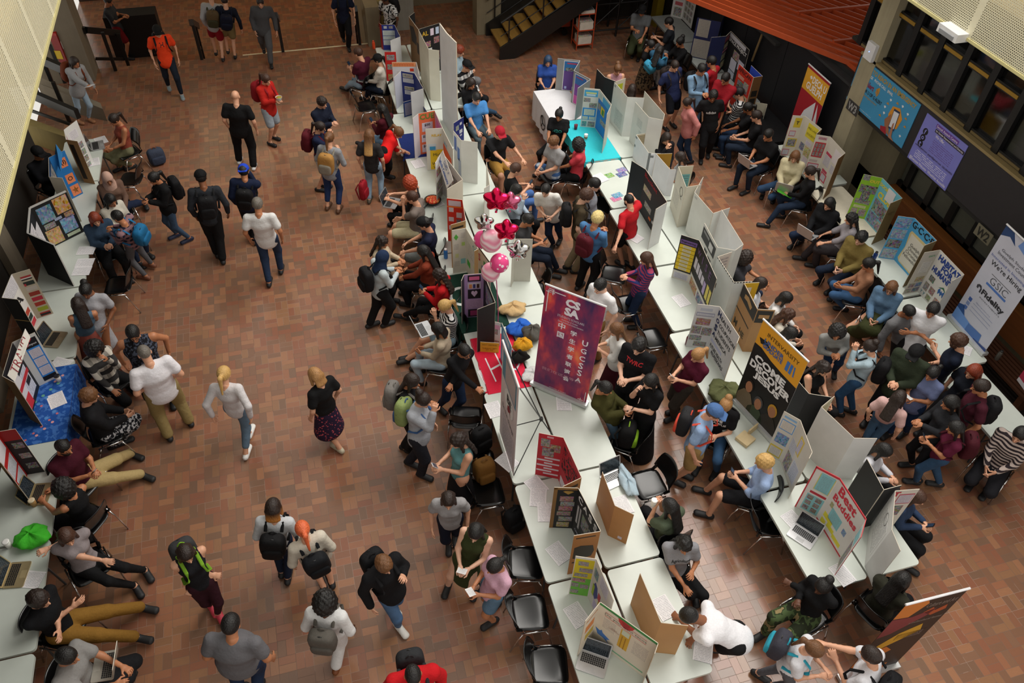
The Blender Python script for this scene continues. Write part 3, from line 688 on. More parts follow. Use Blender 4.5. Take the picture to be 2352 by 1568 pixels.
def person(who, does, hx, hy, face, pose='st', feet=None, hands='h', top=('tee', '#222226'), bot=('jeans', '#26303f'), shoes='#1a1a1c', skin='l', hair=('short', 'd'),
           ht=None, hf=None, hp=18, cap=None, build=1.0, pv=None, z0=0.0, lean=0.0, sx=0.0, hz=None, group=None, beard=False, glasses=False, knees=None, chair=True, zp=None, nohead=False):
    sit = pose == 'si'
    fem = hair[0] in ('long', 'wavy', 'pony', 'bun', 'bob', 'curly', 'hijab')
    H = ht or (1.64 if fem else 1.75)
    fpx = [G(*f[:2], z0+(f[2] if len(f) > 2 else 0)) for f in feet] if feet else None
    if not sit:
        if hz: zc = hz
        else:
            zc = H-.115
            if fpx and not ht and not pv:
                b = sum(fpx, Vector())/len(fpx)
                best = min(np.linspace(1.38, 1.78, 41), key=lambda z: (proj((b.x, b.y, z0+z))[0]-hx)**2+(proj((b.x, b.y, z0+z))[1]-hy)**2); zc = float(best)*.6+zc*.4; H = zc+.115
    else: zc = (hz or 1.2*(.6+.4*H/1.68))
    hd = G(hx, hy, z0+zc); fwd = gdir(hx, hy, face, z0+zc); right = fwd.cross(ZH)
    hfw = gdir(hx, hy, hf, z0+zc) if hf is not None else fwd
    if not sit:
        if fpx: base = sum(fpx, Vector())/len(fpx)
        else: base = Vector((hd.x, hd.y, z0))-fwd*lean
        if pv: pel = G(pv[0], pv[1], z0+(pv[2] if len(pv) > 2 else .53*H))
        else: pel = Vector((base.x*.62+hd.x*.38, base.y*.62+hd.y*.38, z0+.53*H))
    else:
        pel = Vector((hd.x, hd.y, z0+.53))-fwd*(.04+lean)-right*sx
        if pv: pel = G(pv[0], pv[1], z0+(pv[2] if len(pv) > 2 else .53))
    if zp: pel.z = z0+zp
    k = H/1.70; bw = build; s = k
    # head/neck
    hup = (ZH*math.cos(math.radians(hp*.6))+hfw*math.sin(math.radians(hp*.6))).normalized()
    ff = hfw*math.cos(math.radians(hp))-ZH*math.sin(math.radians(hp))
    HM = frame(ff, ZH if abs(ff.z) < .9 else fwd)
    nb = hd+Vector(HM @ A3((0, -.03, -.17)))*k
    spine = (nb-pel); sl = spine.length; su = spine.normalized()
    maxl = .56*k
    if sl > maxl: pel = nb-su*maxl
    elif sl < .40*k: pel = nb-su*.40*k
    spine = nb-pel; su = spine.normalized()
    lat = su.cross(fwd).cross(su); lat = fwd.cross(su).normalized()       # right
    fw = su.cross(lat).normalized()
    sw = (.165 if fem else .19)*k*(.75+.25*bw)
    shc = nb-su*.045*k
    SH = {1: shc+lat*sw, -1: shc-lat*sw}
    up1, up2 = .285*k, .255*k
    W = {}
    def preset(c, d):
        ch = pel+spine*.62
        if c == 'h': return SH[d]-ZH*.5*k+lat*(d*.07)+fwd*.06
        if c == 'f': return SH[d]-ZH*.47*k+lat*(d*.1)-fwd*.12
        if c == 'p': return ch+fwd*.30*k+lat*(d*.055)-su*.05
        if c == 'l': return pel+fwd*.30*k+lat*(d*.07)+ZH*.14
        if c == 'k': return pel+fwd*.40*k+lat*(d*.13)+ZH*.12
        if c == 'c': return ch+fwd*.19*k-lat*(d*.13)-su*.06
        if c == 'w': return pel+fwd*.06+lat*(d*.2)+ZH*.08
        if c == 'm': return hd+fwd*.16+lat*(d*.04)-ZH*.13
        if c == 't': return pel+fwd*.42*k+lat*(d*.1)+ZH*.28
        if c == 's': return SH[d]+fwd*.16-lat*(d*.03)-su*.10
        if c == 'q': return ch+fwd*.30*k+lat*(d*.22)+ZH*.05
    hs = hands if isinstance(hands, (list, tuple)) else [hands, hands]
    ARM = {}
    for d, hh in ((-1, hs[0]), (1, hs[1])):
        if isinstance(hh, str): tg = preset(hh[0], d)
        else: tg = G(hh[0], hh[1], z0+(hh[2] if len(hh) > 2 else (1.05 if not sit else .78)))
        hint = -ZH*.8+lat*(d*.5)-fwd*.55
        e, w = ik(SH[d], tg, up1, up2, hint); ARM[d] = (A3(SH[d]), e, w, 'r' if isinstance(hh, str) and hh[0] in 'hfwcl' else 'g')
    HP = {d: pel+lat*(d*.088*k*bw)-su*.02 for d in (-1, 1)}
    th, shn = .245*H, .245*H
    LEG = {}
    if fpx and len(fpx) > 1:
        a, b = fpx[0], fpx[1]
        fl = {-1: a, 1: b} if (a-b).dot(lat) <= 0 else {-1: b, 1: a}
    elif fpx: fl = {-1: fpx[0]-right*.09, 1: fpx[0]+right*.09}
    else:
        o = fwd*(.42*k if sit else 0.0); bb = Vector((pel.x, pel.y, z0))
        fl = {d: bb+o+right*(d*(.13 if sit else .1))+(fwd*(.05*d)) for d in (-1, 1)}
    for d in (-1, 1):
        f0 = fl[d]; an = Vector((f0.x, f0.y, f0.z+.085))-fwd*.05
        hint = fwd*1.0+ZH*(.9 if sit else .05)+lat*(d*.12)
        if knees: hint = hint+ZH*knees
        kn, an2 = ik(HP[d], an, th, shn, hint); LEG[d] = (A3(HP[d]), kn, an2)
    dist = (CAM-hd).length; q = min(1.6, max(1.0, dist/12.5))
    root = thing('person', ' '.join((who+' '+does).split()[:16]), 'person', Vector((float((LEG[-1][2][0]+LEG[1][2][0])/2), float((LEG[-1][2][1]+LEG[1][2][1])/2), z0)) if not sit else Vector((pel.x, pel.y, z0)), group)
    L = A3(lat); P0 = A3(pel); WA = lerp(P0, nb, .3); CHs = lerp(P0, nb, .68); UP = A3(shc)
    tk = 0.9 if fem else 1.0
    def torso(g, lowz=True):
        o = [(P0, WA, (.150*k*bw+g, .112*k*bw+g), (.128*k*bw*tk+g, .098*k*bw+g), L, .05), (WA, CHs, (.128*k*bw*tk+g, .098*k*bw+g), (.158*k*bw*tk+g, .112*k*bw+g), L, .05),
             (CHs, lerp(CHs, UP, .75), (.158*k*bw*tk+g, .112*k*bw+g), (.125*k+g, .082*k+g), L, .05), (SH[-1], SH[1], (.05*k+g,)*2, (.05*k+g,)*2, None, .05)]
        if fem:
            for d in (-1, 1): o.append((CHs+L*(d*.065*k)+A3(fw)*.07*k, CHs+L*(d*.065*k)+A3(fw)*.085*k, (.058*k+g,)*2, (.05*k+g,)*2, None, .04))
        return o
    def arm(g, upto=1.0, fl=0.0):
        o = []
        for d in (-1, 1):
            a, e, w, _ = ARM[d]; t = min(1, upto*2); b = (.5+.5*bw)
            o.append((a, lerp(a, e, t), (.049*k*b+g,)*2, ((.049-.010*t)*k*b+g+fl,)*2, None, .03))
            if upto > .5:
                t2 = (upto-.5)*2; o.append((e, lerp(e, w, t2), (.039*k*b+g,)*2, ((.039-.012*t2)*k*b+g,)*2, None, .02))
        return o
    def leg(g, upto=1.0, fl=0.0):
        o = []
        for d in (-1, 1):
            a, kn, an = LEG[d]; t = min(1, upto*2); b = (.5+.5*bw)
            o.append((a, lerp(a, kn, t), (.088*k*b+g,)*2, ((.088-.03*t)*k*b+g+fl,)*2, None, .045))
            if upto > .5:
                t2 = (upto-.5)*2; o.append((kn, lerp(kn, an, t2), (.058*k*b+g,)*2, ((.058-.02*t2)*k*b+g+fl,)*2, None, .03))
        return o
    feetp = []
    for d in (-1, 1):
        an = LEG[d][2]; fz = an[2]-.085; toe = an+A3(fwd)*.165*k; toe[2] = fz+.035; heel = an-A3(fwd)*.045; heel[2] = fz+.042
        feetp.append([(heel, toe, (.036*k, .036), (.043*k, .030), A3(right), .02), (A3((an[0], an[1], fz+.05)), an, (.036,)*2, (.034,)*2, None, .02)])
    sk = mat(SKIN.get(skin, skin), .5)
    # ---- body: one continuous mesh (torso, limbs, feet) with head and hands grown on
    pr = torso(0)+arm(0)+leg(0)+feetp[0]+feetp[1]+[(UP, A3(nb)+A3(su)*.03, (.055*k,)*2, (.054*k,)*2, None, .03)]
    V, Q = blob(pr, .024*q); Vs, Qs, mi = [V], [Q], [np.zeros(len(Q), int)]; off = len(V)
    hm = k if k < 1.05 else 1.05
    def attach(V1, Q1, m1):
        nonlocal off
        Vs.append(V1); Qs.append(Q1+off); mi.append(m1); off += len(V1)
    HV, HQ, HMI = HEAD
    attach(HV*hm @ HM.T+A3(hd), HQ, HMI)
    for d in (-1, 1):
        a, e, w, hk = ARM[d]; HVv, HQq = HANDS[hk]; x = w-e; x = x/np.linalg.norm(x)
        inw = A3(-lat*d) if hk == 'r' else A3(-fwd*.3-ZH-lat*(d*.4)); zc_ = -inw; zc_ = zc_-x*(zc_@x)
        zc_ = zc_/max(1e-6, np.linalg.norm(zc_)); yv = np.cross(zc_, x); M = np.stack([x, yv*1.0, zc_], 1); hv = HVv.copy(); qq = HQq
        want = A3(fwd*.8+ZH*.6)
        if yv@want < 0: hv = hv*A3((1, -1, 1)); qq = HQq[:, ::-1]
        attach((hv*k*.98) @ M.T+w+x*.025, qq, np.zeros(len(qq), int))
    eye = mat('#1c1512', .2); brow = mat(HAIRC.get(hair[1], hair[1]), .8); lip = mat('#a05a50' if skin in 'lpt' else '#6d3a30', .5)
    mk('body', np.concatenate(Vs), np.concatenate(Qs), [sk, eye, brow, lip], root, np.concatenate(mi), True)
    surf = None
    def cloth(nm, prims, c, h=.021):
        V, Q = blob(prims, h*q)
        if not len(V): return None
        o = mk(nm, V, Q, c, root, None, True); o['_c'] = 1; return (V, Q)
    def cm(c):
        if isinstance(c, str): return mat(c, .85, kind='cloth')
        return mat(c[1], .85, kind=c[0], col2=c[2] if len(c) > 2 else None, sc=c[3] if len(c) > 3 else 12)
    kind, tc_ = top[0], top[1]
    g = {'tee': .013, 'tank': .009, 'long': .012, 'jacket': .024, 'dress': .012, 'blouse': .018, 'crop': .012}[kind]
    sl_ = {'tee': .30, 'tank': 0, 'long': .97, 'jacket': .97, 'dress': top[2] if len(top) > 2 else 0, 'blouse': .62, 'crop': .3}[kind]
    if kind in ('tee', 'long', 'jacket', 'blouse') and len(top) > 2 and isinstance(top[2], float): sl_ = top[2]
    pr = torso(g)
    if kind == 'tank' or (kind == 'dress' and not sl_): pr[3] = (lerp(SH[-1], SH[1], .12), lerp(SH[-1], SH[1], .88), (.045*k+g,)*2, (.045*k+g,)*2, None, .05)
    if sl_: pr += arm(g+.002, sl_, .012 if sl_ < .5 else 0)
    if kind in ('jacket', 'tee', 'long', 'blouse'):
        pr.append((P0, P0-A3(su)*(.07 if not sit else .02), (.152*k*bw+g+.004, .118*k*bw+g+.004), (.152*k*bw+g+.008, .122*k*bw+g+.008), L, .03))
    nm = {'tee': 't_shirt', 'tank': 'tank_top', 'long': 'sweater', 'jacket': 'jacket', 'dress': 'dress', 'blouse': 'blouse', 'crop': 't_shirt'}[kind]
    if kind == 'dress':
        a = P0-A3(ZH)*.42*k if not sit else P0+A3(fwd)*.38*k
        pr.append((P0, a, (.16*k+g, .125*k+g), (.19*k+g, .15*k+g) if not sit else (.17*k, .11*k), L, .05))
    surf = cloth(nm, pr, cm(tc_))
    bk, bc = bot[0], bot[1]
    if bk in ('jeans', 'pants', 'leggings', 'shorts'):
        gg = {'jeans': .011, 'pants': .017, 'leggings': .005, 'shorts': .018}[bk]; upto = bot[2] if len(bot) > 2 and isinstance(bot[2], float) else (.40 if bk == 'shorts' else .96)
        pr = [(P0-A3(su)*.02, lerp(P0, WA, .45), (.148*k*bw+gg*.6, .112*k*bw+gg*.6), (.138*k*bw+gg*.6, .104*k*bw+gg*.6), L, .05)]+leg(gg, upto, .012 if bk in ('pants', 'shorts') else 0)
        c = cm(bc) if not isinstance(bc, str) else (mat(bc, .85, kind='jeans') if bk == 'jeans' else mat(bc, .85, kind='cloth'))
        cloth({'jeans': 'jeans', 'pants': 'trousers', 'leggings': 'leggings', 'shorts': 'shorts'}[bk], pr, c)
    elif bk == 'skirt':
        ln = bot[2] if len(bot) > 2 and isinstance(bot[2], float) else .4
        a = P0-A3(ZH)*ln*k if not sit else P0+A3(fwd)*min(ln, .42)*k
        pr = [(lerp(P0, WA, .4), a, (.145*k*bw, .11*k*bw), (.17*k+.14*ln, .13*k+.14*ln) if not sit else (.18*k, .1*k), L, .04)]
        if sit and ln > .5:
            kk = (LEG[-1][1]+LEG[1][1])/2; aa = (LEG[-1][2]+LEG[1][2])/2; pr += [(a, kk, (.18*k, .1*k), (.17*k, .1*k), L, .04), (kk, lerp(kk, aa, .75), (.17*k, .09*k), (.2*k, .1*k), L, .04)]
        cloth('skirt', pr, cm(bc))
    if shoes:
        for i in (0, 1):
            p = [(x[0], x[1], tuple(v+.008 for v in x[2]), tuple(v+.008 for v in x[3]), x[4], x[5]) for x in feetp[i][:1]]+[(feetp[i][1][0], lerp(feetp[i][1][0], feetp[i][1][1], .6), (.042,)*2, (.042,)*2, None, .02)]
            V, Q = blob(p, .019*q)
            zmin = V[:, 2].min(); mi_ = (V[Q].mean(1)[:, 2] < zmin+.022).astype(int)
            mk('shoe', V, Q, [mat(shoes, .6), mat('#d8d6d0' if shoes not in ('#1a1a1c', '#0f0f10') else '#2c2b2a', .6)], root, mi_, True)
    if hair[0] not in ('bald',):
        hv, hq = hair_mesh(hair[0]); hc = HAIRC.get(hair[1], hair[1])
        hmaterial = mat(hc, .85, kind='cloth') if hair[0] == 'hijab' else mat(hc, .5, kind='hair', col2=hair[2] if len(hair) > 2 else None)
        mk('hijab' if hair[0] == 'hijab' else 'hair', hv*hm @ HM.T+A3(hd), hq, hmaterial, root, None, True)
    if beard:
        hv, hq = hair_mesh('beard'); mk('beard', hv*hm @ HM.T+A3(hd), hq, mat(HAIRC.get(hair[1], hair[1]), .6, kind='hair'), root, None, True)
    if cap:
        hv, hq = hair_mesh('cap'); v = hv*hm
        if len(cap) > 1 and cap[1] == 'back': v = v*A3((-1, -1, 1))
        mk('cap', v @ HM.T+A3(hd), hq, mat(cap[0], .8, kind='cloth'), root, None, True)
    if glasses:
        gl = MB()
        for s_1 in (-1, 1):
            c = [Vector(HM @ A3((s_1*.033+.024*math.cos(a), .1, .002+.019*math.sin(a))))*hm+hd for a in np.linspace(0, 2*math.pi, 11)]; gl.tube(c, .0035, 5)
            gl.tube([Vector(HM @ A3((s_1*.058, .098, .006)))*hm+hd, Vector(HM @ A3((s_1*.082, .0, .008)))*hm+hd], .003, 4)
        gl.mk('glasses', mat('#17171a', .3), root)
    info = dict(root=root, who=who, hd=hd, fwd=fwd, right=right, lat=lat, su=su, fw=fw, pel=pel, nb=nb, sh=SH, arm=ARM, surf=surf, k=k, ch=pel+spine*.62, sit=sit, z0=z0, bw=bw, face=face, leg=LEG, hm=HM)
    PEOPLE.append(info)
    if sit and chair: CHAIRQ.append((pel.x, pel.y, fwd, who, z0))
    return info
CHAIRQ = []
def decal(p, t, w, h, col, dz=0.0, dx=0.0, back=False, bold=.02, spin=0):
    """writing or a mark printed on the shirt"""
    if p['surf'] is None: return
    V, Q = p['surf']; bv = BVHTree.FromPolygons([tuple(v) for v in V], [tuple(int(i) for i in q) for q in Q])
    X = p['lat']*(-1 if not back else 1); Y = p['su']; c = p['ch']+Y*dz+X*dx; f = X.cross(Y)
    c = c+f*.12
    P = [c-X*w/2+Y*h/2, c+X*w/2+Y*h/2, c+X*w/2-Y*h/2, c-X*w/2-Y*h/2]
    if t.startswith('#'):
        N = 8; gv = []; gf = []
        for i in range(N+1):
            for j in range(N+1):
                q = P[3]+(P[2]-P[3])*(i/N)+(P[0]-P[3])*(j/N); r = bv.ray_cast(q+f*.3, -f, .7); gv.append((r[0]+f*.003) if r[0] else q)
        for i in range(N):
            for j in range(N): a = i*(N+1)+j; gf.append((a, a+N+1, a+N+2, a+1))
        mk('print', gv, gf, mat(t, .7), p['root'])
    else: lettering(t, P, mat(col, .7), p['root'], bold, 'lettering', 'keep', surf=bv)
# ---------------------------------------------------------------- bags and held things
def rounded_box(c, sz, X, Y, Z, r=.3, n=3, bulge=0.0):
    """superellipsoid block"""
    V = []; Fc = []; NU, NV = 20, 12; e = r
    for j in range(NV+1):
        ph = -math.pi/2+math.pi*j/NV
        for i in range(NU):
            t = 2*math.pi*i/NU; sg = lambda v, p: math.copysign(abs(v)**p, v)
            x = sg(math.cos(ph), e)*sg(math.cos(t), e); y = sg(math.cos(ph), e)*sg(math.sin(t), e); z = sg(math.sin(ph), e)
            V.append(Vector(c)+X*(x*sz[0]/2)+Y*(y*sz[1]/2)+Z*(z*sz[2]/2))
    for j in range(NV):
        for i in range(NU): Fc.append((j*NU+i, j*NU+(i+1) % NU, (j+1)*NU+(i+1) % NU, (j+1)*NU+i))
    return V, Fc
def backpack(p, label, col, col2=None, sz=(.3, .18, .44), pocket=True, off=0.0, straps=True, kind='cloth', pat=None):
    X, Z, Fw = p['lat'], p['su'], p['fw']; c = p['ch']-Fw*(.13*p['bw']*p['k']+sz[1]/2+.01)+Z*(.0+off)
    o = thing('backpack', label, 'backpack', c-Z*sz[2]/2)
    m = pat or mat(col, .75, kind=kind); V, Fc = rounded_box(c, sz, X, Fw, Z, .55); mk('bag_body', V, Fc, m, o, None, True)
    m2 = mat(col2 or col, .75, kind='cloth')
    if pocket: V, Fc = rounded_box(c-Fw*(sz[1]*.42)-Z*sz[2]*.17, (sz[0]*.8, sz[1]*.5, sz[2]*.5), X, Fw, Z, .5); mk('front_pocket', V, Fc, m2 if col2 else m, o, None, True)
    zz = MB().tube([c+X*(sz[0]*.48*math.cos(a))-Fw*.03+Z*(sz[2]*.5*math.sin(a)*.99) for a in np.linspace(.15, math.pi-.15, 9)], .007, 5); zz.mk('zip', mat('#0c0c0d', .5), o)
    MB().tube([c+Z*sz[2]*.48+X*(-.04+.08*t)+Z*(.035*math.sin(math.pi*t))+Fw*.05 for t in np.linspace(0, 1, 6)], .009, 5).mk('grab_handle', m2, o)
    if straps and p['surf'] is not None:
        for d in (-1, 1):
            s = p['sh'][d]-X*(d*.065); g = .085*p['k']
            pts = [s-Fw*(.12)-Z*.02, s+Z*.052-Fw*.03, s+Z*.045+Fw*.05, s+Fw*(g+.065)-Z*.06, s+Fw*(g+.09)-Z*.17+X*d*.015, s+Fw*.06-Z*.3+X*d*.06, s-Fw*.08-Z*.34+X*d*.05]
            MB().tube(pts, .02, 6, flat=.45).mk('shoulder_strap', m2, o)
    return o
def wrist(p, d): return Vector(p['arm'][d][2])+(Vector(p['arm'][d][2])-Vector(p['arm'][d][1])).normalized()*.085
def phone(p, label=None, d=1, white=False, both=True):
    c = (wrist(p, 1)+wrist(p, -1))/2 if both else wrist(p, d)
    Fw, X = p['fwd'], p['right']; Y = (Fw*.6+ZH*.75).normalized(); N = X.cross(Y); c = c+ZH*.03
    o = thing('phone', label or 'phone held by the '+p['who'], 'phone', c)
    MB().prism([c+X*a+Y*b for a, b in rrect(.07, .142, .01, 3)], N*.008).mk('case', mat('#e8e8e8' if white else '#141416', .3), o)
    q = c+N*.0085; MB().prism([q+X*a+Y*b for a, b in rrect(.062, .125, .004, 2)], N*.0006).mk('screen', mat('#2a3b52', .1), o)
    return o
def held_sheet(p, label, w=.2, h=.27, col='#ececec', kind='sheet', d=1, both=True, name='paper', cat='paper', tilt=.35, lift=.03):
    c = (wrist(p, 1)+wrist(p, -1))/2 if both else wrist(p, d)
    Fw, X = p['fwd'], p['right']; Y = (Fw+ZH*tilt).normalized(); c = c+ZH*lift
    P = [c-X*w/2+Y*h/2, c+X*w/2+Y*h/2, c+X*w/2-Y*h/2, c-X*w/2-Y*h/2]
    o = quad(name, P, mat(col, .7, kind=kind, col2='#555560', sc=14), None, .003); tag(o, label, cat); return o
# ================================================================ FURNITURE HELPERS
def dup(root, loc, rz, label, group=None):
    r = root.copy(); COL.objects.link(r); r.location = loc; r.rotation_euler = (0, 0, rz); r['label'] = label
    if group: r['group'] = group
    for ch in root.children:
        c = ch.copy(); COL.objects.link(c); c.parent = r
        for g in ch.children:
            d = g.copy(); COL.objects.link(d); d.parent = c
    return r
SHELLM = mat('#0d0d0e', .22); CHROME = mat('#d9d9d9', .18, 1.0)
def make_chair():
    o = thing('chair', 'c', 'chair', (0, 0, 0), 'black plastic chairs')
    def sheet(fn, nu, nv, t, nm):
        V = []; n = (nu+1)*(nv+1)
        top = [fn(i/nu, j/nv) for j in range(nv+1) for i in range(nu+1)]; V = [p for p, _ in top]+[p-n_*t for p, n_ in top]
        Fc = []
        for j in range(nv):
            for i in range(nu):
                a = j*(nu+1)+i; Fc += [(a, a+1, a+nu+2, a+nu+1), (n+a, n+a+nu+1, n+a+nu+2, n+a+1)]
        ed = [j*(nu+1) for j in range(nv+1)], [j*(nu+1)+nu for j in range(nv+1)], list(range(nu+1)), [nv*(nu+1)+i for i in range(nu+1)]
        for k, e in enumerate(ed):
            for a, b in zip(e[:-1], e[1:]): Fc.append((a, n+a, n+b, b) if k in (1, 2) else (a, b, n+b, n+a))
        return mk(nm, V, Fc, SHELLM, o, None, True)
    def seat(u, v):
        x = (u-.5)*2; y = (v-.5)*2; w = .225*(1-.10*max(0, -y))*(1-.12*abs(y)**6); hy = .215*(1-.10*abs(x)**6)
        return Vector((x*w, y*hy, .445+.022*abs(x)**3*(.6)-.028*max(0, y)**4-.012*(1-x*x)*(1-y*y))), Vector((0, 0, 1))
    sheet(seat, 10, 10, .009, 'seat')
    def back(u, v):
        x = (u-.5)*2; w = .225*(1-.14*v**4); z = .55+.30*v-.03*v*abs(x)**4; y = -.215-.085*v-.012*v*v+.05*x*x
        return Vector((x*w, y, z)), Vector((0, .95, .3)).normalized()
    sheet(back, 10, 8, .009, 'backrest')
    for s in (-1, 1):
        MB().tube([(s*.2, -.13, .45), (s*.213, -.2, .5), (s*.212, -.185, .58)], [.022, .024, .02], 6, flat=.45).mk('back_bracket', SHELLM, o, True)
        MB().tube([(s*.235, .15, .42), (s*.25, .2, .3), (s*.255, .25, 0)], .0105, 6).mk('leg', CHROME, o, True)
        MB().tube([(s*.235, -.12, .42), (s*.25, -.18, .3), (s*.255, -.27, 0)], .0105, 6).mk('leg', CHROME, o, True)
        MB().tube([(s*.237, .17, .425), (s*.237, -.15, .425)], .0125, 6).mk('side_rail', CHROME, o, True)
    MB().tube([(-.235, .1, .42), (.235, .1, .42)], .009, 6).mk('cross_rail', CHROME, o); MB().tube([(-.235, -.1, .42), (.235, -.1, .42)], .009, 6).mk('cross_rail', CHROME, o)
    return o
CHAIR0 = make_chair(); CH_USED = []
def chair_at(x, y, fwd, label, z0=0.0):
    rz = math.atan2(-fwd[0], fwd[1]); loc = Vector((x, y, z0))
    if not CH_USED:
        CHAIR0.location = loc; CHAIR0.rotation_euler = (0, 0, rz); CHAIR0['label'] = label; CH_USED.append(1); return CHAIR0
    return dup(CHAIR0, loc, rz, label, 'black plastic chairs')
def chair_px(px, py, ang, label):
    p = G(px, py, .44); return chair_at(p.x, p.y, gdir(px, py, ang, .44), label)
TZ = .745
TTOP = mat('#c9d0c8', .38, sc=3); TLEG = mat('#55585a', .4, .5)
def table(label, x0, x1, y0, y1, col=None, rot=None, legs=True):
    """folding table; x0..x1, y0..y1 in metres"""
    cx, cy = (x0+x1)/2, (y0+y1)/2; w, l = abs(x1-x0), abs(y1-y0)
    R = Matrix.Rotation(rot or 0, 3, 'Z'); tr = lambda x, y, z: Vector((cx, cy, 0))+R @ Vector((x, y, z))
    o = thing('folding_table', label, 'table', (cx, cy, 0), 'pale folding tables')
    pr = MB().prism([tr(a, b, TZ-.04) for a, b in rrect(w-.012, l-.012, .05)], (0, 0, .04)); pr.mk('tabletop', col or TTOP, o)
    MB().prism([tr(a, b, TZ-.055) for a, b in rrect(w-.09, l-.09, .03)], (0, 0, .014)).mk('apron', TLEG, o)
    if legs:
        for s in (-1, 1):
            y = s*(l/2-.28)
            for sx in (-1, 1): MB().tube([tr(sx*(w/2-.1), y, TZ-.06), tr(sx*(w/2-.07), y+s*.06, 0)], .014, 6).mk('leg', TLEG, o)
            MB().tube([tr(-(w/2-.09), y+s*.02, .45), tr(w/2-.09, y+s*.02, .45)], .01, 6).mk('leg_brace', TLEG, o)
    return o
def cloth_on(label, x0, x1, y0, y1, material, drop=(0, 0, 0, 0), rot=0.0, name='tablecloth', cat='tablecloth'):
    """cloth lying on a table; drop = overhang at x0, x1, y0, y1 sides"""
    z = TZ+.003; m = MB(); t = .004
    m.wbox((x0, y0, z), (x1, y1, z+t)); d0, d1, d2, d3 = drop
    def flap(a, b, n, d):
        a, b, n = Vector(a), Vector(b), Vector(n); N = 16; V = []; Fc = []
        for r in range(4):
            for i in range(N+1):
                f = r/3; wv = math.sin(i*1.9)*.018*f
                V.append(a+(b-a)*(i/N)+n*(.004+wv+.02*f)-ZH*(d*f))
        for r in range(3):
            for i in range(N): k = r*(N+1)+i; Fc.append((k, k+1, k+N+2, k+N+1))
        V += [v+n*.004 for v in V]; n0 = 4*(N+1); Fc += [tuple(n0+i for i in f[::-1]) for f in Fc]
        m.add(V, Fc)
    if d0: flap((x0, y0, z+t), (x0, y1, z+t), (-1, 0, 0), d0)
    if d1: flap((x1, y0, z+t), (x1, y1, z+t), (1, 0, 0), d1)
    if d2: flap((x0, y0, z+t), (x1, y0, z+t), (0, -1, 0), d2)
    if d3: flap((x0, y1, z+t), (x1, y1, z+t), (0, 1, 0), d3)
    return tag(m.mk(name, material), label, cat)
def board(label, tops, front='#dcdcd6', back=None, zt=1.655, zb=TZ+.002, name='trifold_board', cat='display board', items=(), thick=.007, edge=None, group=None, fronts=None, backs=None):
    """free-standing folded board. tops: pixel positions of the top corners, left to right seen from its printed side"""
    P = [G(x, y, zt) for x, y in tops]; c = sum(P, Vector())/len(P)
    o = thing(name, label, cat, Vector((c.x, c.y, zb)), group); back = back or front
    hgt = zt-zb; fr = []
    for i in range(len(P)-1):
        a, b = P[i], P[i+1]; d = (b-a).normalized(); n = d.cross(ZH).normalized()
        q = [a, b, b-ZH*hgt, a-ZH*hgt]
        V = q+[p-n*thick for p in q]
        fc = fronts[i] if fronts and fronts[i] else front; bc_ = backs[i] if backs and backs[i] else back
        fm = fc if not isinstance(fc, str) else mat(fc, .6, sc=4); bm = bc_ if not isinstance(bc_, str) else mat(bc_, .7, sc=4)
        U = [(0, 0), (1, 0), (1, 1), (0, 1)]+[(0, 0)]*20
        pn = mk('panel', V, [(3, 2, 1, 0), (4, 5, 6, 7), (0, 1, 5, 4), (1, 2, 6, 5), (2, 3, 7, 6), (3, 0, 4, 7)], [fm, bm, mat(edge or '#c9bfae', .7)], o, [0, 1, 2, 2, 2, 2], uv=U)
        fr.append((a, b, n, hgt))
    for it in items: place_item(o, fr, it)
    o['_fr'] = 0; del o['_fr']
    FRAMES[label] = (o, fr); return o
FRAMES = {}
def place_item(o, fr, it):
    """(panel, u0, v0, u1, v1, kind[, text/colour...]); panel index negative+100 = on the back"""
    pi, u0, v0, u1, v1, kd = it[:6]; bk_ = pi >= 100; pi = pi % 100
    a, b, n, hgt = fr[pi]
    if bk_: a, b, n = b-n*.007, a-n*.007, -n
    lvl = .0015+.0012*(it[-1] if isinstance(it[-1], int) else 0)
    pt = lambda u, v: a+(b-a)*u-ZH*(hgt*v)+n*lvl
    Q = [pt(u0, v0), pt(u1, v0), pt(u1, v1), pt(u0, v1)]
    if kd == 't': return lettering(it[6], Q, mat(it[7], .6), o, it[8] if len(it) > 8 and isinstance(it[8], float) else .0, fit='both', off=.002)
    if kd == 'k': return lettering(it[6], Q, mat(it[7], .6), o, it[8] if len(it) > 8 and isinstance(it[8], float) else .0, fit='keep', off=.002)
    if kd == 'p': return quad('photo', Q, mat(it[6] if len(it) > 6 and isinstance(it[6], str) else '#8a8078', .5, kind='photo'), o, .001)
    if kd == 's': return quad('printed_sheet', Q, mat(it[6] if len(it) > 6 and isinstance(it[6], str) else '#e6e3e8', .6, kind='sheet', col2='#6a6570', sc=12), o, .001)
    if kd == 'c': return quad('colour_card', Q, mat(it[6], .6, sc=3), o, .001)
    if kd == 'm': return quad('print', Q, it[6], o, .001)
    if kd == 'poly':
        pts = [pt(u0+(u1-u0)*x, v0+(v1-v0)*y) for x, y in it[7]]; m = MB().prism(pts, -n*.001); return m.mk('emblem', mat(it[6], .6, sc=3), o)
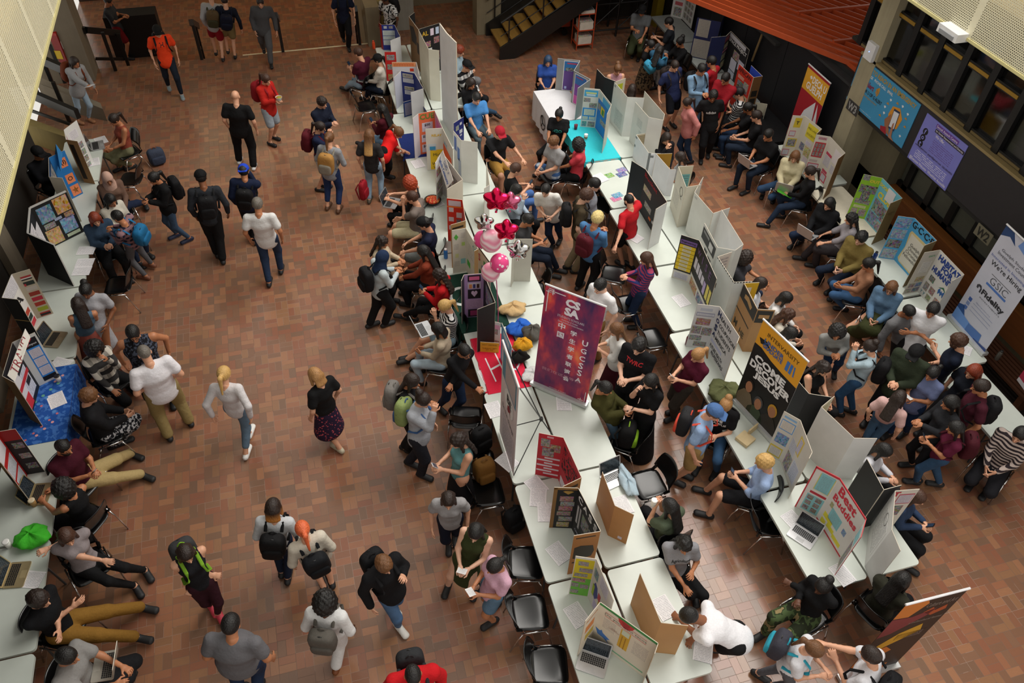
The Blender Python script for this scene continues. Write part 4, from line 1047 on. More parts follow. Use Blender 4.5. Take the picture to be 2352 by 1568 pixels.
def rollup(label, tl, tr, bl_z, zt, front, items, zb, name='banner', back='#c8c8cc', tilt=None, bars='#e8e8ea', base=True, cat='banner'):
    """roll-up banner: flat printed sheet between two bars; vertical"""
    a, b = G(*tl, zt), G(*tr, zt); d = (b-a).normalized(); n = d.cross(ZH).normalized()
    o = thing(name, label, cat, Vector(((a.x+b.x)/2, (a.y+b.y)/2, zb))); hgt = zt-zb
    lean = tilt or Vector((0, 0, 0))
    q = [a, b, b-ZH*hgt+lean, a-ZH*hgt+lean]; V = q+[p-n*.003 for p in q]
    fm = front if not isinstance(front, str) else mat(front, .5, sc=3)
    mk('printed_panel', V, [(3, 2, 1, 0), (4, 5, 6, 7), (0, 1, 5, 4), (1, 2, 6, 5), (2, 3, 7, 6), (3, 0, 4, 7)], [fm, mat(back, .7)], o, [0, 1, 1, 1, 1, 1], uv=[(0, 0), (1, 0), (1, 1), (0, 1)]+[(0, 0)]*20)
    MB().tube([a-d*.01, b+d*.01], .014, 8).mk('top_bar', mat(bars, .3, .3), o)
    if base:
        c = (q[2]+q[3])/2; MB().box(c+ZH*.03, ((b-a).length+.06, .11, .06), d, n, ZH).mk('base', mat('#c9cbcc', .35, .4), o)
    nn = (d.cross((q[0]-q[3]).normalized())).normalized()
    def pt(u, v): return q[0]+(q[1]-q[0])*u+(q[3]-q[0])*v
    for it in items:
        u0, v0, u1, v1, kd = it[:5]; lv = .0012*(1+(it[-1] if isinstance(it[-1], int) else 0))
        Q = [pt(u, v)+nn*lv for u, v in ((u0, v0), (u1, v0), (u1, v1), (u0, v1))]
        if kd in 'tk': lettering(it[5], Q, mat(it[6], .6), o, it[7] if len(it) > 7 and isinstance(it[7], float) else .0, fit='both' if kd == 't' else 'keep', off=.0015)
        elif kd == 'c': quad('colour_field', Q, mat(it[5], .6, sc=3), o, .0006)
        elif kd == 'm': quad('print', Q, it[5], o, .0006)
        elif kd == 'p': quad('photo', Q, mat(it[5], .5, kind='photo'), o, .0006)
        elif kd == 'poly':
            m = MB().prism([pt(u0+(u1-u0)*x, v0+(v1-v0)*y)+nn*lv for x, y in it[6]], -nn*.0008); m.mk('emblem', mat(it[5], .6, sc=3), o)
    return o, pt, nn
# ---------------------------------------------------------------- small objects
def axes(yaw): a = math.radians(yaw); return Vector((math.cos(a), math.sin(a), 0)), Vector((-math.sin(a), math.cos(a), 0))
SHEETN = [0]
def sheet(px, py, yaw, label, w=.216, h=.279, col='#eceaec', kind='sheet', z=TZ+.004, name='paper', cat='paper', col2='#70707a', sc=16, t=.0012, group=None):
    SHEETN[0] += 1; z = z+.0004*(SHEETN[0] % 9); c = G(px, py, z); X, Y = axes(yaw)
    o = quad(name, [c-X*w/2+Y*h/2, c+X*w/2+Y*h/2, c+X*w/2-Y*h/2, c-X*w/2-Y*h/2], mat(col, .7, kind=kind, col2=col2, sc=sc), None, t)
    return tag(o, label, cat, group)
def pen(px, py, yaw, label, col='#1d2f6a', z=TZ+.012, ln=.14):
    c = G(px, py, z); X, Y = axes(yaw); o = thing('pen', label, 'pen', c-ZH*.004)
    MB().tube([c-X*ln/2, c+X*ln*.42], .0042, 6).mk('barrel', mat(col, .4), o); MB().tube([c+X*ln*.42, c+X*ln*.5], [.004, .001], 6).mk('tip', mat('#b9b9b9', .3, .8), o); return o
def clipboard(px, py, yaw, label, col='#7a5434', paper='#eceaee', z=TZ+.004, w=.23, h=.32):
    c = G(px, py, z); X, Y = axes(yaw); o = thing('clipboard', label, 'clipboard', c)
    MB().prism([c+X*a+Y*b for a, b in rrect(w, h, .015, 3)], ZH*.004).mk('board', mat(col, .5), o)
    q = c+ZH*.006-Y*.012; quad('sheet', [q-X*(w*.45)+Y*h*.43, q+X*(w*.45)+Y*h*.43, q+X*(w*.45)-Y*h*.43, q-X*(w*.45)-Y*h*.43], mat(paper, .7, kind='sheet', col2='#777780', sc=18), o, .001)
    MB().box(c+Y*(h*.45)+ZH*.012, (.1, .03, .014), X, Y).mk('clip', mat('#a8a8aa', .3, .9), o); return o
def laptop(px, py, yaw, label, body='#b9bbbd', lid=None, z=TZ+.004, op=105, w=.33, d=.23, scr='#20262c', keys='#1c1c1e', loc=None):
    """yaw: direction (deg) of the keyboard's right-hand side; screen at the far (+Y) edge"""
    c = Vector(loc) if loc else G(px, py, z); X, Y = axes(yaw); o = thing('laptop', label, 'laptop', c)
    MB().prism([c+X*a+Y*b for a, b in rrect(w, d, .015, 3)], ZH*.014).mk('base', mat(body, .35, .6), o)
    kb = MB()
    for r in range(5):
        for k in range(13): kb.box(c+X*((k-6)*.0215)+Y*(.085-r*.0215)+ZH*.0152, (.018, .018, .002), X, Y)
    kb.mk('keyboard', mat(keys, .5), o)
    MB().box(c-Y*.07+ZH*.0145, (.1, .06, .001), X, Y).mk('trackpad', mat(body, .25, .4), o)
    t = math.radians(op-90); U = (ZH*math.cos(t)+Y*math.sin(t)); N = -Y*math.cos(t)+ZH*math.sin(t); h0 = c+Y*d/2+ZH*.012
    ld = MB().prism([h0+X*a+U*(b+d/2) for a, b in rrect(w, d, .015, 3)], -N*.007).mk('lid', mat(lid or body, .35, .6), o)
    s_ = quad('display', [h0+X*a+U*b+N*.001 for a, b in ((-w*.46, d*.95), (w*.46, d*.95), (w*.46, d*.07), (-w*.46, d*.07))], mat(scr, .12, kind='sheet', col2='#59646e', sc=9), o, .0005)
    return o
def cup(px, py, label, col='#e6e4df', lid='#f0efec', r=.04, h=.11, z=TZ+.003, sleeve=None, straw=None, clear=None):
    c = G(px, py, z); o = thing('cup', label, 'cup', c)
    MB().lathe(c, [(r*.78, 0), (r, h), (r*.94, h), (r*.9, h*.96)], 16).mk('cup_body', clear or mat(col, .5), o, True)
    if lid: MB().lathe(c+ZH*h, [(r*1.06, 0), (r*1.06, .008), (r*.85, .014), (r*.5, .014)], 16).mk('lid', mat(lid, .4), o, True)
    if sleeve: MB().lathe(c+ZH*h*.3, [(r*.88, 0), (r*.97, h*.4)], 16).mk('sleeve', mat(sleeve, .8), o, True)
    if straw: MB().tube([c+ZH*h*.6, c+ZH*(h+.09)+Vector((.02, .01, 0))], .004, 6).mk('straw', mat(straw, .4), o)
    return o
def bottle(px, py, label, col='#2f7fd0', capc='#e8e8e8', r=.036, h=.2, z=TZ+.003, clear=False):
    c = G(px, py, z); o = thing('bottle', label, 'bottle', c)
    MB().lathe(c, [(r*.9, 0), (r, .01), (r, h*.72), (r*.75, h*.84), (r*.6, h*.88)], 16).mk('bottle_body', mat(col, .15, kind='glass') if clear else mat(col, .3), o, True)
    MB().lathe(c+ZH*h*.87, [(r*.66, 0), (r*.66, h*.12), (r*.4, h*.13)], 14).mk('cap', mat(capc, .4), o, True); return o
def phone_on(px, py, yaw, label, col='#141416', z=TZ+.003, scr='#0d0f14'):
    c = G(px, py, z); X, Y = axes(yaw); o = thing('phone', label, 'phone', c)
    MB().prism([c+X*a+Y*b for a, b in rrect(.072, .146, .01, 3)], ZH*.009).mk('case', mat(col, .35), o)
    q = c+ZH*.009; MB().prism([q+X*a+Y*b for a, b in rrect(.064, .13, .004, 2)], ZH*.0005).mk('screen', mat(scr, .1), o); return o
def lump(px, py, label, col, sz, z=TZ+.003, yaw=0, name='jacket', cat='jacket', kind='cloth', rough=.8, seed=1, parts=()):
    """crumpled soft item"""
    c = G(px, py, z); X, Y = axes(yaw); r = np.random.RandomState(seed); NU, NV = 28, 14; V = []
    ph = r.rand(6)*6
    for j in range(NV+1):
        f = -math.pi/2+math.pi*j/NV
        for i in range(NU):
            t = 2*math.pi*i/NU; w = 1+.10*math.sin(3*t+ph[0])+.07*math.sin(5*t+ph[1]+3*f)+.05*math.sin(9*t+ph[2]-4*f)
            V.append(c+X*(math.cos(f)*math.cos(t)*w*sz[0]/2)+Y*(math.cos(f)*math.sin(t)*w*sz[1]/2)+ZH*max(0, (.5+.5*math.sin(f))*sz[2]*(1+.12*math.sin(4*t+ph[3])+.1*math.sin(7*t+ph[4]))))
    Fc = [(j*NU+i, j*NU+(i+1) % NU, (j+1)*NU+(i+1) % NU, (j+1)*NU+i) for j in range(NV) for i in range(NU)]
    m = col if not isinstance(col, str) else mat(col, rough, kind=kind)
    if not parts: return tag(mk(name, V, Fc, m, None, None, True), label, cat)
    o = thing(name, label, cat, c); mk('fabric', V, Fc, m, o, None, True); return o
def bag_on_floor(px, py, label, col, sz=(.3, .2, .42), yaw=0, col2=None, z=0.0, lean=0.0, name='backpack', trim=None):
    c = G(px, py, z+sz[2]*.4); c.z = z+sz[2]/2; X, Y = axes(yaw); Zv = (ZH+Y*lean).normalized(); Yv = Zv.cross(X)
    o = thing(name, label, 'backpack' if name == 'backpack' else 'bag', c-ZH*sz[2]/2)
    V, Fc = rounded_box(c, sz, X, Yv, Zv, .55); mk('bag_body', V, Fc, mat(col, .75, kind='cloth'), o, None, True)
    V, Fc = rounded_box(c-Yv*sz[1]*.42-Zv*sz[2]*.16, (sz[0]*.8, sz[1]*.5, sz[2]*.5), X, Yv, Zv, .5); mk('front_pocket', V, Fc, mat(col2 or col, .75, kind='cloth'), o, None, True)
    MB().tube([c+Zv*sz[2]*.47+X*(-.05+.1*t)+Zv*(.045*math.sin(math.pi*t)) for t in np.linspace(0, 1, 6)], .01, 5).mk('grab_handle', mat(trim or col2 or col, .7), o)
    for s in (-1, 1): MB().tube([c+Zv*sz[2]*.42+X*s*.07+Yv*sz[1]*.45, c+X*s*.1+Yv*(sz[1]*.5+.05)+Zv*.05, c-Zv*sz[2]*.4+X*s*.11+Yv*sz[1]*.42], .018, 6, flat=.5).mk('shoulder_strap', mat(trim or col, .7), o)
    return o
# ================================================================ TABLES
AY = [2.55, 4.03, 5.47, 7.10, 8.70, 10.29, 11.86, 13.45, 15.03, 16.58, 18.12]
ANAMES = ['at the bottom edge with the French poster', 'under the black photo trifold', 'under the tall pink-white banner', 'under the clothes pile', 'under the green-icon trifold', 'with the bowl of fruit salad', 'under the orange price trifold', 'under the blue and white panels', 'behind the maroon-shirted student', 'at the far end of the middle row']
for k in range(10):
    dx = 0 if AY[k] < 12 else -.05*(AY[k]-11.5)*.6
    if AY[k] > 14.5: dx = .15
    table('pale folding table %s, left side of the row' % ANAMES[k], 1.87+dx, 2.605+dx, AY[k]+.01, AY[k+1]-.01)
    table('pale folding table %s, right side of the row' % ANAMES[k], 2.625+dx, 3.365+dx, AY[k]+.01, AY[k+1]-.01)
for lab, x, y0, y1 in (('under the hand-lettered red-edged poster', 4.97, 3.1, 4.53), ('under the takeout box and tall youth-group banner', 4.97, 4.56, 6.05), ('under the health students trifold', 5.0, 6.08, 7.56), ('under the black and yellow engineering trifold', 5.1, 7.59, 9.1),
                       ('beside the striped-sweater woman', 5.22, 9.13, 10.81), ('stacked with purple and green leaflets', 5.3, 10.84, 12.35), ('beneath the teal cloth', 5.33, 12.38, 13.93)):
    table('pale folding table %s, aisle side' % lab, x, x+.735, y0, y1); table('pale folding table %s, far side' % lab, x+.75, x+1.485, y0, y1)
table('folding table beneath the white emblem cloth', 5.15, 5.9, 14.0, 15.3)
LYs = [3.2, 4.72, 6.17, 7.73, 9.25, 10.86, 12.4, 13.87, 15.4]
for k, lab in enumerate(('at the lower left corner', 'with the button badges', 'with the iced coffee and red trifold', 'beneath the blue printed cloth', 'with the flag trifold', 'with three clipboards', 'with the blue trifold', 'with the grey laptop at the far left')):
    table('folding table along the left wall %s' % lab, -4.55, -3.81, LYs[k]+.01, LYs[k+1]-.01)
for lab, x, y0, y1 in (('under the two white trifolds by the pillar', 9.42, 10.55, 12.1), ('with the bare cream top', 9.25, 8.98, 10.5), ('under the blue scroll trifold', 9.1, 7.4, 8.95), ('under the tall white investment banner', 8.9, 5.8, 7.36), ('at the right edge with white tent sign', 8.66, 4.4, 5.76)):
    table('folding table along the right wall %s' % lab, x, x+.74, y0, y1, col=mat('#ded7c2', .4) if 'cream' in lab else None)
for lab, y0, y1 in (('under the photo-covered white trifold', 16.85, 18.4), ('under the navy boards', 15.25, 16.8), ('under the red and blue trifold', 13.75, 15.2), ('under the black cloth', 12.2, 13.7)):
    table('grey folding table by the black hoarding %s' % lab, 9.25, 9.97, y0, y1, col=mat('#8d918e', .45))
# ---------------------------------------------------------------- cloths
cloth_on('bright teal cloth on the table with coffee cups', 5.3, 6.08, 12.4, 13.95, mat('#35c3cf', .8, kind='cloth'), (.18, 0, .1, 0))
wc = cloth_on('white cloth with a black round emblem, on the table by the woman in blue', 5.13, 5.92, 13.98, 15.32, mat('#d9d9dd', .8, kind='cloth'), (.6, 0, .5, 0))
cloth_on('black cloth on the table beside the red felt letters', 9.2, 10.0, 12.2, 13.72, mat('#0c0c0e', .85, kind='cloth'), (.3, 0, .2, 0))
cloth_on('blue cloth printed with small words and bubbles, on the left wall', -4.5, -3.78, 7.7, 9.1, mat('#1f4f9c', .75, kind='speckle', col2='#3f6fb8', sc=14), (0, .35, 0, 0))
for k in range(26):
    y = 7.8+1.25*((k*7) % 26)/26; x = -4.3+.4*((k*5) % 9)/9
    p = proj((x, y, TZ)); b = MB().lathe(Vector((x, y, TZ+.0075)), [(.018+.012*((k*3) % 4)/4, 0), (.001, .0004)], 10)
    tag(b.mk('printed_bubble', mat(['#c96a74', '#4a86c8', '#5fa08a', '#d99aa0'][k % 4], .7)), 'small round printed bubble on the blue cloth', 'print', 'bubbles printed on the blue cloth')
cloth_on('dark green cloth on the table behind the woman in red blouse', 1.85, 2.62, 8.35, 9.72, mat('#17382d', .85, kind='cloth'), (.3, 0, .12, 0))
ring = MB(); c0 = G(1060, 680, TZ+.009); N = 28
ring.add([c0+Vector((math.cos(a)*r*1.0, math.sin(a)*r*1.15, 0)) for r in (.15, .2) for a in np.linspace(0, 2*math.pi, N, endpoint=False)], [(i, (i+1) % N, N+(i+1) % N, N+i) for i in range(N)])
tag(ring.mk('printed_ring', mat('#d8dcda', .8)), 'white ring printed on the dark green cloth', 'print')
tag(cloth_on('navy cloth under the clip board by the bending woman in red', 1.87, 2.35, 13.3, 14.2, mat('#1d2f6e', .8, kind='cloth'), (.06, 0, 0, 0)), None)
rb = cloth_on('red banner with white letters lying on the table', 1.95, 2.6, 7.05, 8.2, mat('#d8203e', .7, kind='cloth'), (.02, 0, 0, 0), name='table_banner', cat='banner')
q = [Vector((2.0, 8.05, TZ+.01)), Vector((2.58, 8.05, TZ+.01)), Vector((2.58, 7.1, TZ+.01)), Vector((2.0, 7.1, TZ+.01))]
z9 = Vector((0, 0, TZ+.0085))
tag(lettering('HO', [Vector((2.06, 7.75, TZ+.008)), Vector((2.55, 7.95, TZ+.008)), Vector((2.62, 7.45, TZ+.008)), Vector((2.1, 7.25, TZ+.008))], mat('#efe6ea', .7), None, -.02, 'banner_lettering'), 'large white outlined letters on the red table banner', 'lettering')
def emblem_ring(c, X, Y, r, material, label):
    N = 24; m = MB()
    m.add([c+X*math.cos(a)*rr+Y*math.sin(a)*rr for rr in (r*.8, r) for a in np.linspace(0, 2*math.pi, N, endpoint=False)], [(i, (i+1) % N, N+(i+1) % N, N+i) for i in range(N)])
    for k in range(3):
        a = k*2.1; m.tube([c, c+X*math.cos(a)*r*.85+Y*math.sin(a)*r*.85], .012, 4)
    tag(m.mk('printed_emblem', material), label, 'emblem')
emblem_ring(Vector((5.085, 14.45, .47)), Vector((0, -1, 0)), ZH, .17, mat('#1a1a1c', .7), 'black round emblem printed on the white cloth front')
# ================================================================ DISPLAY BOARDS
def vz(top, bot, zb=TZ):
    g = G(*bot, zb); zs = np.linspace(zb+.05, zb+2.4, 471)
    return float(min(zs, key=lambda z: (proj((g.x, g.y, z))[0]-top[0])**2+(proj((g.x, g.y, z))[1]-top[1])**2))
def up(bots, zt, zb=TZ): return [proj(G(x, y, zb)+ZH*(zt-zb)) for x, y in bots]
WHT, CRM, BRW, BLA = '#dcdcd8', '#d6cfbf', '#a67a4c', '#131315'
P_ = lambda i, x0, y0, w, h, n, m, gx=.04, gy=.03, k='p', c='#8a8078': [(i, x0+a*(w+gx), y0+b*(h+gy), x0+a*(w+gx)+w, y0+b*(h+gy)+h, k, c) for a in range(n) for b in range(m)]
# left wall
board('white trifold with group photos beside the grey laptop, far left', [(178, 324), (152, 320), (147, 298), (176, 276)], WHT, BRW, items=[(2, .15, .12, .75, .3, 's')]+P_(2, .25, .42, .55, .13, 1, 4)+[(1, .1, .1, .9, .4, 'c', '#b07a80'), (100, .1, .1, .5, .9, 'c', '#2a1c12')])
board('blue trifold with orange cards on the left wall', [(143, 408), (113, 406), (112, 362), (148, 345)], '#1f72b8', CRM, fronts=['#1f72b8', '#1a3a5c', '#2277bd'], items=[(2, .45, .12, .85, .32, 'c', '#ef8a5a'), (2, .5, .15, .8, .29, 'k', '(I)', '#1d1510', .02), (2, .4, .48, .9, .68, 'c', '#ef8a5a'), (2, .5, .5, .8, .66, 'k', 'O', '#1d1510', .01), (2, .4, .74, .95, .97, 'c', '#ef8a5a'), (2, .45, .76, .9, .95, 'poly', '#b08a1a', [(.5+.5*math.sin(k*math.pi/5)*(1 if k % 2 == 0 else .4), .5-.5*math.cos(k*math.pi/5)*(1 if k % 2 == 0 else .4)) for k in range(10)]), (1, .1, .1, .9, .5, 'p')])
h0 = [G(125, 365, 1.5), G(128, 331, 1.85), G(143, 352, 1.68), G(140, 395, 1.4)]
tag(quad('header_card', h0, mat('#2f86c9', .6), None, .004), 'tilted sky-blue header card standing on the blue trifold', 'card')
board('black-framed grey trifold with orange and blue posters, left wall', [(125, 561), (64, 534), (69, 476), (151, 438)], '#101012', '#0d0d0f', zt=1.6, edge='#b9b8b4', thick=.02, items=[(2, .08, .1, .48, .45, 'p', '#3f86b0'), (2, .55, .05, .95, .4, 'p', '#e0a030'), (2, .1, .48, .4, .6, 'p'), (2, .7, .42, .95, .55, 'p', '#b06a3a'), (2, .05, .62, .45, .97, 'p', '#e2a83a'), (2, .52, .52, .92, .85, 'p', '#6aa0d8'), (2, .55, .88, .92, .95, 's', '#c8d6b8'), (2, .42, .44, .62, .5, 's', '#a8b4d0'), (1, .1, .1, .55, .9, 's'), (1, .5, .3, .95, .95, 's'), (0, 0, 0, 1, .02, 'c', '#b9b8b4'), (2, 0, 0, 1, .03, 'c', '#c9c8c4'), (1, 0, 0, 1, .03, 'c', '#c9c8c4')])
board('trifold with country flags on the left wall', [(41, 687), (5, 683), (27, 630), (68, 618)], '#cfc8b8', BLA, fronts=['#cfc8b8', '#e3e1de', '#b3a894'], items=[(1, 0, 0, 1, .26, 's', '#dcdae0'), (1, .12, .33, .9, .5, 't', 'SA', '#17171a', .02)]+[(2, .3, .1+.115*k, .9, .18+.115*k, 'c', c) for k, c in enumerate(('#a33030', '#1f2a22', '#b8b0a8', '#8f2a1c', '#b02038', '#a02a18', '#93a020', '#a52a2a'))]+[(2, .3, .135, .9, .155, 'c', '#d8d4d0', 2), (2, .3, .158, .9, .18, 'c', '#141414', 2), (2, .3, .25, .42, .3, 'c', '#b03038', 2), (2, .3, .93, .9, .97, 'c', '#151515', 2), (1, .1, .55, .5, .66, 'c', '#c03028'), (1, .4, .66, .9, .76, 'c', '#b8402c'), (1, .3, .78, .9, .88, 'c', '#20302a'), (1, .5, .9, .95, 1, 'c', '#c42a3a'), (100, 0, .47, 1, .485, 'c', '#b89a5a')])
board('trifold about campus life with blue sheet and red scrawl, left wall', [(34, 878), (6, 863), (29, 786), (80, 763)], '#d9d6d0', '#8e6c44', fronts=['#d9d6d0', '#16161a', '#d6d6d2'], items=[(2, .3, .06, .92, .24, 'c', '#121216'), (2, .3, .24, .92, .86, 'c', '#2f86d8'), (2, .36, .27, .86, .45, 's', '#d6d0dc', 2), (2, .36, .47, .86, .64, 's', '#d6d0dc', 2), (2, .36, .66, .86, .83, 's', '#d6d0dc', 2), (2, .3, .86, .92, .95, 'c', '#0e0e10'), (2, .35, .14, .85, .22, 'k', 'campus', '#dcdce0', .01, 3), (1, .1, .3, .5, .8, 'c', '#d8d6da'), (1, .5, .4, .9, .9, 's', '#cfd0de'), (1, .08, .5, .95, .58, 'c', '#c02830', 2), (1, .2, .72, .5, .95, 'c', '#d02a2e', 2), (1, .62, .6, .85, .7, 'c', '#1a1a1e', 3)])
hc = thing('header_board', 'white header board with red script above the campus life trifold', 'sign', G(40, 850, 1.4))
hq = [G(17, 862, 1.62), G(58, 754, 1.78), G(70, 774, 1.68), G(34, 876, 1.5)]
quad('plate', hq, mat('#dedbd2', .6), hc, .004); nh = (hq[1]-hq[0]).cross(ZH).normalized()*.004
lettering('TRAVEL', [hq[0].lerp(hq[1], .12)+nh, hq[0].lerp(hq[1], .9)+nh, hq[3].lerp(hq[2], .88)+nh, hq[3].lerp(hq[2], .14)+nh], mat('#8e1226', .6), hc, -.01)
board('red and black trifold with car photos, lower left wall', [(4, 1063), (-14, 1048), (-8, 992), (35, 985)], '#b51c1c', BRW, fronts=['#b51c1c', '#b51c1c', '#1a1718'], items=[(2, 0, 0, 1, .22, 'c', '#8e1414'), (2, .3, .28, .9, .4, 'p', '#4a4444'), (2, .3, .52, .9, .63, 'p'), (2, .3, .75, .9, .87, 'p', '#504a48'), (1, .1, .1, .9, .3, 'c', '#d8d6dc'), (1, .15, .4, .9, .65, 's', '#c8ccd4'), (1, .2, .7, .9, .95, 's', '#c8ccd4'), (100, .1, .3, .9, .55, 'c', '#20140c'), (100, .2, .7, .9, .95, 'c', '#20140c')])
# middle row, far to near
board('royal blue trifold with white volunteer notices, far end of middle row', [(871, 53), (876, 57), (906, 57), (919, 84), (896, 93)], '#1f2f86', '#d8d8d8', zt=vz((896, 93), (899, 152)), fronts=['#9a1018', '#1f2f86', '#27368e', None], items=[(1, .15, .05, .4, .15, 'c', '#b9c0c8'), (1, .55, .05, .85, .15, 'p'), (1, .05, .22, .98, .42, 's', '#c9d4d2'), (1, .05, .44, .98, .58, 's', '#c9d4d2'), (1, .05, .6, .98, .8, 's', '#c9d4d2')])
board('narrow scarlet photo panel standing on the far left table', [(883, 119), (909, 119)], '#c41f1c', '#b02020', zt=vz((883, 119), (889, 186)), items=[(0, .15, .1, .85, .28, 'p'), (0, .15, .42, .85, .6, 'p'), (0, .15, .76, .85, .95, 'p', '#b08a20')])
board('white poster board with orange fringed header', [(900, 143), (956, 143), (963, 172)], '#dcdbe2', '#d8d8d8', zt=vz((900, 143), (906, 219)), items=[(0, 0, .0, .98, .13, 'c', '#e8a070'), (0, .05, .02, .9, .13, 't', 'WWWWWWWW', '#d8601c', .02), (0, .72, .18, .88, .27, 'c', '#d8401c'), (0, .15, .25, .4, .45, 's')])
board('navy trifold with cream photo labels and white back', [(905, 178), (921, 163), (952, 168), (972, 203), (943, 212)], '#1d2c74', '#dadadc', zt=vz((905, 178), (911, 252)), fronts=['#cfd0dc', '#1d2c74', '#1d2c74', None], items=[(1, .1, .06, .85, .18, 'c', '#c9c2a8'), (1, .14, .08, .8, .16, 'p', 2), (1, .1, .2, .9, .33, 's', '#c8c8cc'), (1, .18, .45, .9, .55, 'c', '#c9c2a8'), (1, .2, .47, .88, .53, 'k', 'WELCOME', '#222222', .02, 2), (1, .18, .57, .9, .7, 's', '#c8c8cc')])
board('low blue box board lined with a grey printed sheet', [(926, 235), (961, 225), (981, 257)], '#23407e', '#1b3478', zt=vz((926, 235), (936, 269)), items=[(0, .08, .12, .92, .92, 's', '#8a86a0'), (1, .3, .2, .95, .9, 'c', '#8a7a30')])
board('orange trifold with dollar price cards', [(948, 272), (961, 261), (998, 254), (1016, 294)], '#e87048', '#dedede', fronts=['#d8d6da', '#ea7248', '#c690b0'], items=[(1, .05, .03, .98, .16, 'k', 'CUE', '#5d8a3a', .03), (1, .18, .24, .85, .45, 'c', '#d6d0dc'), (1, .22, .26, .8, .33, 'k', '$50', '#20202a', .02, 2), (1, .2, .35, .8, .44, 's', '#d6d0dc', 2), (1, .12, .52, .7, .7, 'c', '#d6d0dc'), (1, .15, .53, .6, .6, 'k', '$30', '#20202a', .02, 2), (1, .12, .76, .7, .95, 'c', '#d6d0dc'), (1, .15, .77, .6, .84, 'k', '$40', '#20202a', .02, 2), (2, .2, .1, .8, .5, 'c', '#c05a9a')])
board('white and yellow trifold with hand-cut letters', [(977, 296), (1016, 294), (1040, 342)], '#d9d5cc', '#d6d4ce', fronts=['#d9d5cc', '#d8d6d0'], items=[(0, .35, .06, .95, .26, 'k', 'RELAY', '#e0b41c', .03), (0, .1, .36, .6, .52, 'c', '#c9d4dc'), (0, .2, .42, .55, .5, 'c', '#3a96c8', 2), (0, .22, .5, .98, .98, 'c', '#ecc414'), (0, .4, .58, .8, .66, 'k', 'Mid', '#38341a', .0, 3), (0, .3, .8, .85, .96, 'k', 'Who\nWe', '#38341a', .0, 3), (1, .05, .32, .85, .6, 'c', '#e8501c', 2), (1, .1, .2, .5, .3, 'k', 'A Y', '#3a96c8', .02)])
board('white trifold with choir photos under the slanted community sign', [(1000, 374), (1015, 350), (1062, 412), (1026, 434)], '#d8d4d0', '#cfc8ba', items=[(0, .1, .2, .9, .38, 'p', '#8a2a26'), (0, .1, .5, .9, .72, 'p'), (0, .1, .76, .9, .95, 'p'), (1, .1, .1, .4, .3, 'p', '#902a2a'), (1, .5, .2, .8, .6, 'p'), (1, .2, .5, .5, .9, 'p')])
sgn = thing('header_board', 'slanted white UofG community sign with blue hand lettering', 'sign', G(1022, 390, 1.6))
hq = [G(1017, 345, 1.74), G(1041, 414, 1.74), G(1026, 433, 1.52), G(1004, 363, 1.52)]
quad('plate', hq, mat('#e2dfdc', .6), sgn, .004); nh = (hq[1]-hq[0]).cross(hq[0]-hq[3]).normalized()*.005
lettering('UofG  +', [hq[0].lerp(hq[1], .3)+(hq[3]-hq[0])*.1+nh, hq[0].lerp(hq[1], .75)+(hq[3]-hq[0])*.1+nh, hq[0].lerp(hq[1], .75)+(hq[3]-hq[0])*.42+nh, hq[0].lerp(hq[1], .3)+(hq[3]-hq[0])*.42+nh], mat('#3a5a9c', .6), sgn, .0, fit='keep')
lettering('Catholic Community', [hq[0].lerp(hq[1], .06)+(hq[3]-hq[0])*.55+nh, hq[0].lerp(hq[1], .95)+(hq[3]-hq[0])*.55+nh, hq[0].lerp(hq[1], .95)+(hq[3]-hq[0])*.92+nh, hq[0].lerp(hq[1], .06)+(hq[3]-hq[0])*.92+nh], mat('#2a62b8', .6), sgn, .02)
board('orange-red cardboard trifold with small white cards', [(1026, 455), (1062, 459), (1069, 506), (1035, 516)], '#d8341c', '#a98555', items=[(0, .1, .04, .9, .16, 'c', '#d6ccd4'), (0, .12, .2, .42, .3, 's'), (0, .6, .3, .95, .42, 's'), (0, .1, .42, .42, .52, 's'), (0, .6, .46, .9, .58, 'p', '#2a2a2a'), (0, .1, .62, .42, .72, 's'), (0, 0, .17, 1, .19, 'c', '#ec8a2c'), (1, .1, .2, .8, .6, 'p', '#a04a3a'), (102, .1, .08, .85, .12, 'c', '#201408'), (102, .2, .16, .8, .19, 'c', '#201408')])
board('white cardboard trifold with green icon cards', [(1038, 529), (1070, 524), (1098, 571), (1089, 576)], '#dcd8cc', '#9a7648', items=[(0, .12, .1, .45, .24, 'poly', '#5cb84a', [(.5, 0), (1, .5), (.5, 1), (0, .5)]), (0, .68, .3, .92, .38, 'c', '#b8d87a'), (0, .2, .55, .45, .64, 'c', '#d8dca0'), (0, .6, .68, .95, .8, 'c', '#8fc8cc'), (0, .6, .08, .95, .2, 's', '#dcd8cc'), (0, .08, .32, .5, .45, 's', '#dcd8cc'), (0, .08, .72, .55, .84, 's', '#dcd8cc'), (1, .5, .1, .95, .2, 'k', 'CC', '#3aa8a0', .0), (1, .08, .2, .9, .5, 's', '#dcd8cc'), (1, .1, .65, .35, .78, 'c', '#4ab83a'), (1, .6, .55, .85, .62, 'c', '#d8dca0')])
board('small black-edged white board with coloured shapes', [(1098, 564), (1127, 604)], '#e3e4e8', '#20201f', zt=vz((1098, 564), (1097, 628)), items=[(0, .02, .15, .2, .5, 'k', 'S', '#c02838', .02), (0, .45, .25, .7, .5, 'c', '#3aa85a'), (0, .3, .5, .6, .85, 'c', '#2f62c8'), (0, .1, .75, .3, .9, 'c', '#1f7a3a'), (0, 0, 0, 1, .06, 'c', '#101010'), (0, 0, 0, .04, 1, 'c', '#101010')])
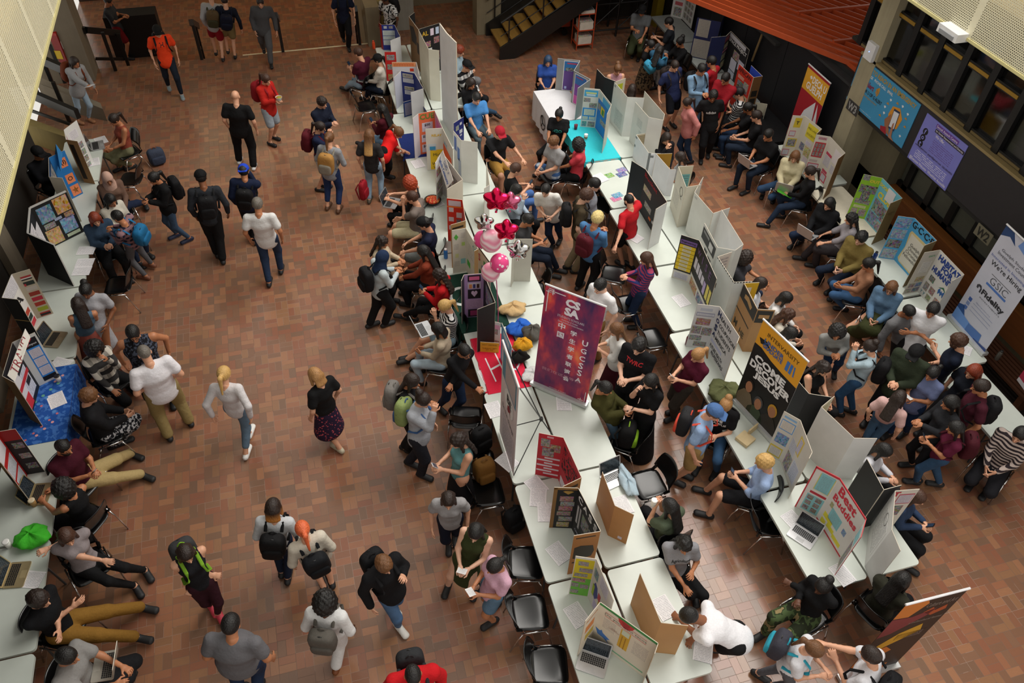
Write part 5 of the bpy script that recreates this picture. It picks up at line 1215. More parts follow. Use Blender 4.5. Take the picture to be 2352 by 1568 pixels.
board('black and pink trifold with a white heart', [(1060, 645), (1066, 631), (1111, 628), (1137, 694), (1096, 710)], '#b48ab8', '#141416', zt=vz((1096, 710), (1097, 809)), fronts=['#24212a', '#b090c0', '#1b1a1e', None], items=[(1, .18, .02, .85, .16, 'c', '#1c161e'), (1, .25, .05, .78, .13, 'c', '#e06a98', 2), (1, .18, .19, .85, .32, 'c', '#cfc4d0'), (1, .25, .22, .4, .31, 'c', '#d88a50', 2), (1, .45, .22, .58, .31, 'c', '#3a3a7a', 2), (1, .64, .22, .78, .31, 'c', '#4a2a26', 2), (1, .18, .34, .85, .55, 'c', '#1c161e'), (1, .36, .37, .68, .51, 'poly', '#dfc4e0', [(.5, 1), (0, .42), (0, .2), (.15, .02), (.36, .02), (.5, .2), (.64, .02), (.85, .02), (1, .2), (1, .42)], 2), (1, .08, .57, .98, .78, 's', '#c8a4c8'), (1, .18, .8, .85, .98, 'c', '#241a22'), (1, .3, .83, .75, .95, 'c', '#a03a6a', 2), (2, .2, .1, .8, .5, 'p', '#5a5a90'), (2, .3, .6, .9, .95, 'c', '#c890c0')])
board('small white photo panel leaning on the black trifold back', [(1112, 733), (1150, 742)], '#cfd2d6', '#cfd2d6', zt=vz((1112, 733), (1112, 786)), items=[(0, .05, .05, .6, .28, 'p', '#2a5a9a'), (0, .2, .3, .85, .52, 'p'), (0, .05, .55, .6, .75, 'p', '#2a6ac0'), (0, .1, .78, .95, .98, 'p'), (0, .55, .12, .95, .3, 'c', '#d8a0c0')])
board('mustard yellow hand-written meeting notice', [(1103, 785), (1146, 788)], '#d8aa2c', '#d8aa2c', zt=vz((1103, 785), (1105, 808)), name='notice', cat='notice', items=[(0, .1, .1, .9, .4, 'k', 'NEXT MEETING', '#6a5210', .0), (0, .1, .42, .9, .9, 'k', 'TUESDAY SEPT\nUC 103', '#6a5210', .0)])
board('narrow pale blue club panel beside the clothes pile', [(1152, 741), (1175, 796)], '#7cb4dc', '#8fc0e4', zt=vz((1152, 741), (1149, 822)), items=[(0, .2, .08, .8, .2, 'c', '#d8e8f4'), (0, .1, .35, .6, .6, 'c', '#b090c8'), (0, .3, .65, .9, .9, 'p')])
# tall banner on crossed black stand (faces the left)
xb = rollup('pale pink banner with a round horse logo on a crossed black stand', (1155, 782), (1192, 889), 0, vz((1192, 889), (1180, 1096)), '#dfcfd0', [(.06, .05, .9, .3, 'c', '#5a8aa0'), (.25, .06, .85, .28, 'c', '#b8a8a8', 2), (.25, .3, .8, .52, 'poly', '#e8e4e2', [(.5+.5*math.cos(a), .5+.5*math.sin(a)) for a in np.linspace(0, 6.28, 18)], 3), (.4, .34, .7, .42, 'k', 'BE', '#2a2a30', .02, 5), (.45, .42, .65, .5, 'poly', '#8a2230', [(0, 1), (.1, .3), (.5, 0), (1, .3), (.8, .5), (1, 1), (.6, .7), (.4, 1)], 5), (.15, .56, .85, .62, 't', 'Be the change', '#4a4450', .0, 3), (.15, .65, .9, .95, 'm', mat('#d4c6cc', .6, kind='sheet', col2='#50505a', sc=16), 2)], TZ+.02, base=False)
b0 = G(1245, 970, TZ+.55); tpx = xb[1](.5, .5); f_ = MB(); 
cc = G(1243, 962, 1.1)
f_.tube([xb[1](0, 0), cc], .008, 6); f_.tube([xb[1](1, 0), cc], .008, 6); f_.tube([cc, xb[1](1, .99)], .007, 6); f_.tube([cc, Vector((cc.x+.18, cc.y-.1, TZ+.01))], .008, 6); f_.tube([cc, xb[1](0, .98)], .007, 6)
f_.mk('crossed_frame', mat('#1c1c1e', .35), xb[0]); V, Fc = rounded_box(cc, (.05, .05, .07), Vector((1, 0, 0)), Vector((0, 1, 0)), ZH, .5); mk('hub', V, Fc, mat('#111112', .4), xb[0])
# purple student association banner
zt_ = 2.72; a, b = G(1254, 652, zt_), G(1392, 704, zt_); bl, br = G(1229, 886, .78), G(1340, 922, .78)
tl_ = ((bl-a)+(br-b))/2; tl_.z = 0
VIO = mat('#3a1c56', .5, kind='glow', col2='#8e2352')
it = [(.36, .05, .62, .2, 'k', 'CS\nSA', '#efe9f2', .06, 2), (.26, .215, .72, .235, 't', 'STUDENTS SCHOLARS', '#d8cfe0', .0, 2), (.34, .245, .62, .262, 't', 'University of Guelph', '#d8cfe0', .0, 2), (.28, .265, .72, .28, 't', 'Chinese Students and Scholars Association', '#d8cfe0', .0, 2)]
it += [(.3, .28+.085*k, .42, .345+.085*k, 'k', ch, '#eee8f0', .02, 2) for k, ch in enumerate('中国')]+[(.52, .31+.077*k, .63, .37+.077*k, 'k', ch, '#eee8f0', .02, 2) for k, ch in enumerate('学生学者联谊会')]+[(.74, .36+.075*k, .84, .42+.075*k, 'k', ch, '#eee8f0', .02, 2) for k, ch in enumerate('UGCSSA')]
it += [(.12, .77, .82, .8, 't', '我们在这里等你', '#c88aa0', .0, 2), (.3, .95, .62, .965, 't', 'university of Guelph', '#d8cfe0', .0, 2)]
for u, v, w, h in ((.05, .035, .3, .007), (.05, .035, .014, .2), (.06, .02, .1, .006), (.02, .05, .1, .006), (.13, .02, .014, .05), (.09, .05, .08, .006), (.7, .97, .27, .006), (.955, .86, .012, .11), (.84, .955, .1, .006), (.88, .94, .012, .03)): it.append((u, v, u+w, v+h, 'c', '#e8e2ea', 2))
ug = rollup('purple and red student association banner with white characters', (1254, 652), (1392, 704), 0, zt_, VIO, it, TZ+.02, tilt=tl_)
MB().tube([ug[1](.5, .03)-ug[2]*.03, ug[1](.5, 1)-ug[2]*.03], .01, 6).mk('support_pole', CHROME, ug[0])
board('bright red trifold with stamp pictures and white strips', [(1238, 994), (1294, 1005), (1335, 1096), (1293, 1116)], '#c01f30', '#9a6c3c', items=[(0, .35, .03, .62, .07, 'c', '#e0a0a8'), (0, .12, .1, .5, .28, 'p'), (0, .52, .2, .95, .37, 'p', '#a07040'), (0, .2, .3, .7, .5, 'p', '#8a7a70')]+[(0, .33-.3*(k % 2), .52+.063*k, .98-.3*(k % 2), .555+.063*k, 'c', '#dcd4dc') for k in range(7)]+[(1, .08, .1, .9, .6, 'm', mat('#b81c2c', .6, kind='speckle', col2='#1a1214', sc=22)), (1, .5, .62, .8, .76, 'c', '#dcc8b0'), (1, .1, .8, .45, .98, 'c', '#e0dce4'), (102, .1, .1, .85, .16, 'c', '#2a1a0c')])
board('black photo trifold with white CASS letters', [(1273, 1119), (1328, 1121), (1379, 1219), (1318, 1229)], '#151517', '#a06c38', fronts=['#151517', '#151517', '#151517'], items=[(0, 0, 0, .16, 1, 'c', '#8a6230'), (0, 0, 0, 1, .05, 'c', '#8a6230'), (0, .4, .07, .85, .15, 'poly', '#b08a40', [(0, .2), (.2, 0), (.8, 0), (1, .2), (.5, 1)], 2), (0, .3, .2, .88, .32, 'p', '#a04038'), (0, .35, .33, .95, .43, 'p'), (0, .3, .44, .9, .55, 'p', '#a83c34'), (0, .25, .57, .85, .67, 'p', '#805048'), (0, .35, .7, .95, .81, 'p'), (0, .3, .84, .85, .96, 'p', '#b09030')]+[(1, .08+.22*k, .04, .26+.22*k, .2, 'k', 'CASS'[k], '#f0f0f0', .04) for k in range(4)]+[(1, .1, .3, .16, .7, 'c', '#c8c8c8'), (1, .2, .28, .26, .75, 'c', '#b0b0b0'), (1, .32, .3, .6, .6, 'p', '#5a5a58'), (1, .62, .35, .92, .7, 'p'), (1, .12, .78, .3, .95, 'k', 'CASS', '#c0c0d8', .02), (1, .4, .7, .9, .95, 'p'), (102, .1, .07, .85, .095, 'c', '#2a1a0a'), (102, .1, .28, .9, .62, 'poly', '#20160c', [(0, .1), (.3, 0), (.9, .1), (1, .5), (.9, .9), (.3, 1), (0, .9)]), (102, .1, .68, .8, .71, 'c', '#2a1a0a')])
board('plain brown cardboard trifold back beside the white laptop', [(1383, 1083), (1412, 1161), (1456, 1182)], '#b3834f', '#c0a078', zt=vz((1412, 1161), (1396, 1229)), items=[(1, .5, .85, .72, .93, 'c', '#c8c4d8')])
board('yellow and green landscape photo trifold', [(1322, 1277), (1370, 1284), (1409, 1378)], '#d8d4ce', '#b89a6a', items=[(0, .04, .05, .96, .52, 'c', '#d8c41c'), (0, .04, .52, .96, .98, 'c', '#6ab83c'), (0, .2, .1, .7, .2, 'p', 2), (0, .3, .26, .95, .36, 'p', 2), (0, .1, .4, .75, .48, 'p', 2), (0, .05, .53, .7, .62, 'p', '#a04a4a', 2), (0, .05, .66, .4, .76, 'p', 2), (0, .48, .68, .9, .78, 'p', 2), (0, .05, .84, .45, .93, 'p', 2), (1, .35, .05, .75, .3, 's', '#d4d0e0'), (1, .05, .15, .25, .35, 'p', '#4a8a9a'), (1, .1, .4, .4, .75, 'poly', '#3a3f8a', [(.3, 0), (.7, .1), (1, .6), (.6, 1), (0, .8), (.1, .3)]), (1, .1, .5, .2, .75, 'c', '#a8c030', 2), (1, .45, .6, .6, .85, 'c', '#c8b028'), (1, .25, .75, .5, .95, 's', '#c8bce0'), (1, .4, .45, .52, .6, 'c', '#c83a4a', 2)])
board('cream hand-drawn French poster trifold with green trim', [(1345, 1426), (1379, 1383), (1511, 1477), (1503, 1500)], '#dcd2c0', '#e2ded6', items=[(1, 0, 0, 1, .05, 'c', '#3a8a4a'), (1, .33, .05, .62, .2, 'poly', '#c83a3a', [(0, 0), (1, 0), (.9, .5), (.7, .85), (.5, 1), (.3, .85), (.1, .5)]), (1, .4, .07, .55, .16, 'poly', '#a82c30', [(0, 0), (1, 0), (.8, .7), (.5, 1), (.2, .7)], 2), (1, .12, .13, .85, .2, 't', 'Do you want tacos', '#3a2c28', -.01, 3), (1, .12, .12, .85, .126, 'c', '#c83a3a'), (1, .12, .215, .85, .222, 'c', '#c83a3a'), (1, .1, .25, .36, .5, 's', '#dcd2c0'), (1, .65, .3, .95, .62, 's', '#dcd2c0'), (1, .24, .35, .42, .45, 'k', 'Deux\nrencontres', '#8a4a2a', .0, 2), (1, .43, .24, .6, .7, 'c', '#d8a828'), (1, .45, .24, .58, .36, 'c', '#cfd8c0', 2), (1, .47, .4, .485, .7, 'c', '#a87818', 2), (1, .53, .4, .545, .7, 'c', '#a87818', 2), (1, .02, .6, .3, .82, 'poly', '#4a7ac0', [(0, .1), (.3, .2), (.4, 0), (.5, .25), (1, .5), (.8, .7), (1, 1), (.6, .75), (.2, .7)]), (1, .3, .9, .95, .93, 'c', '#7ab08a'), (0, .1, .05, .9, .18, 'k', 'Annonce', '#c8762a', .02), (0, .2, .28, .8, .45, 'c', '#d8884a'), (0, .3, .55, .9, .7, 'c', '#c8b04a'), (2, .2, .2, .8, .6, 'c', '#c8a860')])
board('tall plain brown cardboard board by the bending writer', [(1470, 1316), (1518, 1430), (1581, 1437)], '#b08453', '#c6a880', zt=1.5)
# middle row, right-hand side
board('black poster panel with red-framed photos at the far end', [(963, 67), (1012, 52)], '#141416', '#141416', zt=1.85, items=[(0, .1, .05, .4, .2, 'k', 'AL', '#c09a2c', .03), (0, .5, .06, .66, .2, 'c', '#d8c8d8'), (0, .75, .06, .9, .2, 'c', '#b8c8e0'), (0, .2, .3, .5, .42, 'p', '#902a2a'), (0, .65, .25, .9, .38, 'p', '#902a2a'), (0, .3, .45, .55, .52, 'c', '#d8d8d8'), (0, .62, .55, .9, .75, 'p', '#a03030')])
board('cream backed trifold standing behind the tall white panels', [(961, 69), (984, 113), (1008, 116)], '#d2cebd', '#d2cebd', zt=1.9)
board('brown cardboard box trifold with black print, far end', [(952, 28), (939, 38), (961, 68)], '#7d5a34', '#18181a', zt=1.75, items=[(1, .05, .1, .75, .5, 'poly', '#221a12', [(0, .2), (.6, 0), (1, .4), (.9, .9), (.2, 1)]), (1, .75, .35, .95, .6, 'c', '#2a2018')])
board('pair of very tall white foam panels in the middle row', [(1009, 54), (1025, 76), (1047, 98)], '#dcdde0', '#dcdde0', zt=2.82, thick=.02)
board('white trifold with blue prints left of the blue-shirted man', [(1041, 300), (1059, 322), (1097, 327)], '#d6d6d2', '#d0d0cc', zt=vz((1059, 322), (1058, 418)), items=[(0, .1, .08, .4, .4, 'c', '#4a66a8'), (0, .5, .25, .8, .55, 'c', '#5a78b4'), (0, .6, .5, .95, .98, 's', '#b9c0d0')])
board('small navy panel with white seals', [(1042, 283), (1065, 268)], '#16246e', '#16246e', zt=vz((1065, 268), (1064, 322)), items=[(0, .2, .2, .5, .4, 'p'), (0, .6, .15, .8, .25, 'c', '#c8ccd8'), (0, .55, .45, .85, .6, 'c', '#c0c4d0'), (0, .6, .65, .8, .72, 'c', '#b0b0c0'), (0, .2, .6, .45, .8, 'p', '#a03a3a')])
board('white trifold seen edge-on behind the foil balloons', [(1117, 372), (1124, 424), (1112, 432)], '#dad8d2', '#dad8d2', zt=1.6)
board('plain beige trifold back below the pink balloons', [(1178, 562), (1184, 549), (1224, 549)], '#c9c7bc', '#c9c7bc', zt=vz((1184, 549), (1176, 646)))
# second row
board('grey folding board with two purple posters', [(1281, 134), (1332, 139), (1318, 162), (1356, 182), (1327, 202)], '#8a8c8b', '#8a8c8b', zt=vz((1281, 134), (1277, 207)), edge='#c8c8c8', items=[(0, .3, .04, .98, .98, 'c', '#d8d8dc'), (0, .33, .06, .96, .96, 'c', '#5a3a86', 2), (0, .33, .06, .96, .35, 'c', '#1f6aa8', 3), (0, .4, .25, .95, .36, 'p', '#1a2a30', 5), (0, .4, .84, .5, .92, 'c', '#a8b8e8', 4), (0, .75, .84, .93, .95, 'c', '#d0d0d8', 4), (0, .45, .1, .9, .14, 'c', '#b03a58', 4), (2, .1, .05, .85, .98, 'c', '#d8d8dc'), (2, .14, .07, .8, .96, 'c', '#7a3a9c', 2), (2, .14, .07, .8, .35, 'c', '#2a68b0', 3), (2, .14, .7, .8, .96, 'c', '#c0489c', 3), (2, .2, .12, .6, .15, 'c', '#b03a58', 4)])
board('white and blue information trifold on the teal cloth', [(1342, 202), (1377, 205), (1404, 240), (1394, 262)], '#d6d4cc', '#c9c4b8', zt=vz((1342, 202), (1332, 291)), items=[(0, .05, .04, .95, .2, 'c', '#4aa8d8'), (0, .15, .09, .85, .13, 'c', '#d0d890', 2), (0, .2, .14, .8, .18, 'c', '#c8dcec', 2), (0, .05, .24, .5, .34, 'p'), (0, .45, .36, .95, .48, 'p'), (0, .05, .49, .95, .8, 'c', '#2f8ad0'), (0, .15, .52, .85, .68, 's', '#d0d8c8', 2), (0, .08, .71, .45, .79, 's', '#d0d8c8', 2), (0, .52, .71, .92, .79, 's', '#d0d8c8', 2), (0, .08, .84, .4, .97, 'p', '#2f9a9a'), (0, .48, .84, .95, .97, 'p'), (1, .05, .05, .3, .2, 's', '#c8d8d0'), (1, .35, .05, .98, .2, 'c', '#4aa8d8'), (1, .02, .2, .98, .98, 'c', '#2a7ccc'), (1, .3, .3, .6, .5, 'c', '#e0c020', 2), (1, .4, .35, .55, .48, 'c', '#3a8a3a', 3), (1, .05, .3, .25, .45, 'p', 2), (1, .35, .6, .8, .72, 'p', 2)])
board('black trifold back in front of the smiling woman in pink tank top', [(1371, 158), (1389, 177), (1414, 187)], '#131318', '#131318')
board('white trifold with a yellow label inside, behind the teal cloth', [(1437, 179), (1411, 188), (1441, 223), (1480, 225)], '#d9dad6', '#cdc8b6', zt=vz((1441, 223), (1427, 313)), items=[(100, .3, .1, .8, .25, 'c', '#b8c030'), (1, .05, .04, .15, .09, 'c', '#8a8c90'), (1, .3, .5, .9, .9, 's', '#cfd2ce')])
board('white box-folded trifold left of the phoning girl', [(1459, 234), (1490, 269), (1524, 276), (1527, 262), (1481, 209)], '#d8d8d4', '#cfcfca', zt=vz((1490, 269), (1470, 358)), items=[(0, .3, .25, .7, .45, 's', '#d2d4d0'), (0, .5, .5, .95, .65, 's', '#d2d4d0')])
board('white trifold with grey tape hinges', [(1492, 304), (1461, 309), (1490, 351), (1518, 353)], '#dcdee2', '#c9c2b2', zt=vz((1490, 351), (1479, 403)), items=[(100, .1, .05, .9, .95, 's', '#a89a78'), (1, .0, .05, .12, .12, 'c', '#6a6e72'), (2, .0, .0, .2, 1, 'c', '#6f7376'), (2, .2, .1, .45, .2, 'c', '#6f7376'), (1, .0, .4, .08, .5, 'c', '#6a6e72')])
board('white trifold with gold poster inside', [(1544, 352), (1507, 353), (1539, 389), (1553, 390)], '#d9dadf', '#b8902c', zt=vz((1539, 389), (1529, 450)), backs=['#a8822a', None, None])
board('black trifold with red lettering and field photos', [(1451, 369), (1483, 389), (1532, 464), (1506, 480)], '#17151a', '#d0d0d0', fronts=['#1c2a30', '#18151a', '#18151a'], zt=vz((1506, 480), (1484, 572)), items=[(1, .02, .05, .6, .14, 't', 'Bucket', '#a01c28', .02), (1, .05, .3, .4, .45, 'p', '#c8b88a'), (1, .2, .6, .5, .74, 'p', '#a8a08a'), (1, .45, .8, .55, .86, 'c', '#e06a20'), (1, .65, .5, .8, .62, 'p'), (1, .6, .78, .7, .84, 'c', '#d8d8d8')])
board('cream trifold with faint typed text and a sketch on its back', [(1593, 380), (1558, 382), (1576, 430), (1610, 424)], '#cfcabb', '#cfc8b2', zt=vz((1576, 430), (1553, 522)), items=[(100, .15, .2, .9, .9, 's', '#6fb4b8'), (1, .55, .12, .85, .45, 'k', 'Q', '#4a4a44', -.02), (1, .1, .4, .7, .75, 's', '#cfcabb')])
board('tall white folded board beside the man in cream sleeves', [(1615, 406), (1595, 441), (1638, 490), (1677, 477)], '#d9dad4', '#d9dad6', zt=1.6, items=[(1, .05, .05, .2, .1, 's', '#c8cac6')])
board('white folded board with black club prints on its outside', [(1618, 512), (1648, 568), (1689, 575), (1708, 561), (1658, 481)], '#d4d6d2', '#e2e2e2', items=[(0, .02, .06, .95, .3, 'c', '#26272a'), (0, .55, .12, .8, .26, 'c', '#d0d2d2', 2), (0, .1, .09, .5, .14, 'c', '#8a8c8e', 2), (0, .35, .36, .55, .5, 'c', '#303236'), (0, .62, .4, .85, .52, 'c', '#303236')])
board('pale grey trifold with black and white taped rim', [(1681, 578), (1648, 589), (1686, 648), (1728, 646)], '#cfd4d4', '#cfc6bc', items=[(100, .1, .05, .9, .9, 's', '#c8bcb4')]+[(1, .02+.1*k, 0, .07+.1*k, .025, 'c', '#16161a') for k in range(10)]+[(2, .02+.16*k, 0, .1+.16*k, .025, 'c', '#16161a') for k in range(6)]+[(1, .15, .45, .3, .56, 'c', '#3a2a2c')])
board('black and yellow engineering trifold lettered WISE', [(1565, 539), (1606, 552), (1646, 640)], '#d6d4cc', '#d2d0c8', items=[(0, 0, 0, 1, .8, 'c', '#151418'), (0, .05, .08, .97, .17, 'c', '#7a5a9c', 2), (0, .1, .09, .9, .16, 'k', 'Engineering', '#1a1420', .02, 3)]+[(0, .05, .19+.083*k, .95, .265+.083*k, 'c', '#e8c81c', 2) for k in range(7)]+[(0, .25, .2+.083*k, .72, .255+.083*k, 's', '#d8d2b0', 3) for k in range(7)]+[(0, .1, .84, .9, .97, 's', '#c8cad8'), (1, 0, 0, 1, .72, 'c', '#151418')]+[(1, .06+.2*k, .08, .24+.2*k, .24, 'k', 'WISE'[k], '#6a4f7c', .03, 2) for k in range(4)]+[(1, .05+.14*k, .32+.02*k, .16+.14*k, .55, 'c', '#d8d6e4', 2) for k in range(4)]+[(1, .6, .4, .7, .66, 'c', '#b8a8d8', 2), (1, .75, .35, .85, .65, 'c', '#e0d460', 2), (1, .88, .35, .97, .65, 'c', '#e0d460', 2), (1, .05, .78, .4, .97, 'p', '#c8862a'), (1, .45, .78, .8, .97, 'p', '#5a6a8a')])
board('brown cardboard trifold with black print and yellow inside', [(1744, 648), (1709, 650), (1740, 710), (1781, 712)], '#a97f50', '#c9a02c', backs=['#cfa822', None, None], items=[(1, .0, .02, 1, .28, 'c', '#1e1b1a'), (1, .25, .06, .75, .2, 'poly', '#b08a58', [(0, .3), (.4, 0), (1, .4), (.9, 1), (.4, .7), (0, .9)], 2), (1, .1, .7, .3, .85, 'k', 'M', '#2a2a1c', .02), (1, .5, .7, .8, .85, 'k', 'HE', '#2a2a1c', .02), (2, .05, .03, .95, .3, 'c', '#201d1b'), (2, .2, .12, .8, .2, 'c', '#a98050', 2), (1, 0, .5, .9, .53, 'c', '#2a1f14'), (100, .3, .1, .6, .3, 'c', '#d8d4d0'), (100, .2, .5, .7, .75, 'c', '#c02838')])
ho = [(0, .2, .07, .75, .13, 'c', '#b8bcc8'), (0, .08, .17, .9, .25, 'c', '#8a8ca4'), (0, .1, .185, .88, .235, 's', '#cfd0da', 2), (0, .15, .3, .8, .45, 'p', '#a04a3a'), (0, .05, .48, .48, .66, 'p'), (0, .52, .5, .98, .68, 'p'), (0, .05, .7, .6, .82, 'p', '#8a8a8a'), (0, .3, .84, .9, .95, 'p')]
for k, (L1, rest) in enumerate((('H', 'EALTH'), ('O', 'CCUPATION'), ('S', 'TUDENTS'), ('A', 'MERICA'))):
    ho += [(1, .03, .04+.15*k, .17, .18+.15*k, 'k', L1, '#152a5c', .05), (1, .2, .09+.15*k, min(.97, .22+.09*len(rest)), .17+.15*k, 't', rest, '#1c1c20', .02)]
ho += [(1, .05, .68, .6, .74, 'c', '#b8bcd8'), (1, .08, .78, .7, .86, 't', 'FUTURE HEALTH', '#20202a', .02), (1, .2, .88, .8, .96, 't', 'PROFESSIONALS', '#20202a', .02)]
board('white HEALTH OCCUPATION STUDENTS trifold with navy initials', [(1602, 698), (1653, 704), (1698, 773), (1692, 788)], '#d2d2d4', '#a8845a', items=ho)
iv = [(0, 0, 1, .34, 'c', '#e8a428'), (0, .22, 1, .34, 'poly', '#151515', [(0, .35), (.15, .3), (.4, .6), (.7, .75), (1, .8), (1, 1), (0, 1)], 2), (.05, .16, .35, .24, 'poly', '#1a1714', [(0, .2), (.5, 0), (1, .6), (.6, .5), (.2, .8)], 2), (.18, .07, .88, .11, 't', 'INTERVARSITY', '#3a2c10', .0, 3), (.16, .14, .6, .185, 't', 'UNDER', '#3a62a8', .03, 3), (.16, .19, .6, .235, 't', 'GRADUATE', '#3a62a8', .03, 3), (.68, .15, .74, .25, 'c', '#3f78c8', 3), (.76, .15, .81, .25, 'c', '#3f78c8', 3), (.83, .15, .88, .25, 'poly', '#3f78c8', [(0, 0), (.5, 0), (1, 1), (.5, 1)], 3), (.1, .34, .8, .42, 't', 'COME', '#f2f2f2', .05, 3), (.05, .425, .98, .505, 't', 'DISCOVER', '#f2f2f2', .05, 3), (.2, .51, .8, .59, 't', 'JESUS', '#f2f2f2', .05, 3)]
FACE, OLV = '#b07a58', '#3c4a30'
for cx, cy, cl, hat in ((.2, .7, '#7a6a52', '#1a1210'), (.48, .78, OLV, '#4a4a4c'), (.78, .72, '#2a2622', '#c8962c')):
    circ = lambda n=14: [(.5+.5*math.cos(a), .5+.5*math.sin(a)) for a in np.linspace(0, 6.28, n, endpoint=False)]
    iv += [(cx-.2, cy+.05, cx+.2, min(1, cy+.3), 'poly', cl, [(0, 1), (.05, .45), (.3, .1), (.7, .1), (.95, .45), (1, 1)], 3), (cx-.1, cy-.07, cx+.1, cy+.07, 'poly', hat, circ(), 4), (cx-.075, cy-.045, cx+.075, cy+.08, 'poly', FACE, circ(), 5)]
rollup('tall orange and black banner reading COME DISCOVER JESUS', (1754, 733), (1857, 830), 0, 2.4, '#121213', iv, TZ+.01)
board('plain black trifold behind the orange and black banner', [(1822, 862), (1858, 904), (1910, 912)], '#17171a', '#17171a')
board('white trifold with blue and yellow boxed texts', [(1801, 944), (1838, 965), (1865, 1038), (1858, 1052)], '#d6d2c8', '#a08058', items=[(0, .15, .06, .9, .1, 'c', '#8ab4dc'), (0, .1, .14, .95, .36, 'c', '#6fa4dc'), (0, .14, .16, .9, .34, 's', '#dcd6cc', 2), (0, .15, .44, .9, .66, 'p', '#4a8ac8'), (0, .05, .74, .85, .97, 'c', '#d8c040'), (0, .1, .77, .8, .94, 's', '#dcd6cc', 2), (1, .35, .1, .6, .45, 'c', '#e0c860'), (1, .4, .14, .55, .42, 's', '#d0cce0', 2), (1, .05, .35, .4, .6, 's', '#ccd0dc'), (1, .1, .62, .45, .95, 'p'), (1, .5, .55, .9, .9, 's', '#ccd0dc')])
board('large blank white trifold back by the pink-shirted woman', [(1916, 909), (1886, 934), (1962, 1006), (2015, 1007)], '#dad9d8', '#cdc6b4', items=[(100, .2, .05, .8, .4, 's', '#d0c8a0')])
bb = [(0, 0, 0, 1, .04, 'c', '#c8303c'), (0, 0, 0, .06, 1, 'c', '#c8303c'), (0, .3, .08, .95, .45, 'c', '#e0d060'), (0, .33, .06, .92, .44, 'c', '#8ac4cc', 2), (0, .36, .09, .88, .42, 's', '#8ac4cc', 3), (0, .25, .5, .95, .55, 'c', '#b8283a'), (0, .2, .58, .95, .96, 'c', '#8ac4cc')]+[(0, .25+.36*a, .6+.12*b, .5+.36*a, .69+.12*b, 'p', '#7a5a50', 2) for a in (0, 1) for b in (0, 1, 2)]
bb += [(1, 0, 0, 1, .03, 'c', '#c8303c'), (1, 0, .97, 1, 1, 'c', '#c8303c'), (1, .12, .05, .8, .22, 'k', 'Best', '#d02c40', .03), (1, .1, .24, .95, .4, 'k', 'Buddies', '#d02c40', .03), (1, .12, .44, .22, .54, 'p', '#b0a050'), (1, .22, .5, .6, .74, 'c', '#8ac4cc'), (1, .25, .52, .57, .72, 's', '#8ac4cc', 2), (1, .1, .7, .42, .8, 'c', '#e0d43c'), (1, .3, .8, .55, .88, 'c', '#e0d43c'), (1, .1, .84, .25, .94, 'c', '#e0d43c'), (1, .55, .84, .85, .92, 'c', '#e0d43c'), (1, .7, .55, .82, .66, 'p', '#3a8ac0'), (2, .2, .1, .8, .35, 'c', '#8ac4cc'), (2, .2, .4, .8, .95, 'p')]
board('white hand-lettered Best Buddies poster trifold with red wavy trim', [(1875, 1070), (1929, 1098), (1989, 1191), (1977, 1233)], '#dedad6', '#d8d4d0', items=bb, edge='#c8303c')
board('plain black trifold back behind the hand-lettered poster', [(1991, 1053), (2030, 1125), (2071, 1114)], '#1a1a1c', '#1a1a1c')
board('curling white trifold with faint text and red T panel', [(2112, 1122), (2056, 1126), (2048, 1216), (2068, 1264)], '#d8d8d6', '#d6d0c6', zt=1.62, items=[(100, .02, .02, .3, .16, 'k', 'T', '#b82a3a', .05), (100, .3, .1, .95, .35, 'c', '#c04a60'), (100, .33, .12, .92, .33, 's', '#c8c0cc', 2), (100, .1, .4, .8, .65, 'p', '#4a2a22'), (100, .1, .75, .6, .95, 'c', '#c04a60'), (1, .15, .2, .9, .8, 's', '#d8d8d6'), (1, .35, .1, .65, .4, 'k', 'O', '#3c3c3c', -.03)])
dk = [(0, .0, .45, .22, 'poly', '#c8742a', [(0, 0), (.8, 0), (1, .3), (.6, .9), (0, .8)]), (0, .16, .7, .42, 'poly', '#7a2a2e', [(0, .1), (.5, .2), (1, 0), (.9, .3), (.3, .9), (0, 1)]), (0, .36, .8, .7, 'poly', '#c8941e', [(0, .8), (.5, .2), (.9, 0), (1, .3), (.4, .7), (0, 1)]), (0, .6, .55, .85, 'poly', '#c06a22', [(0, .2), (.7, 0), (1, .3), (.3, .9), (0, 1)]), (.3, .9, .75, 1, 'c', '#b8661e'), (.45, .07, .95, .12, 't', 'Culture and Art', '#8a7a70', .0), (.5, .14, .9, .25, 'poly', '#a84a1c', [(0, .4), (.3, 0), (.5, .5), (.9, .1), (1, .6), (.5, 1)]), (.4, .28, .95, .31, 't', 'a multicultural festival', '#8a7a70', .0), (.4, .45, .9, .52, 'm', mat('#1c1210', .5, kind='sheet', col2='#9a8a84', sc=5))]
rollup('dark brown banner with orange and maroon shapes at lower right', (2082, 1388), (2226, 1351), 0, 2.02, '#20140f', dk, 0.01, back='#2a201c', bars='#f0f0f4')
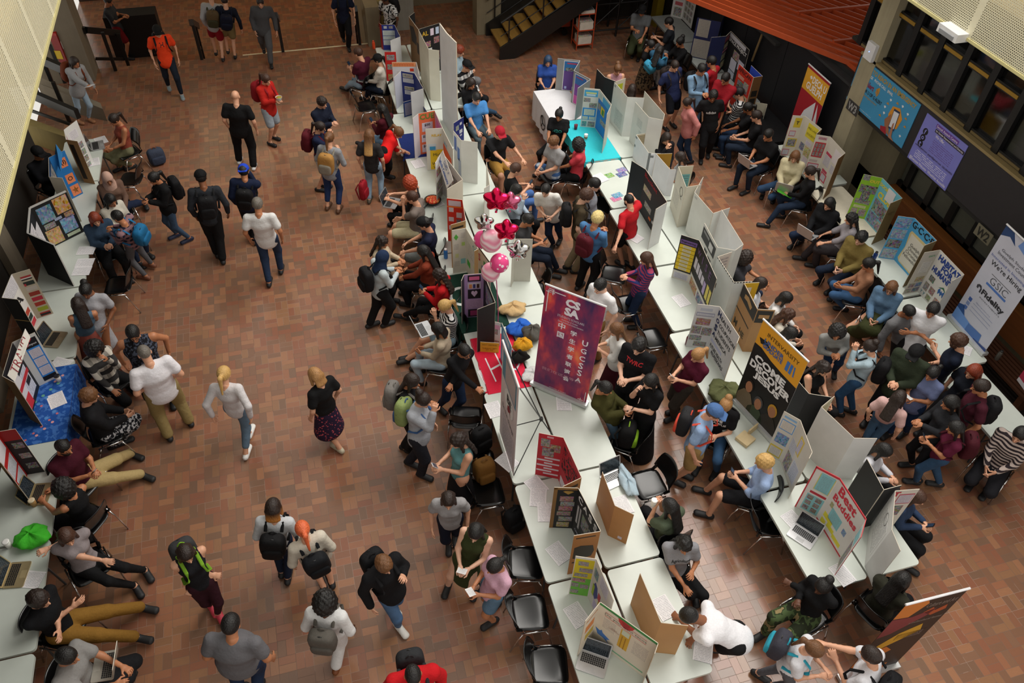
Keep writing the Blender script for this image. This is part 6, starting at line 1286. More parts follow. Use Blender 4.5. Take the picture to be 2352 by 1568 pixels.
# right wall
board('white PRE-LAW SOCIETY trifold with yellow title', [(1821, 265), (1850, 267), (1887, 296), (1876, 306)], '#cbc6b8', '#8a6a40', items=[(0, .3, .05, .85, .28, 'c', '#c8b02c'), (0, .45, .08, .7, .25, 'k', 'T', '#3a3420', .03, 2), (0, .15, .36, .65, .5, 'c', '#b86a7a'), (0, .2, .38, .6, .48, 's', '#c8c8d0', 2), (0, .2, .55, .95, .76, 'c', '#c8b02c'), (0, .25, .57, .88, .74, 'p', '#6a6c74', 2), (0, .05, .82, .6, .98, 'c', '#b86a7a'), (0, .1, .84, .55, .96, 's', '#c8c8d0', 2), (1, .3, .06, .9, .38, 'c', '#d8c838'), (1, .36, .1, .85, .22, 'k', 'PRE-LAW', '#5a5420', .0, 2), (1, .36, .23, .85, .35, 'k', 'SOCIETY', '#5a5420', .0, 2), (1, .45, .44, .75, .53, 's', '#d0c8d8'), (1, .2, .55, .45, .72, 'p', '#5a6488'), (1, .5, .56, .85, .78, 'p', '#c8b860'), (1, .2, .76, .45, .9, 's', '#c8ccd8'), (1, .55, .8, .85, .96, 's', '#d8c8d0')])
board('white accounting trifold with red photo collage', [(1876, 309), (1907, 314), (1941, 351), (1925, 364)], '#cfcabf', '#7c5a30', items=[(0, .2, .03, .85, .1, 'c', '#c8a8ae'), (0, .25, .045, .8, .09, 't', 'ACCOUNTING', '#a03a4a', .01, 2), (0, .1, .16, .9, .52, 'c', '#b8303a')]+[(0, .15+.25*a, .19+.105*b, .34+.25*a, .28+.105*b, 'p', '#6a5a58', 2) for a in range(3) for b in range(3)]+[(0, .1, .58, .7, .64, 'c', '#b8a8a4'), (0, .08, .67, .9, .9, 'c', '#b8405a'), (0, .13, .69, .85, .88, 's', '#c8c4cc', 2), (1, .1, .3, .45, .36, 'c', '#b8405a'), (1, .08, .37, .45, .6, 's', '#c8c4cc'), (1, .5, .1, .9, .4, 'c', '#d8d0d4'), (1, .55, .45, .9, .62, 's', '#c8c4cc'), (1, .2, .68, .5, .74, 'c', '#b8405a'), (1, .2, .75, .55, .95, 'c', '#c03a52'), (1, .25, .78, .5, .92, 's', '#c8c4cc', 2)])
board('lime and blue OUTDOOR CLUB trifold', [(1984, 400), (2027, 409), (2072, 455), (2045, 466)], '#8cc02c', '#8c7a50', fronts=['#8cc02c', '#6ab8cc', '#8c7a50'], items=[(0, .45, .03, .98, .2, 'k', 'OUT', '#d8c83c', .06), (0, .05, .0, .4, .12, 'p', '#6a6a70'), (0, .08, .22, .98, .4, 'p', '#4a4448'), (0, .3, .35, .75, .6, 'p', '#3a3a3c', 2), (0, .1, .55, .9, .66, 'p'), (0, .15, .7, .8, .76, 's', '#d0d8a0'), (0, .1, .78, .45, .95, 'p'), (0, .52, .78, .9, .95, 'p'), (1, .02, .03, .45, .2, 'k', 'DOOR', '#d8c83c', .05), (1, .1, .22, .75, .4, 'k', 'CLUB', '#d8c83c', .05), (1, .4, .04, .75, .3, 'c', '#d6d6da', 3), (1, .08, .42, .5, .7, 'p', '#5a6468'), (1, .5, .45, .95, .75, 'p', '#2a2c30'), (1, .05, .72, .5, .97, 'p', '#4a6a9a'), (1, .5, .78, .9, .97, 'p'), (102, .2, .2, .8, .4, 'k', 'Outdoors\nClub', '#5a4a2c', .0)])
board('sky blue trifold with a parchment scroll lettered GCCF', [(2063, 496), (2101, 501), (2151, 552), (2123, 563)], '#4aa0d0', '#8a7854', items=[(0, .05, .03, .95, .25, 'p', '#5a98c0'), (0, .08, .28, .95, .5, 'p', '#8aa0c0'), (0, .08, .53, .95, .72, 'p', '#3a2a30'), (0, .05, .76, .95, .98, 'p', '#a0a8b8'), (1, .03, .02, .95, .17, 'k', 'G·C·C·F', '#1a1c20', .03), (1, .08, .22, .9, .96, 'poly', '#d8c48a', [(.05, .02), (.95, 0), (1, .1), (.92, .5), (1, .95), (.9, 1), (.1, .97), (0, .9), (.08, .5), (0, .1)]), (1, .16, .28, .82, .92, 'c', '#dcd6c6', 2), (1, .2, .32, .8, .88, 'k', 'Guelph\nChinese\nChristian\nFellowship', '#2a2624', .0, 3)])
hb_ = [(0, .45, .07, .85, .16, 'k', 'DAYS', '#4a9a6a', .02), (0, .25, .24, .85, .5, 's', '#ccc8c0'), (0, .35, .6, .9, .72, 'p', '#a8863a'), (0, .1, .75, .5, .85, 'p', '#6a4a40'), (0, .55, .75, .95, .85, 'p', '#2f5a9a'), (0, .05, .87, .45, .97, 'p'), (0, .5, .87, .95, .97, 'p', '#3a4a6a'), (1, .08, .05, .95, .17, 't', 'HABITAT', '#1f3f8c', .05), (1, .32, .18, .78, .3, 't', 'FOR', '#1f3f8c', .05), (1, .06, .31, .98, .43, 't', 'HUMANITY', '#1f3f8c', .05), (1, .12, .5, .32, .62, 'p', '#3a3a3c'), (1, .08, .68, .25, .85, 'p'), (1, .3, .68, .5, .82, 'p', '#8a4a30'), (1, .58, .78, .8, .95, 'p', '#a06a50'), (1, .3, .86, .48, .97, 'p', '#7a8a3a'), (1, .52, .5, .85, .58, 'poly', '#2a6a4a', [(0, 1), (.5, 0), (1, 1), (.5, .5)]), (1, .55, .56, .82, .7, 'poly', '#2a5a9c', [(0, .4), (.2, 0), (.4, .4), (.5, .1), (.6, .4), (.8, 0), (1, .4), (.85, 1), (.65, .6), (.5, 1), (.35, .6), (.15, 1)]), (1, .05, .87, .25, .96, 'k', 'Y Y', '#3a7a8a', .02)]
board('white HABITAT FOR HUMANITY trifold with navy letters', [(2124, 580), (2160, 574), (2214, 630), (2187, 644)], '#d2d0cc', '#b9b7b2', items=hb_, fronts=['#b9b3a8', '#d6d4d0', '#b8b6b2'])
gz = 2.66; gt = up([(2182, 730), (2257, 815)], gz)
gs = [(0, 0, .4, .1, 'poly', '#24406e', [(0, 0), (.5, 0), (.9, .9), (.45, .6), (0, 1)]), (.4, 0, 1, .14, 'poly', '#6a8cc8', [(.1, 0), (1, .4), (1, 1), (0, .5)]), (.18, .17, .86, .2, 't', 'Guelph Student', '#3a3a44', .0), (.14, .205, .9, .235, 't', 'Investment Council', '#3a3a44', .0), (.05, .26, .95, .29, 't', 'Interested in Investing?', '#4a5aa0', .0), (.12, .3, .92, .355, 't', "We're Hiring", '#2a2a30', .01), (.26, .4, .78, .405, 'c', '#55565c'), (.3, .415, .75, .475, 't', 'GSIC', '#4a4c54', -.01), (.26, .485, .78, .505, 'c', '#4a72b8'), (.12, .55, .26, .61, 'poly', '#3c3c44', [(0, .3), (.3, 0), (.7, 0), (1, .4), (1, 1), (.75, 1), (.72, .4), (.4, .3), (.4, .7), (.1, .7)]), (.28, .555, .88, .62, 't', 'Fidelity', '#26262c', .04), (.3, .63, .85, .642, 't', 'INVESTMENTS', '#55555c', .0), (.12, .7, .2, .735, 'c', '#3a5aa0'), (.12, .745, .2, .78, 'c', '#7a8cb8'), (.12, .79, .2, .825, 'c', '#4a6cb0'), (.3, .69, .7, .705, 't', '@gsicguelph.org', '#8a90b0', .0)]+[(.26, .72+.035*k, .8, .726+.035*k, 'c', '#9aa0bc') for k in range(3)]
gs += [(0, .8, .25, .92, 'poly', '#274f8c', [(0, .2), (.5, 0), (1, .7), (0, 1)]), (0, .86, .5, 1, 'poly', '#6a96d8', [(0, 0), (1, .25), (.9, 1), (0, 1)], 2), (.4, .88, .8, 1, 'poly', '#4a72b4', [(0, .1), (.9, 0), (1, 1), (0, 1)], 3), (.65, .94, 1, 1, 'poly', '#2a4684', [(0, .3), (1, 0), (1, 1), (0, 1)], 4)]
rollup('white and blue student investment banner reading Fidelity', gt[0], gt[1], 0, gz, '#c2c4d2', gs, TZ+.01)
dt = (GX(1858, 147, 9.86), GX(1908, 191, 9.86)); dz_ = (dt[0].z+dt[1].z)/2
de = [(0, .03, 1, .24, 'c', '#dca22c'), (.2, .07, .32, .11, 'poly', '#e8e2dc', [(.5, 0), (1, .5), (.5, 1), (0, .5)], 2), (.34, .06, .95, .13, 't', 'DECA U', '#efe9e4', .03, 2), (.16, .14, .86, .21, 't', 'GUELPH', '#efe9e4', .03, 2), (.2, .26, .8, .7, 'poly', '#d9dbe2', [(.85, 0), (1, .45), (0, .85), (.3, .35)]), (.8, .26, 1, .62, 'poly', '#d9dbe2', [(.05, 0), (1, .6), (.6, 1), (.2, .75)]), (.12, .58, .45, .85, 'poly', '#d9dbe2', [(0, .3), (.9, 0), (1, .4), (.3, 1)]), (.16, .56, .9, .58, 'poly', '#d8a03c', [(0, .8), (1, 0), (1, .3), (0, 1)], 2)]
rollup('red and gold DECA U GUELPH banner by the black hoarding', proj(Vector((9.86, dt[0].y, dz_))), proj(Vector((9.86, dt[1].y, dz_))), 0, dz_, '#a3202c', de, max(.01, dz_-2.02))
# upper right boards
tb = up([(1540, 37), (1566, 44), (1587, 66)], 1.655)
board('white trifold covered with small photos at the top right', tb, '#cfcfcf', '#4a3520', items=[(0, .25, .02, .85, .25, 'p'), (0, .2, .35, .85, .5, 'c', '#b8c0cc'), (0, .2, .55, .85, .65, 'c', '#b85a62'), (0, .2, .7, .85, .95, 'p')]+P_(1, .1, .05, .2, .13, 3, 5, .08, .05))
board('navy board with two grey typed posters', [(1602, 40), (1657, 51), (1668, 26), (1697, 49)], '#131c4c', '#0e1538', zt=1.7, edge='#0c0c12', items=[(0, .08, .02, .58, .45, 's', '#9c968c'), (0, .04, .52, .72, .98, 's', '#9c968c'), (2, .25, .12, .85, .4, 'c', '#b8506a'), (2, .3, .15, .8, .37, 's', '#c0bcc8', 2), (2, .28, .42, .85, .6, 'c', '#b8503c'), (1, .1, .5, .95, .8, 'c', '#5a8ac0')])
board('black SPACE PROJECT trifold with framed pictures', [(1634, 86), (1668, 83), (1679, 72), (1721, 115)], '#15161a', '#6a5238', fronts=['#101a48', '#141418', '#141418'], zt=1.66, items=[(1, .0, .05, .9, .18, 'c', '#702030'), (1, .1, .24, .95, .36, 'p', '#8a7a40'), (1, 0, .4, 1, .45, 'c', '#b06a80'), (1, .0, .5, .85, .66, 'p', '#7a7a30'), (1, .2, .72, 1, .9, 'p', '#a8a060'), (2, .0, .02, .85, .12, 'c', '#b8b8c0'), (2, .02, .13, .95, .24, 't', 'SPACE PROJECT', '#d8d8d8', .02, 2), (2, .35, .3, .65, .5, 'p', '#8a6a50'), (2, .3, .52, .6, .8, 'c', '#c0c0d0'), (2, .66, .4, .95, .65, 'c', '#b8b8c8'), (2, .3, .82, .6, .98, 's', '#b8c0d0')])
board('red photo trifold with a blue inside and brown wing', [(1698, 147), (1731, 178), (1752, 175), (1726, 150)], '#b8281c', '#2848b8', fronts=['#c02c1a', '#6a4826', '#2848b8'], backs=[None, '#2848b8', '#2848b8'], items=[(0, .05, .03, .9, .14, 'k', 'AFRICAN', '#1c1416', .02), (0, .1, .2, .5, .28, 'c', '#c88a7a'), (0, .15, .32, .55, .55, 'p', '#3a2a2c'), (0, .55, .25, .85, .5, 'p'), (0, .1, .58, .6, .8, 'p', '#5a4a4c'), (0, .6, .55, .95, .95, 'c', '#b8b090'), (0, .65, .6, .85, .7, 'c', '#1a1a1a', 2), (1, .2, .35, .85, .5, 'c', '#141008'), (1, .2, .55, .85, .7, 'c', '#141008')])
board('small cream folded board beside the teal leaflet', [(1724, 233), (1762, 239), (1760, 247)], '#bdb7a4', '#bdb7a4', zt=vz((1724, 233), (1722, 262)))
board('poster board with yellow, purple and crimson fields at the right edge', up([(2335, 872), (2400, 965)], 1.5), '#c8c6cc', '#c8c6cc', zt=1.5, items=[(0, .02, .05, .2, .35, 'c', '#c8a41c'), (0, .1, .3, .9, .55, 'c', '#3a3460'), (0, .0, .55, .6, .9, 'c', '#a82a48')])
# ---------------------------------------------------------------- wall signs on the fascia
def fpt(px, py): return GX(px, py, FX-.012)
bs = thing('wall_banner', 'sky blue emergency alert banner hung on the dark fascia', 'banner', fpt(2020, 240))
TL, TR, BL, BR = fpt(1980, 128), fpt(2115, 243), fpt(1944, 225), fpt(2069, 342)
zt2, zb2 = (TL.z+TR.z)/2, (BL.z+BR.z)/2; yl, yr = (TL.y+BL.y)/2, (TR.y+BR.y)/2
def sgnq(u0, v0, u1, v1, lv=0):
    f = lambda u, v: Vector((FX-.014-.0015*lv, yl+(yr-yl)*u, zt2+(zb2-zt2)*v)); return [f(u0, v0), f(u1, v0), f(u1, v1), f(u0, v1)]
quad('panel', sgnq(0, 0, 1, 1), mat('#3f94c4', .5, sc=2), bs, .01)
def st_(t, u0, v0, u1, v1, c, b=.0): lettering(t, sgnq(u0, v0, u1, v1, 1), mat(c, .6), bs, b)
st_('BE EASY TO REACH IN AN EMERGENCY', .05, .05, .96, .15, '#b8963c', .03); st_('TEXT MESSAGE   PHONE CALL   EMAIL', .05, .19, .62, .25, '#dfe6ea', .02); st_('UofG', .04, .31, .2, .44, '#eef0f0', .0); st_('Alert', .21, .33, .34, .45, '#8e2340', .03)
st_('SIGN UP FOR U OF G ALERT', .04, .5, .52, .58, '#22313c', .02); st_('uoguelph.ca/emergency/alert', .06, .61, .46, .67, '#b8963c', .0); st_('emergency.uoguelph.ca', .1, .93, .45, .96, '#cfe0ea', .0)
quad('logo_field', sgnq(.0, .68, .13, .93, 1), mat('#17151a', .6), bs, .0008); lettering('UNIVERSITY\nOF GUELPH', sgnq(.02, .74, .11, .84, 2), mat('#c8c0b0', .6), bs, .0)
for r in (.035, .055, .075):
    m = MB(); c = sgnq(.36, .38, .37, .39, 1)[0]; m.tube([c+Vector((0, -math.cos(a)*r*1.5, math.sin(a)*r*1.6)) for a in np.linspace(-.7, .7, 7)], .012, 5); m.mk('signal_arc', mat('#c8923c', .6), bs)
def spoly(pts, c, lv=2): MB().prism([Vector((FX-.014-.002*lv, yl+(yr-yl)*u, zt2+(zb2-zt2)*v)) for u, v in pts], (-.0015, 0, 0)).mk('illustration', mat(c, .6, sc=3), bs)
spoly([(.68, .4), (.78, .34), (.86, .5), (.84, .75), (.72, .8), (.66, .6)], '#d8912c', 1); spoly([(.70, .95), (.64, .75), (.70, .55), (.73, .8), (.78, .98)], '#9c6a4c', 2); spoly([(.71, .42), (.8, .4), (.82, .82), (.73, .84)], '#2b3a58', 3); spoly([(.72, .46), (.795, .44), (.81, .78), (.735, .8)], '#dfe2ea', 4); spoly([(.62, .92), (.7, .86), (.74, 1), (.64, 1)], '#9e2030', 3); spoly([(.77, .7), (.785, .66), (.82, .95), (.87, 1), (.78, 1)], '#a8745a', 5)
for u, v in ((.62, .3), (.8, .24), (.6, .62), (.58, .5), (.92, .78), (.9, .3)): spoly([(u, v), (u+.018, v+.02), (u, v+.06), (u-.018, v+.02)], '#e2e8ee')
for u, v in ((.72, .26), (.9, .4), (.93, .55), (.56, .72), (.6, .4)): spoly([(u, v), (u+.022, v+.045), (u-.022, v+.045)], '#c88a2c')
ps = thing('wall_banner', 'lavender diversity office banner hung on the dark fascia', 'banner', fpt(2150, 350))
TL, TR, BL, BR = fpt(2131, 259), fpt(2224, 337), fpt(2085, 357), fpt(2168, 441)
zt2, zb2 = (TL.z+TR.z)/2, (BL.z+BR.z)/2; yl, yr = (TL.y+BL.y)/2, (TR.y+BR.y)/2
quad('panel', sgnq(0, 0, 1, 1), mat('#7d7fd0', .5, kind='plain', sc=2), ps, .01)
for t, u0, v0, u1, v1, c in (('Sexual Assault Centre', .3, .05, .8, .1, '#e0d8f0'), ('for Gender Empowerment and Diversity', .32, .14, .98, .19, '#e8e4f4'), ('We Offer...', .36, .22, .6, .28, '#efeaf8'), ('www.gcged.com  gcged@gmail.com  226.203.0955', .04, .62, .98, .67, '#3a2a4c'), ('@Everyone Welcome · Wheelchair Accessible', .04, .9, .97, .98, '#e8e6f6')): lettering(t, sgnq(u0, v0, u1, v1, 2), mat(c, .6), ps, .01)
quad('title_field', sgnq(.28, .035, .82, .115, 1), mat('#6a3f9c', .6), ps, .0008); quad('title_field', sgnq(.3, .13, 1, .2, 1), mat('#2a2530', .6), ps, .0008)
quad('text_block', sgnq(.3, .31, .9, .58, 1), mat('#7d7fd0', .6, kind='sheet', col2='#5a2a78', sc=7), ps, .0008); quad('text_block', sgnq(.04, .7, .96, .88, 1), mat('#7d7fd0', .6, kind='sheet', col2='#f0eefa', sc=5), ps, .0008)
for k in range(3):
    c = sgnq(.13, .32+.13*k, .14, .33, 1)[0]; MB().lathe(c, [(.06, 0), (.058, .002)], 16, X=Vector((0, -1, 0)), Y=ZH, Z=Vector((-1, 0, 0))).mk('icon', mat('#15131c', .6), ps)
    lettering('fot'[k], sgnq(.1, .27+.13*k, .16, .37+.13*k, 3), mat('#8a8cd8', .6), ps, .03, fit='keep')
# ---------------------------------------------------------------- free chairs
for px, py, an, lab in ((1208, 1293, 0, 'empty black chair at the table end below the pink-shirted girl'), (1217, 1407, -8, 'empty black chair second from the bottom, glossy seat facing the table'), (1262, 1528, -2, 'empty black chair at the bottom edge facing the French poster'), (1070, 957, 275, 'empty black chair behind the man in black sweater'), (1100, 1062, 0, 'black chair holding the black backpack beside the pale banner'),
                        (1497, 778, 350, 'empty black chair behind the health students table'), (1222, 668, 180, 'empty chair behind the top of the purple banner'), (1490, 1112, 165, 'empty black chair with denim jacket beside the white laptop table'), (272, 655, 175, 'empty black chair with chrome legs below the plaid-shirted student'), (840, 245, 350, 'empty black chair behind the woman in the cap'), (300, 412, 180, 'black chair draped with a dark coat, left side'),
                        (1410, 630, 10, 'empty black chair beside the striped-sweater woman'), (1385, 470, 20, 'empty black chair by the man in the red t-shirt'), (1762, 1195, 0, 'black chair behind the laptop table with the red-edged poster'), (1440, 1010, 200, 'black chair carrying the black and lime backpack'), (1120, 1130, 350, 'black chair carrying the tan rucksack'), (1440, 700, 350, 'chair carrying the black rucksack of the striped-sweater woman')):
    chair_px(px, py, an, lab)
def Q(who, does, x, y, f, pose, top, bot, hair, skin='l', feet=None, hands='h', bag=None, ph=0, **k):
    try: p = person(who, does, x, y, f, pose, feet, hands, top, bot, hair=hair, skin=skin, **k)
    except Exception as e: print('PERSON', who, e); return None
    if bag: backpack(p, 'backpack worn by the '+who, bag[0], bag[1] if len(bag) > 1 else None)
    if ph: phone(p, white=ph > 1)
    return p
T, L, J, JN, PT, SH, LG = 'tee', 'long', 'jacket', 'jeans', 'pants', 'shorts', 'leggings'
BK, DJ, LJ = '#141417', '#26324a', '#8ea6bc'
W = 'walking across the open brick floor'
# standing and walking, left side
Q('dark-shirted juggler in red shorts', 'on the lower floor at the top left', 249, 3, 0, 'st', (T, '#33363c'), (SH, '#6e1018'), ('short', 'd'), 't', [(288, 125), (298, 138)], 'p', z0=-.6)
p = Q('man in bright orange t-shirt and black cap', W, 362, 72, 70, 'st', (T, '#e8431c'), (JN, '#1c2430'), ('short', 'd'), 'l', [(390, 208), (420, 226)], 'h', (BK,), cap=('#151515',), shoes='#8a9aa0')
if p: decal(p, 'H', .16, .1, '#1a1412', dz=.06)
Q('student in grey hoodie and red shorts', 'seen from behind on the back step', 484, -6, 270, 'st', (J, '#a8a8aa'), (SH, '#8a1420'), ('short', 'd'), 'l', [(497, 125), (513, 138)], 'h', ('#5a4a32', '#3c3a26'))
Q('student in navy top and khaki shorts', 'walking beside the red shorts at the back step', 516, 2, 270, 'st', (L, '#171c2a'), (SH, '#7d6c46'), ('short', 'd'), 'l', [(525, 124), (541, 132)], 'h', ('#12182c',))
Q('man in grey tracksuit', 'coming down past the back step', 598, 6, 80, 'st', (J, '#4c4d50'), (PT, '#58595c'), ('short', 'd'), 'l', [(608, 125), (624, 155)], 'h')
Q('young man in navy printed tee and black trousers', 'near the right end of the back step', 785, -14, 70, 'st', (T, '#161d33'), (PT, BK), ('short', 'd'), 'l', [(790, 98), (802, 116)], 'h', (BK,))
Q('man in patterned white shirt', 'behind the royal blue trifold at the back', 884, -2, 150, 'st', (T, ('speckle', '#d8d8d8', '#2a2a2e', 22)), (PT, BK), ('short', 'k'), 'd', [(900, 118), (912, 122)], 'h', (BK,))
p = Q('woman in grey cardigan and pale jeans', 'walking by the side stairwell with a paper', 172, 143, 20, 'st', (J, '#97989a'), (LG, '#9ab0c2'), ('long', 'd'), 't', [(185, 285), (210, 280)], ['h', (200, 196, 1.1)], ('#6a2f14',), shoes='#9a6a48')
if p: held_sheet(p, 'white paper held by the woman in grey cardigan', .15, .2, both=False)
p = Q('bald man in black', 'walking away in the upper left', 541, 222, 290, 'st', (T, '#161618'), (PT, '#0f0f11'), ('bald', 'd'), 'l', [(552, 372), (585, 386)], 'h', build=1.25, shoes='#d8d8d8')
p = Q('woman in red hoodie and grey shorts', 'eating from a bowl while walking', 611, 183, 20, 'st', (J, '#b8241c'), (SH, '#9aa4ae'), ('pony', 'b'), 'l', [(625, 335), (634, 320)], 'p', ('#8c1620',))
if p: c = (wrist(p, 1)+wrist(p, -1))/2; b = thing('salad_bowl', 'clear bowl of salad held by the woman in red hoodie', 'bowl', c); MB().lathe(c, [(.045, 0), (.07, .07), (.066, .07), (.04, .01)], 14).mk('bowl_body', mat('#d0d6d4', .2), b); MB().lathe(c, [(.03, .03), (.063, .06), (.02, .075)], 12).mk('salad', mat('#8a9a3a', .7, kind='speckle', col2='#c8602a', sc=40), b)
Q('boy in navy zip hoodie', 'standing in the group of three by the upper tables', 740, 236, 20, 'st', (J, '#1a2032'), (JN, DJ), ('mop', 'd'), 'l', [(740, 372), (760, 380)], 'p')
Q('girl with maroon rucksack and bare legs', 'middle of the group of three', 736, 293, 5, 'st', (T, '#1b2340'), (SH, '#c2c2c0', .3), ('pony', 'd'), 'l', [(738, 440), (750, 430)], 'm', ('#581420',), glasses=True)
Q('girl with tan and grey rucksack', 'nearest of the group of three, seen from behind', 757, 318, 300, 'st', (L, '#8d9096'), (JN, '#22335a', .85), ('pony', 'm'), 'l', [(755, 477), (780, 484)], 's', ('#a87c42', '#8a8478'), shoes='#5a3a24')
Q('long-haired girl in grey tee and light jeans', 'standing at the table of price cards', 848, 311, 290, 'st', (T, '#2e2c2e'), (JN, LJ), ('long', 'm', '#b58a50'), 'l', [(850, 462), (877, 456)], 'h', shoes='#4a4234')
bag_on_floor(835, 440, 'red cloth tote hanging beside the long-haired girl in grey tee', '#8e1422', (.26, .12, .4), 60, z=.4, name='tote_bag')
Q('girl in scarlet tee', 'bending over the table to write', 915, 305, 15, 'st', (T, '#e01c1c'), (PT, '#121214'), ('pony', 'm'), 'l', [(888, 412), (896, 418)], [(930, 350, .8), (926, 345, .8)], pv=(884, 352, .9), hz=1.2, hp=45)
Q('student in black sweater on a phone', 'walking left with a black rucksack', 354, 410, 160, 'st', (J, '#151517'), (LG, '#3c5068'), ('pony', 'k'), 't', [(403, 546), (431, 556)], 'p', (BK,), 1, shoes='#1a2440')
Q('person in dark shirt and black cap', 'walking away with a black rucksack', 462, 408, 262, 'st', (L, '#2a2d33'), (PT, '#141416'), ('short', 'k'), 'b', [(500, 585), (513, 600)], 'h', (BK,), cap=('#101012',))
Q('person in royal blue cap', 'walking away near the centre left', 560, 394, 280, 'st', (J, '#17203a'), (PT, '#17171a'), ('short', 'k'), 't', [(578, 545), (588, 556)], ['h', 'm'], (BK,), cap=('#1f44c0', 'back'))
Q('grey-haired man in white short-sleeved shirt', 'walking away in the centre left', 592, 470, 280, 'st', (T, '#dcdcdc'), (JN, '#25344e'), ('short', 'e'), 't', [(620, 652), (647, 622)], 'h', build=1.1)
Q('girl in plaid shirt with sky-blue rucksack', 'leaning over the clipboard table', 270, 498, 190, 'st', (L, ('plaid', '#1c1e30', '#8a6a70', 9.0)), (LG, '#5a5a5e'), ('short', 'k'), 't', [(332, 640), (347, 615)], 'p', ('#1f6a9a',), shoes='#7a4a34')
Q('woman in denim vest and rust skirt', 'standing with her back turned at the flag table', 179, 699, 250, 'st', ('tank', '#4a6478'), ('skirt', '#8e4a40', .75), ('long', 'd'), 't', [(222, 850), (240, 840)], 'p')
Q('woman in grey dress with a high bun', 'smiling beside the flag table', 198, 668, 110, 'st', ('dress', '#a2a2a8', .3), ('none', BK), ('bun', 'k'), 'b', [(248, 830), (262, 838)], 'w', build=1.15)
Q('woman in sleeveless black print top', 'facing the white-shirted man on the left', 306, 766, 80, 'st', ('tank', ('speckle', '#17181e', '#4a5060', 30)), (PT, BK), ('short', 'k'), 't', None, 'f', build=1.25, glasses=True)
p = Q('stout man in white tee and khaki trousers', 'standing with his back turned on the left', 332, 811, 240, 'st', (T, '#e6e4ea'), (PT, '#8f7c50'), ('buzz', 'e'), 'l', [(388, 1003), (436, 970)], 'w', build=1.3)
Q('blonde girl with ponytail and white top', W, 515, 860, 290, 'st', (L, '#d4d0d2'), (JN, '#62788c', .85), ('pony', 'y'), 'l', [(569, 1044), (577, 995)], 'f', shoes='#e8e8e6')
Q('blonde woman in black tee and floral skirt', 'walking left in the middle of the floor', 724, 862, 215, 'st', (T, '#151517'), ('skirt', ('dots', '#2a1c34', '#b8505a', 26), .5), ('bob', 'g'), 'l', [(776, 1032), (758, 1000)], 'h', shoes='#bdb49c')
Q('woman with high ponytail and maroon leggings', 'striding with a water bottle, lower left', 428, 1272, 60, 'st', ('tank', '#19191d'), (LG, '#34141e'), ('long', 'd', '#5a2a14'), 'l', [(508, 1420), (490, 1400)], [(433, 1367, .8), (511, 1325, .8)], ('#3a3a3c', '#7aa82c'), shoes='#d8485a')
Q('girl with ombre hair and patch-covered black rucksack', 'walking away, lower left of centre', 628, 1165, 280, 'st', (L, '#c8ccd0'), (JN, '#1c2438'), ('bob', 'd', '#a86a28'), 'l', [(664, 1325), (650, 1310)], 'h', ('#111113',))
p = Q('orange-haired woman in cream top', 'walking away with a small black bag', 695, 1216, 250, 'st', ('blouse', '#cfc7b8'), (SH, '#cfc7b8', .2), ('pony', 'o'), 'l', [(742, 1345), (760, 1335)], 'h', ('#16181c',), build=1.15)
Q('curly-haired woman in white with grey rucksack', 'walking away at the bottom', 748, 1378, 285, 'st', ('blouse', '#dcdcdc'), (PT, '#dedede'), ('curly', 'k'), 'd', [(776, 1527), (781, 1500)], 'h', ('#5c5852',), shoes='#7a4420')
Q('fair young man in black zip jacket', 'walking towards the bottom right', 882, 1297, 50, 'st', (J, '#131316'), (JN, '#4a6688'), ('mop', 'm'), 'l', [(921, 1448), (905, 1400)], ['s', 'h'], (BK,), shoes='#d8d6d0')
Q('broad man in grey tee', 'walking away at the bottom left', 531, 1434, 285, 'st', (T, '#67666a'), (JN, '#22304a'), ('short', 'k'), 't', [(560, 1600), (596, 1590)], 'h', build=1.35)
Q('person in red jacket with grey rucksack', 'cut off by the bottom edge', 949, 1552, 80, 'st', (J, '#c41820'), (JN, DJ), ('buzz', 'k'), 't', None, 'h', ('#2a2b2e',))
